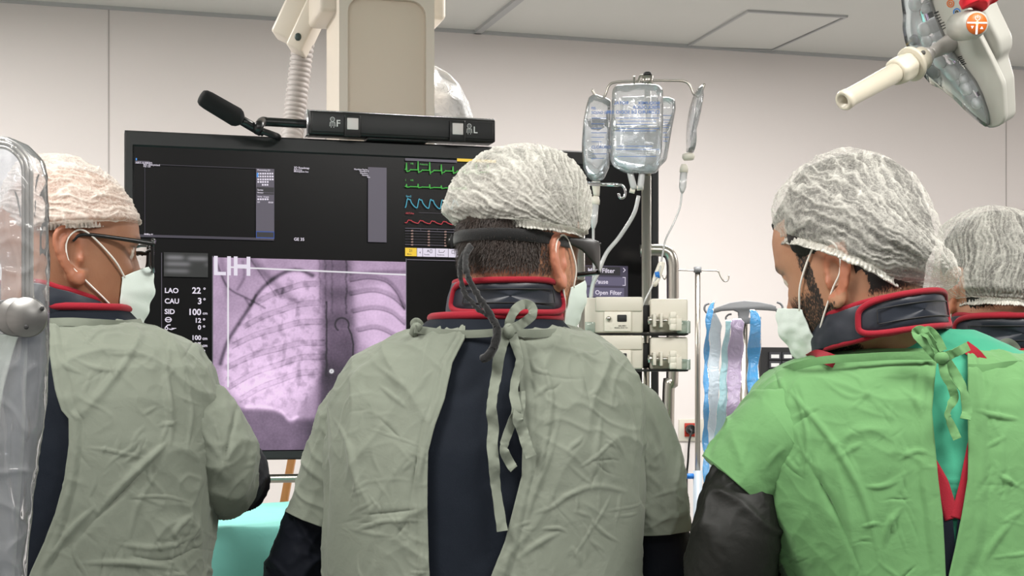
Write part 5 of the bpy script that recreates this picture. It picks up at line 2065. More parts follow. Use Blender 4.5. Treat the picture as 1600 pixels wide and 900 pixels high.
def cap_loft(outline, D, tilt, depth, shift=0.0, n=170, seg=420, pleat_amp=.0035, pleat_n=46, seed=0.0, hemz=.012, mode='meridian', ruffle=.003, back=1.0):
    """bouffant cap: rings across a tilted axis, following the traced outline; pleats as real relief"""
    q = np.array(outline, dtype=float)
    c0 = q.mean(0)
    ca, sa = math.cos(tilt), math.sin(tilt)
    # s along the hem, t up
    s = (q[:, 0] - c0[0]) * ca + (q[:, 1] - c0[1]) * sa
    t = (q[:, 0] - c0[0]) * sa - (q[:, 1] - c0[1]) * ca
    qs = resample([(a, b) for a, b in zip(s, t)], 900)
    qs = soften(qs, 4)
    lo, hi = qs[:, 1].min(), qs[:, 1].max()
    th = np.linspace(0, 1, n)
    tv = lo + (hi - lo) * (1 - (1 - th) ** 1.9)
    tv[-1] = hi - 0.15
    L_, R_ = np.zeros(n), np.zeros(n)
    for k, v in enumerate(tv):
        m = np.abs(qs[:, 1] - v) < max(1.2, (hi - lo) / 160)
        j = np.roll(qs, -1, 0)
        cr = (qs[:, 1] - v) * (j[:, 1] - v) <= 0
        xs = qs[cr, 0]
        if len(xs) < 2:
            xs = qs[m, 0]
        L_[k], R_[k] = xs.min(), xs.max()
    wmax = (R_ - L_).max() / 2
    ang = np.linspace(-PI, PI, seg, endpoint=False)
    A = np.zeros((n, seg, 3))
    ks = int(np.argmax((R_ - L_) / 2 >= .66 * wmax))
    L_[:ks], R_[:ks] = L_[ks], R_[ks]
    ctr = (L_ + R_) / 2
    ctr_s = np.convolve(np.pad(ctr, 6, mode='edge'), np.ones(13) / 13, 'valid')
    PHs = np.zeros((n, seg))
    for k in range(n):
        hw = (R_[k] - L_[k]) / 2
        b = depth * (hw / wmax) ** .72
        if k < ks + 20:
            b = max(b, depth * (.86 + .12 * k / (ks + 20)))
        ss = ctr[k] + hw * np.sin(ang)
        dd = -b * np.cos(ang) * np.where(np.cos(ang) < 0, back, 1.0)
        x = c0[0] + ss * ca + tv[k] * sa
        y = c0[1] + ss * sa - tv[k] * ca
        Dk = D + shift
        A[k, :, 0] = (x - CX) / F * Dk
        A[k, :, 1] = Dk + dd
        A[k, :, 2] = CAMZ + (HY - y) / F * Dk
    N = grid_normals(A, True)
    TH = (tv - lo) / (hi - lo)
    AG, TT = np.meshgrid(ang, TH)
    if mode == 'meridian':
        w1 = noise3(np.stack([np.cos(AG) * 2, np.sin(AG) * 2, TT * 3.0 + seed], -1)) * .14 + .03 * noise3(A * 60)
        base = np.stack([np.cos(AG + w1) * pleat_n / 4.0, np.sin(AG + w1) * pleat_n / 4.0, TT * 1.6 + seed], -1)
        base2 = np.stack([np.cos(AG + w1 * 1.4) * pleat_n / 2.0, np.sin(AG + w1 * 1.4) * pleat_n / 2.0, TT * 3.4 + seed + 5], -1)
    elif mode == 'swirl':
        px, py = proj(A)
        u = (px - pleat_n[0])
        v = (py - pleat_n[1])
        an = np.arctan2(v, u)
        rr = np.hypot(u, v)
        w1 = noise3(np.stack([px * .010, py * .010, A[..., 1] * 7 + seed], -1)) * .14 + .03 * noise3(np.stack([px * .06, py * .06, A[..., 1] * 30 + seed], -1))
        base = np.stack([np.cos(an + w1) * 15.0, np.sin(an + w1) * 15.0, rr * .007 + A[..., 1] * 10 + seed], -1)
        base2 = np.stack([np.cos(an + w1 * 1.5) * 30, np.sin(an + w1 * 1.5) * 30, rr * .02 + A[..., 1] * 10 + seed + 5], -1)
    else:
        px, py = proj(A)
        a_ = pleat_n
        u = px * math.cos(a_) + py * math.sin(a_)
        v = -px * math.sin(a_) + py * math.cos(a_)
        w1 = noise3(np.stack([u * .03, v * .03, A[..., 1] * 10 + seed], -1)) * 9
        base = np.stack([u * .014, (v + w1) * .085, A[..., 1] * 9 + seed], -1)
        base2 = np.stack([u * .035, (v + w1 * 1.5) * .17, A[..., 1] * 14 + seed + 5], -1)
    r1 = np.maximum(1 - np.abs(noise3(base)) * 2.6, 0) ** 1.8
    r2 = np.maximum(1 - np.abs(noise3(base2)) * 2.6, 0) ** 2
    r3 = noise3(A * 120 + seed)
    r4 = np.maximum(1 - np.abs(noise3(A * 75 + 20 + seed)) * 3, 0) ** 2 + .6 * np.maximum(1 - np.abs(noise3(A * 150 + 40 + seed)) * 3, 0) ** 2
    fade = smooth01((1.0 - TT) / .10)
    pl = r1 * .62 + r2 * .42 + r4 * .30
    h = pleat_amp * (.8 * pl + .10 * r3 + .9 * noise3(A * 14 + seed)) * fade
    hem = np.exp(-(TT / .05) ** 2)
    h += ruffle * hem * (np.sin(AG * 95 + 3 * noise3(A * 40)) * .6 + .5 * noise3(A * 90)) - ruffle * 2.2 * np.exp(-((TT - .045) / .02) ** 2)
    A = A + N * h[..., None]
    # drop an uneven hem
    A[..., 2] += (hem * .0025 * noise3(A * 60 + 4))
    return A, np.clip(pl * .8 + hem * .8, 0, 1.3)


def make_cap(parent, outline, D, tilt, depth, mat, **kw):
    A, pl = cap_loft(outline, D, tilt, depth, **kw)
    n, seg, _ = A.shape
    v, f = grid(A, True)
    v = [tuple(p) for p in v] + [tuple(A[-1].mean(0))]
    f = [tuple(x) for x in f] + [((n - 1) * seg + i, (n - 1) * seg + (i + 1) % seg, len(v) - 1) for i in range(seg)]
    # hem turned in under the edge
    ctr = A[0].mean(0)
    inn = A[0] + (ctr - A[0]) * .06 + np.array([0, 0, .012])
    k = len(v)
    v += [tuple(p) for p in inn]
    f += [(i, k + i, k + (i + 1) % seg, (i + 1) % seg) for i in range(seg)]
    o = obj('hair_cap', (v, f), mat, parent)
    fix_normals(o)
    point_attr(o, 'pleat', np.concatenate([pl.ravel(), [.3], np.ones(seg)]))
    return o


class Person:
    def __init__(self, label, head_px, D, yaw, pitch, roll, size, skin, hair_hex='#1d1712', ears=(1, 1)):
        self.D = D
        c = P(head_px[0], head_px[1], D)
        self.H = Matrix.Translation(c) @ Matrix.Rotation(-rad(yaw), 4, 'Z') @ Matrix.Rotation(rad(pitch), 4, 'X') @ Matrix.Rotation(rad(roll), 4, 'Y') @ Matrix.Scale(size, 4)
        self.root = thing('person', label, 'person', (c.x, D, 0), 'medical team at the table')
        self.skin_hex = skin
        self.hair_hex = hair_hex

    def h(self, x, y, z):
        return self.H @ Vector((x, y, z))

    def surf(self, phi, z, grow=0.0):
        x, y = head_r(np.array(phi), np.array(z), grow)
        return self.h(float(x), float(y), float(z))

    def build_body(self, neck_r, neck_base, torso, arms, ear_kw, paint, legs_x, voxel=.0032):
        """one continuous surface: head, ears, neck, trunk, arms, hands, legs"""
        parts = [xform(head_mesh(), self.H)]
        for s in (-1, 1):
            parts.append(xform(ear_mesh(s, **ear_kw), self.H))
        nt_ = self.h(0, -.030, -.02)
        nb = Vector(neck_base)
        mid = self.h(0, -.034, -.10).lerp(nb, .3)
        parts.append(closed_loft(tube_rings(catmull([nt_, self.h(0, -.028, -.07), mid, nb, nb + Vector((0, 0.01, -.08))], 30), [neck_r * .95, neck_r, neck_r, neck_r * 1.08, neck_r * 1.5], 40)))
        A = torso_loft(torso, 60, 72, 2.4, .03)
        parts.append(closed_loft(A))
        tb_ = A[-1].mean(0)
        for sd, (sh, el, wr) in zip((-1, 1), arms):
            sh, el, wr = Vector(sh), Vector(el), Vector(wr)
            parts.append(closed_loft(tube_rings(catmull([sh, sh.lerp(el, .5) + Vector((0, 0, .0)), el, el.lerp(wr, .5), wr], 40), [.044, .035, .031, .030, .025], 24)))
            d = (wr - el).normalized()
            parts.append(hand_mesh(wr, d, Vector((0, 0, -1)) - d * d.dot(Vector((0, 0, -1))), -sd))
        for lx in legs_x:
            parts.append(tube([(lx, tb_[1], .9), (lx, tb_[1] + .01, .5), (lx, tb_[1] + .03, .12), (lx, tb_[1] + .03, .06)], [.08, .058, .04, .042], 20, 30))
            parts.append(tube([(lx, tb_[1] + .0, .05), (lx, tb_[1] + .12, .045), (lx, tb_[1] + .19, .035)], [.038, .04, .028], 16, 14))
        me = remeshed(merge(*parts), voxel, 4)
        me.polygons.foreach_set('use_smooth', [True] * len(me.polygons))
        o = bpy.data.objects.new('body', me)
        COL.objects.link(o)
        me.materials.append(skin_mat('skin', self.hair_hex))
        attach(o, self.root)
        self.body = o
        nv = len(me.vertices)
        co = np.zeros(nv * 3)
        me.vertices.foreach_get('co', co)
        co = co.reshape(-1, 3)
        Hi = np.array(self.H.inverted())
        loc = co @ Hi[:3, :3].T + Hi[:3, 3]
        x, y, z = loc.T
        base = np.array(lin(self.skin_hex)[:3])
        col = np.tile(base, (nv, 1))

        def tint(mask, c, k=1.0):
            m = (np.clip(mask, 0, 1) * k)[:, None]
            col[:] = col * (1 - m) + np.array(lin(c)[:3]) * m
        g = lambda *a: np.exp(-sum(a))
        red = paint.get('ear', None)
        if red:
            tint(smooth01((np.abs(x) - .074) / .006) * (y < .03) * (y > -.06) * (np.abs(z) < .05), red, .75)
        tint(g(((np.abs(x) - .016) / .02) ** 2, ((z + .0745) / .008) ** 2) * (y > .07), '#8a4a40', .6)
        tint(g(((np.abs(x) - .030) / .017) ** 4, ((z - .0235) / .0045) ** 2) * (y > .05), '#1b1310', .85)
        ey = (np.hypot(np.hypot(np.abs(x) - .032, y - .0745), z - .004) < .0132) & (y > .078)
        tint(ey * 1.0, '#d8cfc4', .9)
        tint(ey * (np.hypot(np.abs(x) - .032, z - .004) < .0055), '#20140e', 1)
        tint(g(((np.abs(x) - .034) / .016) ** 4, ((z - .0125) / .0022) ** 2) * (y > .06), '#15100d', .8)
        st = np.zeros(nv)
        earz = (y > -.040) & (y < .024) & (np.abs(z + .008) < .047) & (np.abs(x) > .062)
        ph = np.arctan2(x, y)
        if 'buzz' in paint:
            zl, soft, amt = paint['buzz']
            backside = smooth01((np.abs(ph) - 1.15) / .25) * np.maximum(smooth01((z + .05) / .02), smooth01((np.abs(ph) - 1.95) / .25))
            ins = np.hypot(x, y) < .125
            st = np.maximum(st, amt * backside * smooth01((z - zl) / soft + .5) * ins * (np.abs(x) < .0785))
        if 'beard' in paint:
            amt = paint['beard']
            jaw = smooth01((np.abs(ph) - .15) / .2) * smooth01((1.62 - np.abs(ph)) / .18) * smooth01((-.012 - z) / .03) * smooth01((z + .135) / .02)
            chin = smooth01((-.055 - z) / .012) * smooth01((1.3 - np.abs(ph)) / .2) * (z > -.14)
            side = smooth01((np.abs(ph) - .98) / .12) * smooth01((1.55 - np.abs(ph)) / .1) * (z > -.06) * (z < .08)
            st = np.maximum(st, amt * np.maximum(np.maximum(jaw * .95, chin), side * paint.get('side', 1)) * (np.hypot(x, y) < .125))
        st = st * (1 - .9 * earz)
        point_attr(o, 'skin', col, True)
        point_attr(o, 'stubble', st)
        # trousers and clogs under the gown
        for lx in legs_x:
            tr = A[-1].mean(0)
            cloth_tube('trouser_leg', [(lx, tr[1], .85), (lx, tr[1] + .01, .5), (lx, tr[1] + .03, .1)], [.10, .09, .08], M['trouser'], self.root, 3, seg=40, n=40)
            obj('clog', closed_loft(tube_rings(catmull([(lx, tr[1] - .07, .045), (lx, tr[1] + .02, .05), (lx, tr[1] + .13, .05), (lx, tr[1] + .215, .035)], 24), [.03, .046, .05, .03], 20, (1.0, .95))), M['shoe'], self.root)
        return o

    def mask(self, zt=-.022, zb=-.126, half=72, puff=1.0, mat=None, low=0.0, loop_mid=None, tips=None):
        nu, nv = 90, 50
        A = np.zeros((nv, nu, 3))
        U = np.linspace(-1, 1, nu)
        for k, v in enumerate(np.linspace(0, 1, nv)):
            ph = U * rad(half)
            edge = np.abs(U) ** 2.2
            z = (zt + .0 - .022 * edge) * (1 - v) + (zb + .030 * edge) * v
            bulge = (.026 * (1 - edge) * np.exp(-((v - .28) / .42) ** 2) + .006 + .013 * (1 - edge) * np.exp(-((v - .9) / .3) ** 2)) * puff - .003 * edge
            zz = np.clip(z, -.112, .1)
            x, y = head_r(ph, zz)
            y = y + bulge * np.cos(ph * .8)
            x = x + bulge * .55 * np.sin(ph)
            pl = .0016 * np.sin(v * PI * 7) * (1 - edge)
            y = y + pl
            A[k] = [self.h(a, b, c) for a, b, c in zip(x, y, z)]
        A = A + .0012 * noise3(A * 70)[..., None]
        o = obj('face_mask', grid(A), mat or M['mask'], self.root)
        m = o.modifiers.new('thickness', 'SOLIDIFY')
        m.thickness = .0016
        m.offset = 0
        for s in (-1, 1):
            j = nu - 3 if s > 0 else 2
            top, bot = Vector(A[2, j]), Vector(A[-3, j])
            pts = [top, top.lerp(self.h(s * .078, .028, .012), .55) + (self.H.to_3x3() @ Vector((s * .004, 0, 0))), self.h(s * .0815, .006, .024), self.h(s * .081, -.012, .022), self.h(s * .083, -.022, .004), self.h(s * .082, -.016, -.022), self.h(s * .0765, .004, -.040),
                   bot.lerp(self.h(s * .0765, .004, -.040), .45) + (self.H.to_3x3() @ Vector((s * .004, 0, 0))), bot]
            obj('ear_loop', tube(pts, .0014, 8, 70), M['loop'], o)
        return o

    def collar(self, c_top, c_bot, rt, rb, yaw=0, flap=None, hk=(0, 0), open_front=.0, trim_r=.0045):
        """thyroid shield: a thick band round the neck with red bound edges.
        c_top, c_bot: centres; rt, rb: (half width, half depth); hk: extra height at front of top and bottom edge"""
        n, m = 120, 14
        ct, cb = Vector(c_top), Vector(c_bot)
        ang = np.linspace(-PI + open_front, PI - open_front, n)
        c, s = math.cos(rad(yaw)), math.sin(rad(yaw))

        def pt(a, v, grow=0.0):
            ce = cb.lerp(ct, v)
            rx, ry = rb[0] + (rt[0] - rb[0]) * v + grow, rb[1] + (rt[1] - rb[1]) * v + grow
            x, y = rx * math.sin(a), -ry * math.cos(a)
            f = .5 - .5 * math.cos(a)
            return Vector((ce.x + x * c + y * s, ce.y - x * s + y * c, ce.z + f * (hk[1] * (1 - v) + hk[0] * v)))
        self.collar_pt = pt
        G = np.zeros((m, n, 3))
        for k, v in enumerate(np.linspace(0, 1, m)):
            for i, a in enumerate(ang):
                G[k, i] = pt(a, v, .003 * math.sin(v * PI))
        G += (.0022 * noise3(G * 22 + 3) + .0012 * noise3(G * 60))[..., None]
        o = obj('thyroid_collar', grid(G), M['collar'], self.root)
        md = o.modifiers.new('thickness', 'SOLIDIFY')
        md.thickness = .007
        md.offset = 0
        for v in (0, m - 1):
            obj('red_binding', tube([tuple(p) for p in G[v, ::4]], trim_r, 10, 150), M['red_trim'], o)
        if flap:
            a0, a1, v0, v1 = flap
            # rounded velcro flap with a red edge and a stitched panel
            out_ = []
            q = []
            for t in np.linspace(0, 2 * PI, 60, endpoint=False):
                ex = np.sign(math.cos(t)) * abs(math.cos(t)) ** .5
                ez = np.sign(math.sin(t)) * abs(math.sin(t)) ** .5
                q.append(((a0 + a1) / 2 + (a1 - a0) / 2 * ex, (v0 + v1) / 2 + (v1 - v0) / 2 * ez))
            rings = []
            for sc, gr in ((.02, .010), (.5, .010), (.96, .0095), (1.0, .005)):
                rings.append([pt((a0 + a1) / 2 + (a - (a0 + a1) / 2) * sc, (v0 + v1) / 2 + (v - (v0 + v1) / 2) * sc, gr) for a, v in q])
            fl = obj('flap', grid(np.array(rings), True), M['collar'], o)
            fix_normals(fl)
            obj('red_binding', tube([pt(a, v, .009) for a, v in q] + [pt(*q[0], .009)], trim_r, 10, 160), M['red_trim'], fl)
            st = []
            for t in range(4):
                pass
            am, vm = (a0 + a1) / 2, (v0 + v1) / 2
            ha, hv = (a1 - a0) / 2 * .72, (v1 - v0) / 2 * .42
            box_ = [(am + sx * ha, vm + sz * hv) for sx, sz in ((-1, -1), (-.3, -1), (.3, -1), (1, -1), (1, 1), (.3, 1), (-.3, 1), (-1, 1), (-1, -1))]
            pts = []
            for (aa, va), (ab, vb) in zip(box_[:-1], box_[1:]):
                for k in range(5):
                    pts.append(pt(aa + (ab - aa) * k / 5, va + (vb - va) * k / 5, .0105))
            pts.append(pts[0])
            pth = np.array([tuple(p) for p in pts])
            obj('stitching', closed_loft(tube_rings(pth, .0009, 6)), M['device_dark'], fl)
        return o


def creases(box_, n, seed, lean=0.0, amp=.0021):
    """many thin creases: fans of short curved lines, some ridges, some furrows"""
    rnd = random.Random(seed)
    x0, y0, x1, y1 = box_
    out_ = []
    while len(out_) < n:
        cx, cy = rnd.uniform(x0, x1), rnd.uniform(y0, y1)
        a0 = rnd.choice((PI / 2 + lean, PI / 2 - .5, PI / 2 + .55, .25, -.3)) + rnd.gauss(0, .18)
        for k in range(rnd.randint(1, 4)):
            a = a0 + rnd.gauss(0, .22)
            ln = rnd.uniform(22, 110) * (.7 if k else 1)
            px, py = cx + rnd.gauss(0, 16), cy + rnd.gauss(0, 16)
            pts = []
            for j in range(4):
                pts.append((px, py))
                a += rnd.gauss(0, .20)
                px += math.cos(a) * ln / 3
                py += math.sin(a) * ln / 3
            out_.append((pts, rnd.uniform(2.2, 5.5), rnd.choice((1, 1, -1)) * amp * rnd.uniform(.4, 1.25)))
    return out_


def gown_part(root, name, table, mat, opening, seed, folds, amp=.004, n=330, seg=560, exp=2.5, sc=9.0, pucker=None):
    A = torso_loft(table, n, seg, exp, 0.0, opening)
    N = grid_normals(A)
    h = wrinkles(A, amp, seed, sc=sc) + fold_field(A, folds) * (N[..., 1] < .25)
    # keep the neckband and the hems of the opening flatter
    ue = np.minimum(np.arange(seg), np.arange(seg)[::-1]) / 10.0
    edge = smooth01(ue)[None, :]
    ve = smooth01(np.arange(n) / 12.0)[:, None]
    h = h * (.35 + .65 * edge) * (.35 + .65 * ve)
    h = h + .0016 * np.exp(-((ue - .55) / .16) ** 2)[None, :] - .001 * np.exp(-((ue - .95) / .15) ** 2)[None, :]
    A = A + N * h[..., None]
    o = obj(name, grid(A), mat, root)
    m = o.modifiers.new('thickness', 'SOLIDIFY')
    m.thickness = .0022
    m.offset = -1
    return o, A


def band_on(A, k, cols, width, mat, parent, name='neckband', grow=.002):
    """a stitched band along row k of a gown grid"""
    pts = [tuple(A[k, c] + np.array([0, -grow, 0])) for c in cols]
    return obj(name, ribbon(pts, width, 0, 0, n=120), mat, parent)


def lin_op(rows):
    T = np.array(rows, dtype=float)

    def f(y):
        return np.interp(y, T[:, 0], T[:, 1]), np.interp(y, T[:, 0], T[:, 2])
    return f
def hair_shell(p, zlow, grow, mat, name='hair', nz=70, seg=160, seed=0.0):
    """short hair as a shell over the scalp down to a hairline zlow(phi)"""
    ph = np.linspace(0, 2 * PI, seg, endpoint=False)
    pw_ = (ph + PI) % (2 * PI) - PI
    A = np.zeros((nz, seg, 3))
    zl = np.array([zlow(abs(a)) for a in pw_])
    for k, v in enumerate(np.linspace(0, 1, nz)):
        z = zl + (.1228 - zl) * v ** .85
        g = grow * smooth01(v / .12) * (.3 + .7 * smooth01((np.abs(pw_) - .7) / .8)) - .0015 * (v < .02)
        x, y = head_r(ph, z, 0.0)
        r = 1 + g / (np.hypot(x, y) + .02)
        loc = np.stack([x * r, y * r, z + g * v * 1.2], -1)
        A[k] = [p.h(*q) for q in loc]
    A = A + (.0012 * noise3(A * 120 + seed) + .001 * noise3(A * np.array([300, 300, 90]) + seed))[..., None]
    v_, f_ = grid(A, True)
    v_ = [tuple(x) for x in v_] + [tuple(A[-1].mean(0))]
    f_ = [tuple(x) for x in f_] + [((nz - 1) * seg + i, (nz - 1) * seg + (i + 1) % seg, len(v_) - 1) for i in range(seg)]
    return fix_normals(obj(name, (v_, f_), mat, p.root))


def hair_strands(p, n, ph_rng, z_rng, length, mat, seed, down=(0, -.3, -1)):
    rnd = random.Random(seed)
    V, Fc = [], []
    d = (p.H.to_3x3() @ Vector(down)).normalized()
    for _ in range(n):
        ph = rnd.uniform(*ph_rng)
        z = rnd.uniform(*z_rng)
        a = p.surf(ph, z, .001)
        nrm = (p.surf(ph, z, .01) - a).normalized()
        dd = (d * .9 + nrm * .25 + Vector((rnd.gauss(0, .22), rnd.gauss(0, .22), rnd.gauss(0, .15)))).normalized()
        ln = length * rnd.uniform(.5, 1.2)
        b = a + dd * ln * .6 + nrm * .0006
        c = a + dd * ln
        s = dd.cross(nrm).normalized() * .00035
        k = len(V)
        V += [a - s, a + s, b + s * .8, b - s * .8, c]
        Fc += [(k, k + 1, k + 2, k + 3), (k + 3, k + 2, k + 4)]
    return obj('cropped_hair', (V, Fc), mat, p.root)


def PP(pts, D):
    return [P(x, y, D) for x, y in pts]


_obj = obj


def obj(name, vf, mat, parent=None, smooth=True, label=None):
    o = _obj(name, vf, mat, parent, smooth, label)
    if name in ('tie', 'neckband', 'red_strap'):
        autosmooth(o, 40)
    return o


# =================================================================== middle person, grey gown, strapped eyewear
p2 = Person('person in grey-green gown with black eyewear strapped round the head, before the monitor', (810, 402), 2.23, 38, -2, 0, 1.0, '#b38064', '#2b211b')
p2.body_table = [(520, 690, 868, 2.24, .08), (545, 590, 950, 2.23, .1), (590, 540, 990, 2.226, .12), (650, 530, 1000, 2.224, .14), (800, 520, 1000, 2.22, .15), (1150, 540, 980, 2.22, .16), (1350, 560, 960, 2.22, .15)]
t2 = [(508, 676, 866, 2.236, .084), (515, 650, 888, 2.235, .093), (526, 614, 923, 2.232, .103), (541, 582, 953, 2.23, .113), (562, 554, 979, 2.228, .123), (590, 534, 998, 2.226, .132),
      (630, 519, 1007, 2.224, .142), (700, 509, 1010, 2.22, .150), (780, 507, 1008, 2.22, .152), (900, 509, 1000, 2.22, .150), (1100, 500, 1010, 2.22, .16), (1640, 490, 1020, 2.22, .17)]
op2 = lin_op([(505, 728, 790), (534, 726, 803), (570, 707, 808), (623, 695, 813), (661, 680, 815), (700, 669, 816), (735, 668, 815), (790, 668, 800), (830, 669, 789), (875, 671, 770), (900, 672, 760), (1000, 675, 745), (1640, 680, 735)])
p2.build_body(.062, P(800, 505, 2.225), p2.body_table,
              [(P(632, 632, 2.25), P(474, 868, 2.28), Vector((-.20, 2.60, 1.27))), (P(918, 632, 2.25), P(1030, 868, 2.28), Vector((.13, 2.60, 1.27)))],
              dict(out=11, oy=.008), dict(ear='#c07a62', buzz=(-.030, .055, .95), beard=.42, side=.7), (-.12, .10))
hair_shell(p2, lambda a: .036 if a > 1.1 else .05, .004, M['hair_brown'], seed=2)
hair_strands(p2, 5200, (1.75, 4.3), (-.030, .045), .008, M['hair_brown'], 4)
capm = cap_mat('cap_gauze', .40)
cap2 = [(694, 332), (696, 318), (702, 302), (713, 280), (735, 257), (765, 239), (800, 229), (835, 229), (868, 237), (895, 255), (914, 280), (923, 305), (924, 330), (919, 350), (915, 366), (900, 371), (870, 371), (840, 369), (810, 366), (780, 362), (750, 357), (728, 357), (714, 354), (706, 345)]
make_cap(p2.root, cap2, 2.235, .07, .116, capm, pleat_n=(905, 372), pleat_amp=.0042, seed=1.7, mode='swirl')
p2.mask()
p2.collar(P(790, 443, 2.222), P(789, 494, 2.232), (.072, .074), (.082, .082), 30, flap=(-.52, 1.75, .02, .98), hk=(.006, .0))

# eyewear: wide wrap-around frame, temples that broaden forwards, lenses
gl2 = None
for s in (-1, 1):
    tmp_ = closed_loft(np.array([[tuple(p2.h(s * (x + .0022 * math.cos(a)), y, z + hh * math.sin(a))) for a in np.linspace(0, 2 * PI, 24, endpoint=False)]
                                                    for x, y, z, hh in ((.0795, -.012, .020, .004), (.0805, .015, .021, .005), (.081, .045, .019, .009), (.080, .070, .014, .016), (.077, .092, .008, .021), (.070, .104, .006, .022))]))
    gl2 = obj('eyewear' if s < 0 else 'temple', tmp_, M['frame_black'], p2.root if s < 0 else gl2)
    gl2 = gl2 if s < 0 else gl2.parent
fr = []
for v in (-1, 1):
    pts = [p2.h(x, .118 - 2.2 * x * x * 1.3, .006 + v * (.021 - .006 * (abs(x) < .012))) for x in np.linspace(-.07, .07, 21)]
    fr.append(tube(pts, .0036, 10, 60))
fr.append(tube([p2.h(0, .117, .022), p2.h(0, .119, .012)], .004, 10, 6))
obj('front_frame', merge(*fr), M['frame_black'], gl2)
G = np.array([[tuple(p2.h(x, .1165 - 2.2 * x * x * 1.3, .006 + v * .020)) for x in np.linspace(-.069, .069, 40)] for v in np.linspace(-1, 1, 10)])
obj('lens', grid(G), M['lens'], gl2)
# strap round the back of the head
A = []
for ph in np.linspace(1.45, 2 * PI - 1.45, 120):
    zz = .019 - .002 * math.cos(ph)
    r = []
    for dz, g in ((-.0085, .002), (-.008, .0048), (0, .0055), (.008, .0048), (.0085, .002), (0, .001)):
        r.append(tuple(p2.surf(ph, zz + dz, g)))
    A.append(r)
st2 = obj('eyewear_strap', closed_loft(np.array(A)), M['strap'], p2.root)
fix_normals(st2)
fz = lambda path, r, sd: closed_loft((lambda T: T + .0016 * noise3(T * 160 + sd)[..., None])(tube_rings(catmull(path, 120), r, 16)))
DS = 2.115
cord = [P(734, 386, 2.14), P(727, 402, 2.12), P(729, 425, 2.10), P(741, 452, 2.09), P(757, 478, 2.08), P(771, 500, 2.075), P(777, 518, 2.07), P(770, 545, 2.065)]
obj('strap_cord', fz(cord, [.0055, .004, .0042, .0042, .0046, .005, .0055, .005], 1), M['strap'], st2)
cord = [P(730, 388, 2.142), P(721, 405, 2.125), P(719, 430, 2.11), P(727, 458, 2.095), P(744, 480, 2.085), P(765, 495, 2.075), P(775, 510, 2.07)]
obj('strap_cord', fz(cord, .0033, 2), M['strap'], st2)
obj('strap_end', fz([P(778, 510, 2.07), P(775, 535, 2.068), P(764, 555, 2.066), P(752, 562, 2.066)], [.0045, .0055, .0065, .0055], 5), M['strap'], st2)
obj('strap_slider', closed_loft(np.array([[tuple(p2.surf(4.02, .019 + .011 * math.sin(a), .006 + .005 * (k % 2) + .0) + Vector((.006 * math.cos(a), 0, 0))) for a in np.linspace(0, 2 * PI, 16, endpoint=False)] for k in range(2)])), M['frame_black'], st2)

# scrub neck, lead apron, gown
sc = torso_loft([(478, 716, 862, 2.235, .074), (492, 706, 872, 2.235, .080), (508, 692, 880, 2.235, .083), (530, 660, 900, 2.235, .09)], 30, 160, 2.3)
scrub = obj('scrub_top', grid(sc, True), M['scrub'], p2.root)
ta_ = [(495, 678, 872, 2.236, .088), (502, 668, 880, 2.236, .092), (512, 655, 888, 2.235, .095), (526, 622, 915, 2.232, .1)] + [(y, l + 8, r - 8, d, b - .010) for y, l, r, d, b in t2[3:]]
A = torso_loft(ta_, 150, 260, 2.5)
A = A + grid_normals(A, True) * (wrinkles(A, .0016, 5, sc=7) * smooth01((A[..., 1] * 0 + np.arange(150)[:, None] - 6) / 20))[..., None]
ap = obj('lead_apron', grid(A, True), M['navy'], p2.root)
obj('red_binding', tube([tuple(q) for q in A[1, ::3]] + [tuple(A[1, 0])], .0062, 10, 200), M['red_trim'], ap)
folds2 = [([(512, 600), (510, 700), (508, 800), (509, 900)], 7, -.012), ([(585, 560), (560, 590), (549, 640)], 7, .006), ([(690, 560), (700, 590), (697, 640)], 5, .004),
          ([(520, 650), (545, 690), (556, 740), (566, 800)], 6, .005), ([(560, 805), (620, 800), (662, 795)], 5, -.004), ([(552, 830), (600, 815), (665, 812)], 5, .004),
          ([(646, 560), (625, 620), (600, 660)], 8, .003), ([(640, 640), (590, 600)], 5, .003), ([(590, 650), (630, 690)], 5, -.003),
          ([(690, 620), (655, 740), (648, 860)], 5, .005), ([(664, 640), (640, 800), (640, 880)], 5, -.003),
          ([(845, 560), (860, 620), (850, 700), (820, 800)], 6, .006), ([(880, 620), (862, 700), (828, 790), (812, 870)], 6, .005), ([(905, 570), (918, 620), (921, 640)], 5, -.005), ([(860, 600), (830, 625)], 5, .003),
          ([(940, 640), (930, 720), (940, 790)], 8, .004), ([(1004, 620), (1008, 700), (1004, 770), (1012, 800)], 8, -.010), ([(960, 600), (985, 650), (992, 720)], 6, .006),
          ([(800, 880), (840, 850), (880, 830)], 6, .004), ([(870, 780), (930, 760), (985, 770)], 7, .004), ([(980, 560), (960, 590), (955, 640)], 6, .004), ([(850, 540), (900, 552), (960, 575)], 6, .004), ([(830, 560), (838, 580), (870, 590)], 4, .003)]
folds2 += creases((515, 535, 705, 900), 46, 3) + creases((815, 535, 1005, 900), 52, 5)
g2, GA2 = gown_part(p2.root, 'gown', t2, M['gown_grey'], op2, 2.0, folds2)
spl = PP([(628, 618), (574, 655), (535, 715), (511, 775), (497, 815)], 2.235)
cloth_tube('sleeve', spl, [.050, .068, .059, .051, .050], M['gown_grey'], g2, 6.0, .005, folds=[([(560, 600), (530, 660), (505, 720)], 5, .006), ([(520, 640), (490, 700), (475, 760)], 4, .006), ([(540, 690), (520, 740), (512, 800)], 5, -.005), ([(500, 700), (488, 740), (490, 790)], 5, .004)])
spr = PP([(922, 620), (970, 658), (1004, 720), (1018, 785), (1021, 832)], 2.25)
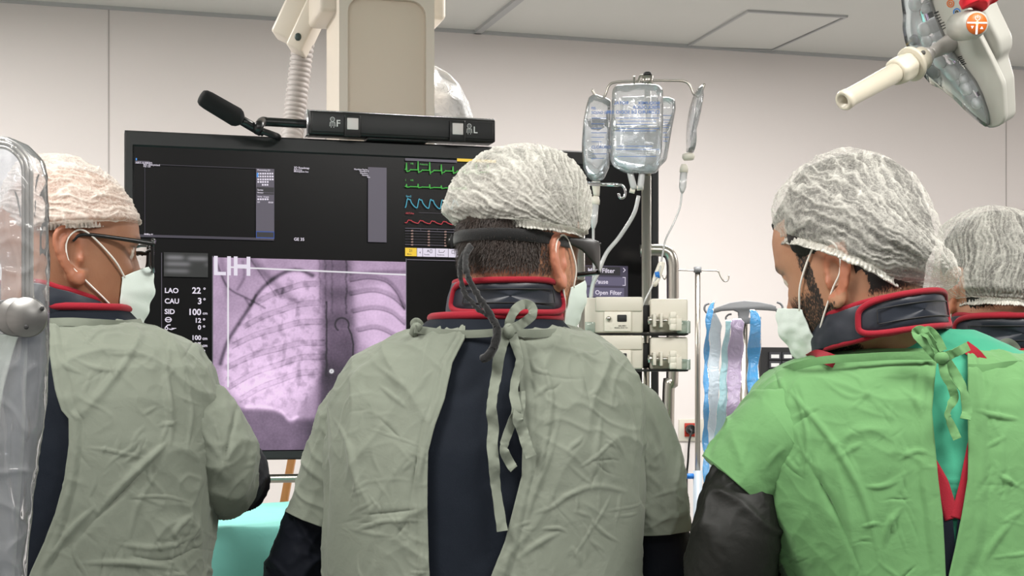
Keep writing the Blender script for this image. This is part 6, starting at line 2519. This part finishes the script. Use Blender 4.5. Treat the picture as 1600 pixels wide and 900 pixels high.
cloth_tube('sleeve', spr, [.050, .070, .062, .056, .053], M['gown_grey'], g2, 7.0, .005, folds=[([(1000, 600), (1030, 680), (1045, 760)], 5, .006), ([(985, 620), (1005, 700), (1010, 780)], 5, .005), ([(1010, 780), (1040, 770), (1065, 760)], 4, .004), ([(1005, 830), (1040, 810), (1060, 790)], 5, .004)])
nl = [P(513, 765, 2.24), P(484, 835, 2.26), P(468, 885, 2.27), P(470, 915, 2.30), Vector((-.26, 2.45, 1.16)), Vector((-.205, 2.56, 1.255))]
cloth_tube('under_sleeve', nl, [.038, .045, .050, .052, .045, .038], M['navy_sleeve'], g2, 8.0, .006)
nr = [P(1008, 735, 2.255), P(1018, 790, 2.262), P(1026, 850, 2.27), P(1030, 900, 2.28), P(1026, 930, 2.31), Vector((.18, 2.45, 1.16)), Vector((.138, 2.56, 1.255))]
cloth_tube('under_sleeve', nr, [.040, .046, .049, .051, .052, .045, .038], M['navy_sleeve'], g2, 9.0, .006)
# neck band and ties with their bow
Db = 2.125
nb_ = ribbon(PP([(648, 514), (680, 519), (715, 522), (750, 520), (785, 518)], 2.128)[:1] + [P(660, 516, 2.145), P(690, 520, 2.135), P(720, 522, 2.128), P(755, 521, 2.12), P(790, 518, 2.112)], .011, .15)
obj('neckband', nb_, M['gown_grey'], g2)
obj('neckband', ribbon([P(796, 517, 2.112), P(830, 521, 2.118), P(860, 520, 2.135), P(885, 517, 2.17)], .011, .15, seed=2), M['gown_grey'], g2)
obj('tie_knot', merge(tube([P(645, 522, 2.145), P(650, 512, 2.14), P(656, 508, 2.142)], [.006, .0075, .006], 12, 16), ribbon([P(650, 512, 2.14), P(647, 506, 2.138), P(652, 503, 2.137), P(657, 510, 2.138)], .012, .5)), M['gown_grey'], g2)
Dt = 2.088
ties = [([(794, 517), (797, 500), (806, 483), (820, 475), (831, 480), (832, 492), (820, 503), (806, 511), (796, 516)], .013, .45, 1),
        ([(794, 517), (786, 535), (779, 560), (776, 585), (771, 612), (768, 640), (771, 668), (769, 695), (772, 725), (774, 755), (779, 790), (785, 830)], .015, .55, 2),
        ([(799, 518), (806, 540), (812, 565), (806, 590), (803, 615), (807, 640), (800, 660), (789, 690), (788, 705), (796, 722), (803, 733)], .013, .6, 3),
        ([(813, 612), (812, 635), (809, 655), (816, 672), (822, 692), (830, 714)], .015, .35, 5)]
for pts, w, tw, sd in ties:
    obj('tie', ribbon([P(x, y, Dt - .004 * (i % 3) + (.0 if y < 700 else .0) - .022 * smooth01((y - 520) / 150)) for i, (x, y) in enumerate(pts)], w, tw, .5, seed=sd), M['gown_grey'], g2)
obj('bow_knot', sphere(P(795, 517, 2.085), (.0085, .008, .0105), 20, 14), M['gown_grey'], g2)

# =================================================================== person at the shield, spectacles, elbow out
p1 = Person('person in grey-green gown and black-framed spectacles beside the plastic-covered shield', (108, 396), 2.19, 62, -2, 0, 0.985, '#94674c', '#1d1712')
b1 = [(520, 10, 190, 2.21, .08), (545, -95, 285, 2.2, .1), (590, -120, 320, 2.2, .12), (650, -130, 330, 2.2, .14), (800, -130, 320, 2.2, .15), (1150, -110, 300, 2.2, .16), (1350, -90, 280, 2.2, .15)]
t1 = [(501, -18, 208, 2.21, .088), (508, -38, 230, 2.208, .097), (516, -62, 252, 2.206, .106), (529, -95, 281, 2.204, .117), (547, -122, 309, 2.202, .128), (577, -142, 330, 2.2, .141), (622, -152, 342, 2.2, .15), (700, -155, 345, 2.2, .155),
      (790, -150, 333, 2.2, .155), (900, -145, 324, 2.2, .155), (1100, -150, 330, 2.2, .165), (1640, -160, 340, 2.2, .175)]
op1 = lin_op([(498, 40, 76), (555, 20, 77), (610, 5, 86), (640, 0, 96), (652, 0, 107), (690, -5, 107), (740, -8, 100), (790, -10, 86), (830, -14, 70), (870, -20, 50), (900, -26, 38), (1000, -40, 0), (1640, -40, -10)])
p1.build_body(.064, P(100, 500, 2.21), b1,
              [(P(-90, 610, 2.22), P(-150, 860, 2.26), Vector((-.85, 2.58, 1.26))), (P(258, 625, 2.21), P(340, 745, 2.25), Vector((-.52, 2.58, 1.25)))],
              dict(out=16, size=1.08, oy=.000), dict(ear='#9c5f44', beard=.10, side=0), (-.74, -.52))
capm1 = cap_mat('cap_gauze_dense', .40, '#e4dbd1')
cap1 = [(8, 335), (10, 300), (22, 272), (42, 252), (68, 243), (96, 243), (126, 252), (158, 268), (184, 287), (202, 310), (212, 330), (219, 344), (214, 348), (200, 351), (180, 356), (150, 356), (120, 360), (95, 366), (70, 372), (40, 376), (18, 368)]
make_cap(p1.root, cap1, 2.19, -.10, .098, capm1, pleat_n=.12, pleat_amp=.0042, seed=4.2, mode='bands')
p1.mask(zt=-.012, half=52, zb=-.118)
p1.collar(P(95, 436, 2.19), P(95, 498, 2.205), (.074, .075), (.084, .084), 60, flap=(-2.0, -.2, .04, .96), hk=(-.045, -.014))
gl1 = obj('spectacles', tube([p1.h(-.012, .116, .012), p1.h(0, .119, .015), p1.h(.012, .116, .012)], .0026, 10, 20), M['frame_black'], p1.root)
for s in (-1, 1):
    obj('temple', tube([p1.h(s * .0785, -.012, .010), p1.h(s * .080, .002, .020), p1.h(s * .079, .05, .019), p1.h(s * .072, .104, .016)], [.0018, .0026, .0030, .0036], 10, 40, (1, 1)), M['frame_black'], gl1)
for s in (-1, 1):
    q = soften(resample([(.010, .020), (.040, .0225), (.069, .020), (.070, .005), (.064, -.018), (.045, -.0235), (.022, -.021), (.011, -.008)], 80), 3)
    pts = [p1.h(s * x, .118 - 3.2 * x * x, z + .002) for x, z in q]
    obj('rim', tube(pts + pts[:1], [.0026] * 3, 10, 120), M['frame_black'], gl1)
    c = q.mean(0)
    obj('lens', grid(np.array([[tuple(p1.h(s * (c[0] + (x - c[0]) * k), .1185 - 3.2 * (c[0] + (x - c[0]) * k) ** 2, c[1] + (z - c[1]) * k + .002)) for x, z in q] for k in (.02, .5, 1.0)]), True), M['lens'], gl1)
ta_ = [(480, 0, 205, 2.205, .088), (490, -8, 212, 2.205, .09), (505, -25, 220, 2.207, .094)] + [(y, l + 8, r - 8, d, b - .011) for y, l, r, d, b in t1[2:]]
A = torso_loft(ta_, 150, 240, 2.5)
A = A + grid_normals(A, True) * wrinkles(A, .0014, 8, sc=7)[..., None]
ap = obj('lead_apron', grid(A, True), M['navy'], p1.root)
obj('red_binding', tube([tuple(q) for q in A[1, ::3]] + [tuple(A[1, 0])], .0055, 10, 200), M['red_trim'], ap)
folds1 = [([(255, 540), (262, 600), (268, 660), (265, 700)], 7, .008), ([(285, 560), (300, 640), (288, 720)], 5, .004), ([(320, 580), (345, 640), (348, 700), (345, 740)], 6, .006), ([(110, 560), (150, 575), (190, 580)], 5, .003),
          ([(140, 820), (180, 770), (230, 720), (262, 690)], 8, .009), ([(100, 870), (150, 810), (200, 760), (240, 715)], 7, -.006), ([(60, 895), (110, 830), (150, 790)], 6, .007), ([(200, 850), (215, 790), (250, 730)], 7, .005),
          ([(112, 650), (116, 690), (108, 760), (95, 800), (60, 870)], 6, .006), ([(180, 850), (250, 855), (320, 830)], 7, .006), ([(200, 868), (260, 875), (320, 850)], 6, -.005), ([(130, 545), (150, 520), (190, 512)], 6, .004),
          ([(145, 575), (130, 620)], 4, .003), ([(172, 560), (185, 600)], 4, .003), ([(220, 650), (245, 635)], 4, .003), ([(90, 545), (100, 570), (130, 585)], 5, .003), ([(300, 800), (270, 830), (280, 845)], 6, .006), ([(120, 880), (200, 880), (290, 890)], 6, .004)]
folds1 += creases((85, 515, 340, 900), 75, 7, .4)
g1, GA1 = gown_part(p1.root, 'gown', t1, M['gown_grey'], op1, 12.0, folds1)
sp = [P(245, 625, 2.2), P(306, 658, 2.195), P(340, 705, 2.195), P(348, 745, 2.21), P(352, 762, 2.26), P(360, 756, 2.32)]
cloth_tube('sleeve', sp, [.040, .063, .056, .047, .044, .045], M['gown_grey'], g1, 15.0, .005, folds=[([(374, 622), (366, 660), (354, 710), (352, 745)], 4, -.008), ([(330, 640), (345, 690), (348, 730)], 5, .006), ([(385, 740), (365, 760), (345, 785)], 5, .006), ([(400, 720), (380, 730)], 4, .004), ([(312, 640), (330, 668)], 4, -.004)])
sn = [P(346, 752, 2.24), P(358, 742, 2.33), P(348, 745, 2.44), Vector((-.53, 2.56, 1.25))]
cloth_tube('under_sleeve', sn, [.040, .062, .058, .042], M['navy_sleeve'], g1, 16.0, .006)
sp = [P(-85, 600, 2.21), P(-120, 680, 2.21), P(-140, 760, 2.23), P(-150, 850, 2.26), Vector((-.9, 2.42, 1.16)), Vector((-.86, 2.53, 1.24))]
cloth_tube('sleeve', sp, [.066, .062, .055, .05, .045, .04], M['gown_grey'], g1, 17.0, .005)
obj('neckband', ribbon([P(76, 504, 2.105), P(110, 503, 2.105), P(150, 505, 2.115), P(190, 507, 2.14), P(222, 504, 2.19)], .012, .2), M['gown_grey'], g1)

# =================================================================== person in the green gown
p3 = Person('bearded person in bright green gown with large white hair cap, head turned towards the monitor', (1332, 412), 2.12, -52, -18, 0, 1.04, '#a87c60', '#17110d')
b3 = [(560, 1350, 1540, 2.14, .08), (590, 1240, 1660, 2.13, .1), (640, 1190, 1710, 2.13, .12), (800, 1200, 1710, 2.13, .14), (1150, 1260, 1690, 2.13, .15), (1400, 1290, 1670, 2.13, .15)]
t3 = [(549, 1296, 1560, 2.14, .088), (556, 1262, 1605, 2.138, .097), (566, 1230, 1648, 2.136, .106), (580, 1205, 1682, 2.134, .117), (602, 1182, 1710, 2.132, .129), (632, 1162, 1730, 2.13, .140), (672, 1150, 1740, 2.13, .149), (725, 1150, 1742, 2.13, .156),
      (800, 1172, 1736, 2.13, .16), (900, 1224, 1725, 2.13, .16), (1100, 1235, 1720, 2.13, .165), (1600, 1230, 1730, 2.13, .175)]
op3 = lin_op([(545, 1468, 1512), (580, 1462, 1512), (640, 1456, 1512), (700, 1462, 1513), (740, 1466, 1512), (790, 1473, 1503), (840, 1476, 1492), (885, 1478, 1481), (1600, 1479, 1482)])
p3.build_body(.049, P(1385, 545, 2.14), b3,
              [(P(1285, 665, 2.12), P(1140, 890, 2.1), Vector((.43, 2.46, 1.16))), (P(1650, 650, 2.14), P(1700, 890, 2.16), Vector((.60, 2.36, 1.2)))],
              dict(out=10, size=1.0, oy=.006, oz=-.026), dict(ear='#b06a4e', beard=.74, side=1.0, buzz=(-.062, .03, 1.0)), (.48, .68))
hair_shell(p3, lambda a: -.034 if a > 1.85 else (.012 if a > 1.25 else .075), .016, M['hair_dark'], seed=6)
capm3 = cap_mat('cap_gauze_thin', .27)
cap3 = [(1209, 326), (1214, 302), (1238, 272), (1275, 248), (1318, 234), (1352, 238), (1392, 256), (1426, 286), (1450, 324), (1465, 362), (1471, 398), (1486, 414), (1493, 434), (1488, 446), (1470, 450), (1446, 455), (1415, 458), (1385, 456), (1352, 444), (1322, 424), (1300, 402), (1275, 392), (1246, 386), (1224, 368), (1212, 346)]
make_cap(p3.root, cap3, 2.12, .43, .122, capm3, pleat_n=(1500, 440), pleat_amp=.0040, seed=7.7, mode='swirl')
p3.mask(zt=-.024, half=54)
p3.collar(P(1368, 458, 2.108), P(1370, 512, 2.115), (.081, .082), (.086, .088), -58, flap=(-1.5, .42, .0, 1.0), hk=(-.042, -.040), trim_r=.0042)
sct = [(517, 1362, 1520, 2.14, .072), (526, 1335, 1542, 2.14, .080), (538, 1310, 1566, 2.14, .086), (550, 1292, 1590, 2.14, .09)] + [(y, l + 8, r - 8, d, b - .014) for y, l, r, d, b in t3[2:]]
A = torso_loft(sct, 160, 260, 2.5)
A = A + grid_normals(A, True) * (wrinkles(A, .0022, 21, sc=8) + fold_field(A, [([(1466, 745), (1485, 752), (1508, 745)], 4, .006), ([(1470, 765), (1488, 772), (1500, 765)], 4, -.004), ([(1480, 600), (1490, 680), (1500, 740)], 6, .004)]))[..., None]
obj('scrub_top', grid(A, True), M['scrub'], p3.root)
opa = lin_op([(545, 1322, 1540), (600, 1370, 1536), (680, 1430, 1526), (745, 1470, 1512), (800, 1489, 1496), (830, 1492, 1493.5), (1600, 1492, 1493.5)])
tap = [(y, l + 4, r - 4, d, b - .006) for y, l, r, d, b in t3]
tap[0] = (552, 1290, 1566, 2.14, .088)
A = torso_loft(tap, 160, 260, 2.5, 0, opa)
ap = obj('lead_apron', grid(A), M['navy'], p3.root)
for j in (0, -1):
    kk_ = int(np.argmax(proj(A[:, j])[1] > (812 if j else 818)))
    obj('red_binding', ribbon([tuple(q) for q in A[:kk_:3, j]], .020, .05, 0, n=150), M['red_trim'], ap)
obj('red_strap', ribbon([P(1306, 566, 2.035), P(1292, 560, 2.05), P(1278, 556, 2.08), P(1264, 560, 2.13)], .017, .1), M['red_trim'], ap)
obj('red_strap', ribbon([P(1506, 540, 2.05), P(1522, 552, 2.04), P(1538, 570, 2.035)], .016, .1), M['red_trim'], ap)
folds3 = [([(1240, 600), (1262, 680), (1255, 760)], 5, .005), ([(1225, 600), (1300, 690), (1350, 780), (1375, 880)], 7, .008), ([(1260, 720), (1290, 770), (1320, 830), (1345, 895)], 8, -.007), ([(1280, 590), (1330, 620), (1380, 610)], 6, .004),
          ([(1330, 640), (1345, 625), (1370, 600)], 5, .004), ([(1300, 575), (1340, 590), (1350, 610)], 5, .004), ([(1400, 600), (1440, 640), (1452, 700)], 6, .004), ([(1400, 720), (1432, 705), (1460, 712)], 5, .004), ([(1350, 690), (1300, 720)], 6, .003),
          ([(1440, 740), (1452, 800), (1455, 870)], 6, .006), ([(1380, 860), (1390, 820), (1412, 790)], 6, .006), ([(1420, 720), (1400, 780)], 5, .004), ([(1520, 640), (1560, 650), (1595, 655)], 5, .005), ([(1510, 700), (1518, 780), (1508, 860)], 6, .006),
          ([(1540, 700), (1575, 680)], 4, .004), ([(1560, 740), (1590, 760)], 5, .004), ([(1530, 890), (1560, 840), (1595, 800)], 6, .005), ([(1180, 640), (1172, 690), (1180, 740)], 5, .004), ([(1350, 760), (1380, 760), (1420, 745)], 5, .003), ([(1175, 700), (1180, 790), (1220, 870)], 7, -.006)]
folds3 += creases((1190, 575, 1460, 900), 80, 9, -.3) + creases((1515, 580, 1610, 900), 30, 11)
g3, GA3 = gown_part(p3.root, 'gown', t3, M['gown_green'], op3, 31.0, folds3)
sp = PP([(1285, 655), (1222, 682), (1180, 722), (1148, 757)], 2.085)
cloth_tube('sleeve', sp, [.050, .071, .066, .062], M['gown_green'], g3, 33.0, .005, folds=[([(1200, 640), (1170, 690), (1150, 750)], 5, .005), ([(1230, 690), (1190, 740)], 5, .005)])
sb = [P(1185, 712, 2.085), P(1164, 765, 2.08), P(1150, 840, 2.065), P(1142, 900, 2.07), P(1150, 935, 2.10), Vector((.38, 2.27, 1.13)), Vector((.425, 2.43, 1.155))]
cloth_tube('under_sleeve', sb, [.035, .054, .064, .064, .058, .046, .04], M['black_sleeve'], g3, 34.0, .007)
sp = [P(1650, 640, 2.14), P(1690, 720, 2.15), P(1705, 800, 2.16), P(1705, 890, 2.18), Vector((.72, 2.27, 1.15)), Vector((.62, 2.34, 1.19))]
cloth_tube('sleeve', sp, [.070, .064, .056, .05, .045, .04], M['gown_green'], g3, 35.0, .005)
obj('neckband', ribbon([P(1222, 580, 2.11), P(1245, 572, 2.06), P(1285, 563, 2.035), P(1340, 559, 2.022), P(1400, 556, 2.018), P(1465, 556, 2.016)], .0105, .15), M['gown_green'], g3)
obj('neckband', ribbon([P(1512, 575, 2.02), P(1545, 575, 2.02), P(1580, 570, 2.03), P(1620, 570, 2.06)], .0105, .15), M['gown_green'], g3)
Dt = 1.985
ties = [([(1466, 558), (1480, 556), (1497, 549), (1513, 541)], .012, .25, 1), ([(1466, 560), (1452, 545), (1436, 528), (1430, 520), (1438, 516), (1450, 524), (1462, 545), (1470, 556)], .012, .5, 2),
        ([(1470, 556), (1456, 534), (1445, 520), (1452, 516), (1464, 528), (1474, 548)], .010, .6, 6),
        ([(1472, 562), (1476, 585), (1487, 605), (1491, 622), (1484, 635), (1481, 650), (1488, 668), (1496, 686)], .011, .55, 3), ([(1477, 561), (1492, 585), (1505, 610), (1511, 640), (1508, 655)], .013, .4, 4)]
for pts, w, tw, sd in ties:
    obj('tie', ribbon([P(x, y, Dt - .003 * (i % 3) - .018 * smooth01((y - 560) / 120)) for i, (x, y) in enumerate(pts)], w, tw, .5, seed=sd), M['gown_green'], g3)
obj('bow_knot', sphere(P(1471, 559, 1.983), (.0095, .009, .0085), 20, 14), M['gown_green'], g3)

# =================================================================== person half hidden behind the green gown
p4 = Person('person in white hair cap half hidden behind the shoulder of the bright green gown', (1550, 446), 2.58, -14, -4, 0, .97, '#c39377', '#1c130f')
b4 = [(560, 1500, 1660, 2.6, .08), (590, 1440, 1710, 2.6, .1), (640, 1400, 1750, 2.6, .12), (800, 1400, 1750, 2.6, .14), (1150, 1420, 1730, 2.6, .15), (1250, 1430, 1720, 2.6, .15)]
p4.build_body(.050, P(1568, 545, 2.6), b4,
              [(P(1420, 640, 2.6), P(1390, 800, 2.62), Vector((.72, 2.9, 1.23))), (P(1730, 640, 2.6), P(1765, 800, 2.62), Vector((.95, 2.9, 1.23)))],
              dict(out=14), dict(ear='#c4795c', beard=.1, side=0, buzz=(-.045, .03, 1.0)), (.72, .92))
hair_shell(p4, lambda a: -.050 if a > 1.9 else (.02 if a > 1.2 else .07), .004, M['hair_dark'], seed=9)
cap4 = [(1466, 400), (1469, 370), (1481, 348), (1505, 331), (1532, 323), (1560, 325), (1590, 335), (1610, 348), (1626, 370), (1634, 400), (1638, 435), (1628, 466), (1600, 481), (1560, 483), (1530, 481), (1500, 477), (1474, 466), (1459, 452), (1462, 428)]
make_cap(p4.root, cap4, 2.58, .05, .118, capm3, pleat_n=52, pleat_amp=.0038, seed=11.1)
p4.mask()
p4.collar(P(1574, 497, 2.56), P(1576, 552, 2.575), (.086, .088), (.092, .094), 0, flap=(-1.35, 1.2, .02, .98), hk=(.01, .005))
t4 = [(556, 1500, 1660, 2.6, .088), (566, 1462, 1690, 2.6, .1), (585, 1425, 1725, 2.6, .115), (620, 1400, 1752, 2.6, .13), (700, 1392, 1760, 2.6, .145), (1000, 1390, 1762, 2.6, .15), (1450, 1385, 1765, 2.6, .16)]
g4, GA4 = gown_part(p4.root, 'gown', t4, M['gown_green'], lin_op([(550, 1585, 1600), (1600, 1585, 1600)]), 41.0, [], n=120, seg=260)
scb = torso_loft([(540, 1510, 1645, 2.6, .078), (556, 1495, 1660, 2.6, .086), (580, 1460, 1690, 2.6, .1)], 20, 120, 2.3)
obj('lead_apron', grid(scb, True), cloth('violet_apron_vinyl', '#2a2350', .1, .6), p4.root)
obj('red_strap', ribbon([P(1570, 552, 2.49), P(1585, 560, 2.485), P(1600, 568, 2.48), P(1620, 575, 2.49)], .018, .1), M['red_trim'], g4)
obj('tie', ribbon([P(1562, 560, 2.475), P(1556, 548, 2.47), P(1562, 538, 2.465), P(1576, 534, 2.465), P(1588, 543, 2.47), P(1592, 556, 2.472)], .011, .4), M['gown_grey'], g4)
obj('tie', ribbon([P(1540, 552, 2.475), P(1556, 558, 2.47), P(1575, 562, 2.47), P(1610, 562, 2.475)], .012, .3), M['gown_grey'], g4)
for s, el, wr in ((-1, P(1390, 800, 2.62), Vector((.72, 2.9, 1.23))), (1, P(1765, 800, 2.62), Vector((.95, 2.9, 1.23)))):
    shp = P(1425 if s < 0 else 1725, 630, 2.6)
    cloth_tube('sleeve', [shp, shp.lerp(el, .5) + Vector((s * .01, 0, 0)), el, el.lerp(wr, .5), wr.lerp(el, .1)], [.066, .06, .052, .046, .038], M['gown_green'], g4, 45.0 + s, .005, seg=60, n=70)

# ------------------------------------------------------------------ the plastic-covered shield nearest the camera
DSH = 1.78
s_ = DSH / F
sh = thing('radiation_shield', 'clear plastic-draped shield with a steel edge bar and round clamp, at the picture edge', 'shield', P(-60, 500, DSH))
bar = [P(-40, 222, DSH), P(0, 223, DSH), P(18, 228, DSH), P(34, 242, DSH), P(42, 262, DSH), P(43, 300, DSH), P(43, 470, DSH)]
ringc = []
c_ = catmull([tuple(p) for p in bar], 110)
for off, r_ in ((-6.2, 3.2), (0, 3.6), (6.2, 3.2)):
    T = np.gradient(c_, axis=0)
    T /= np.linalg.norm(T, axis=1)[:, None]
    nrm = np.stack([T[:, 2], np.zeros(len(T)), -T[:, 0]], -1)
    ringc.append(closed_loft(tube_rings(c_ + nrm * off * s_, r_ * s_, 12)))
obj('edge_bar', merge(*ringc), M['steel'], sh)
obj('clamp_arm', box(P(12, 496, DSH), (72 * s_, .035, 52 * s_), 0, .006), M['clamp_steel'], sh)
obj('clamp_hub', lathe([(-.03, .001), (-.03, 30 * s_), (.012, 30 * s_), (.014, 28 * s_), (.014, .001)], P(28, 496, DSH - .012), (0, -1, 0), 44), M['clamp_steel'], sh)
dk = obj('clamp_disc', lathe([(0, .001), (0, 31 * s_), (.006, 31 * s_), (.0075, 30 * s_), (.0075, .001)], P(43, 496, DSH - .026), (0.05, -1, 0), 48), M['clamp_steel'], sh)
obj('screw', lathe([(0, .001), (0, 5 * s_), (.002, 4 * s_), (.002, .001)], P(19, 497, DSH - .0275), (0, -1, 0), 16), M['chrome'], dk)
obj('pin_hole', merge(*[sphere(P(x, y, DSH - .034), (3.6 * s_, .001, 3.8 * s_), 14, 8) for x, y in ((66, 482), (41, 511))]), M['device_dark'], dk)
# clear panel inside the bar
pan = [(-260, 222), (0, 225), (18, 230), (33, 243), (41, 263), (41, 470), (40, 560), (35, 700), (20, 905), (10, 980), (-260, 980)]
obj('clear_panel', ppoly(pan, DSH + .004, .012), M['panel'], sh, False)
# the loose clear cover over it: an edge line traced down the picture, with front, fold and back
edge_x = [(212, 8), (216, 22), (228, 46), (250, 66), (275, 73), (330, 75), (400, 75), (460, 75), (520, 75), (560, 74), (600, 72), (660, 66), (720, 58), (780, 51), (850, 44), (905, 40), (990, 34)]
E_ = np.array(edge_x, dtype=float)
n, m = 220, 170
A = np.zeros((n, m, 3))
yy = np.linspace(213, 985, n)
xe = np.interp(yy, E_[:, 0], E_[:, 1])
for k in range(n):
    t = np.linspace(-1, 1, m)
    # t<0 back sheet, t>0 front sheet, t=0 the folded edge
    x = xe[k] - np.abs(t) ** 1.6 * 210
    d = np.sign(t) * (1 - np.exp(-np.abs(t) * 9)) * -.022
    A[k, :, 0] = (x - CX) / F * DSH
    A[k, :, 1] = DSH + d
    A[k, :, 2] = CAMZ + (HY - yy[k]) / F * DSH
N = grid_normals(A)
p_ = A * np.array([1, 1, .28])
h = .004 * noise3(p_ * 20 + 2) + .0022 * np.maximum(1 - np.abs(noise3(p_ * 42 + 6)) * 3, 0) ** 2 + .002 * np.maximum(1 - np.abs(noise3(A * np.array([20, 20, 26]) + 9)) * 3, 0) ** 2
A = A + N * (h * (.3 + .7 * smooth01(np.abs(np.linspace(-1, 1, m)) * 6))[None, :])[..., None]
cv = obj('plastic_cover', grid(A), M['film'], sh)
hp = P(-90, 496, DSH)
obj('arm', tube([P(-10, 496, DSH), hp, Vector((hp.x - .06, hp.y, 2.2)), Vector((hp.x - .06, hp.y, CEIL))], .02, 16, 40), M['steel'], sh)
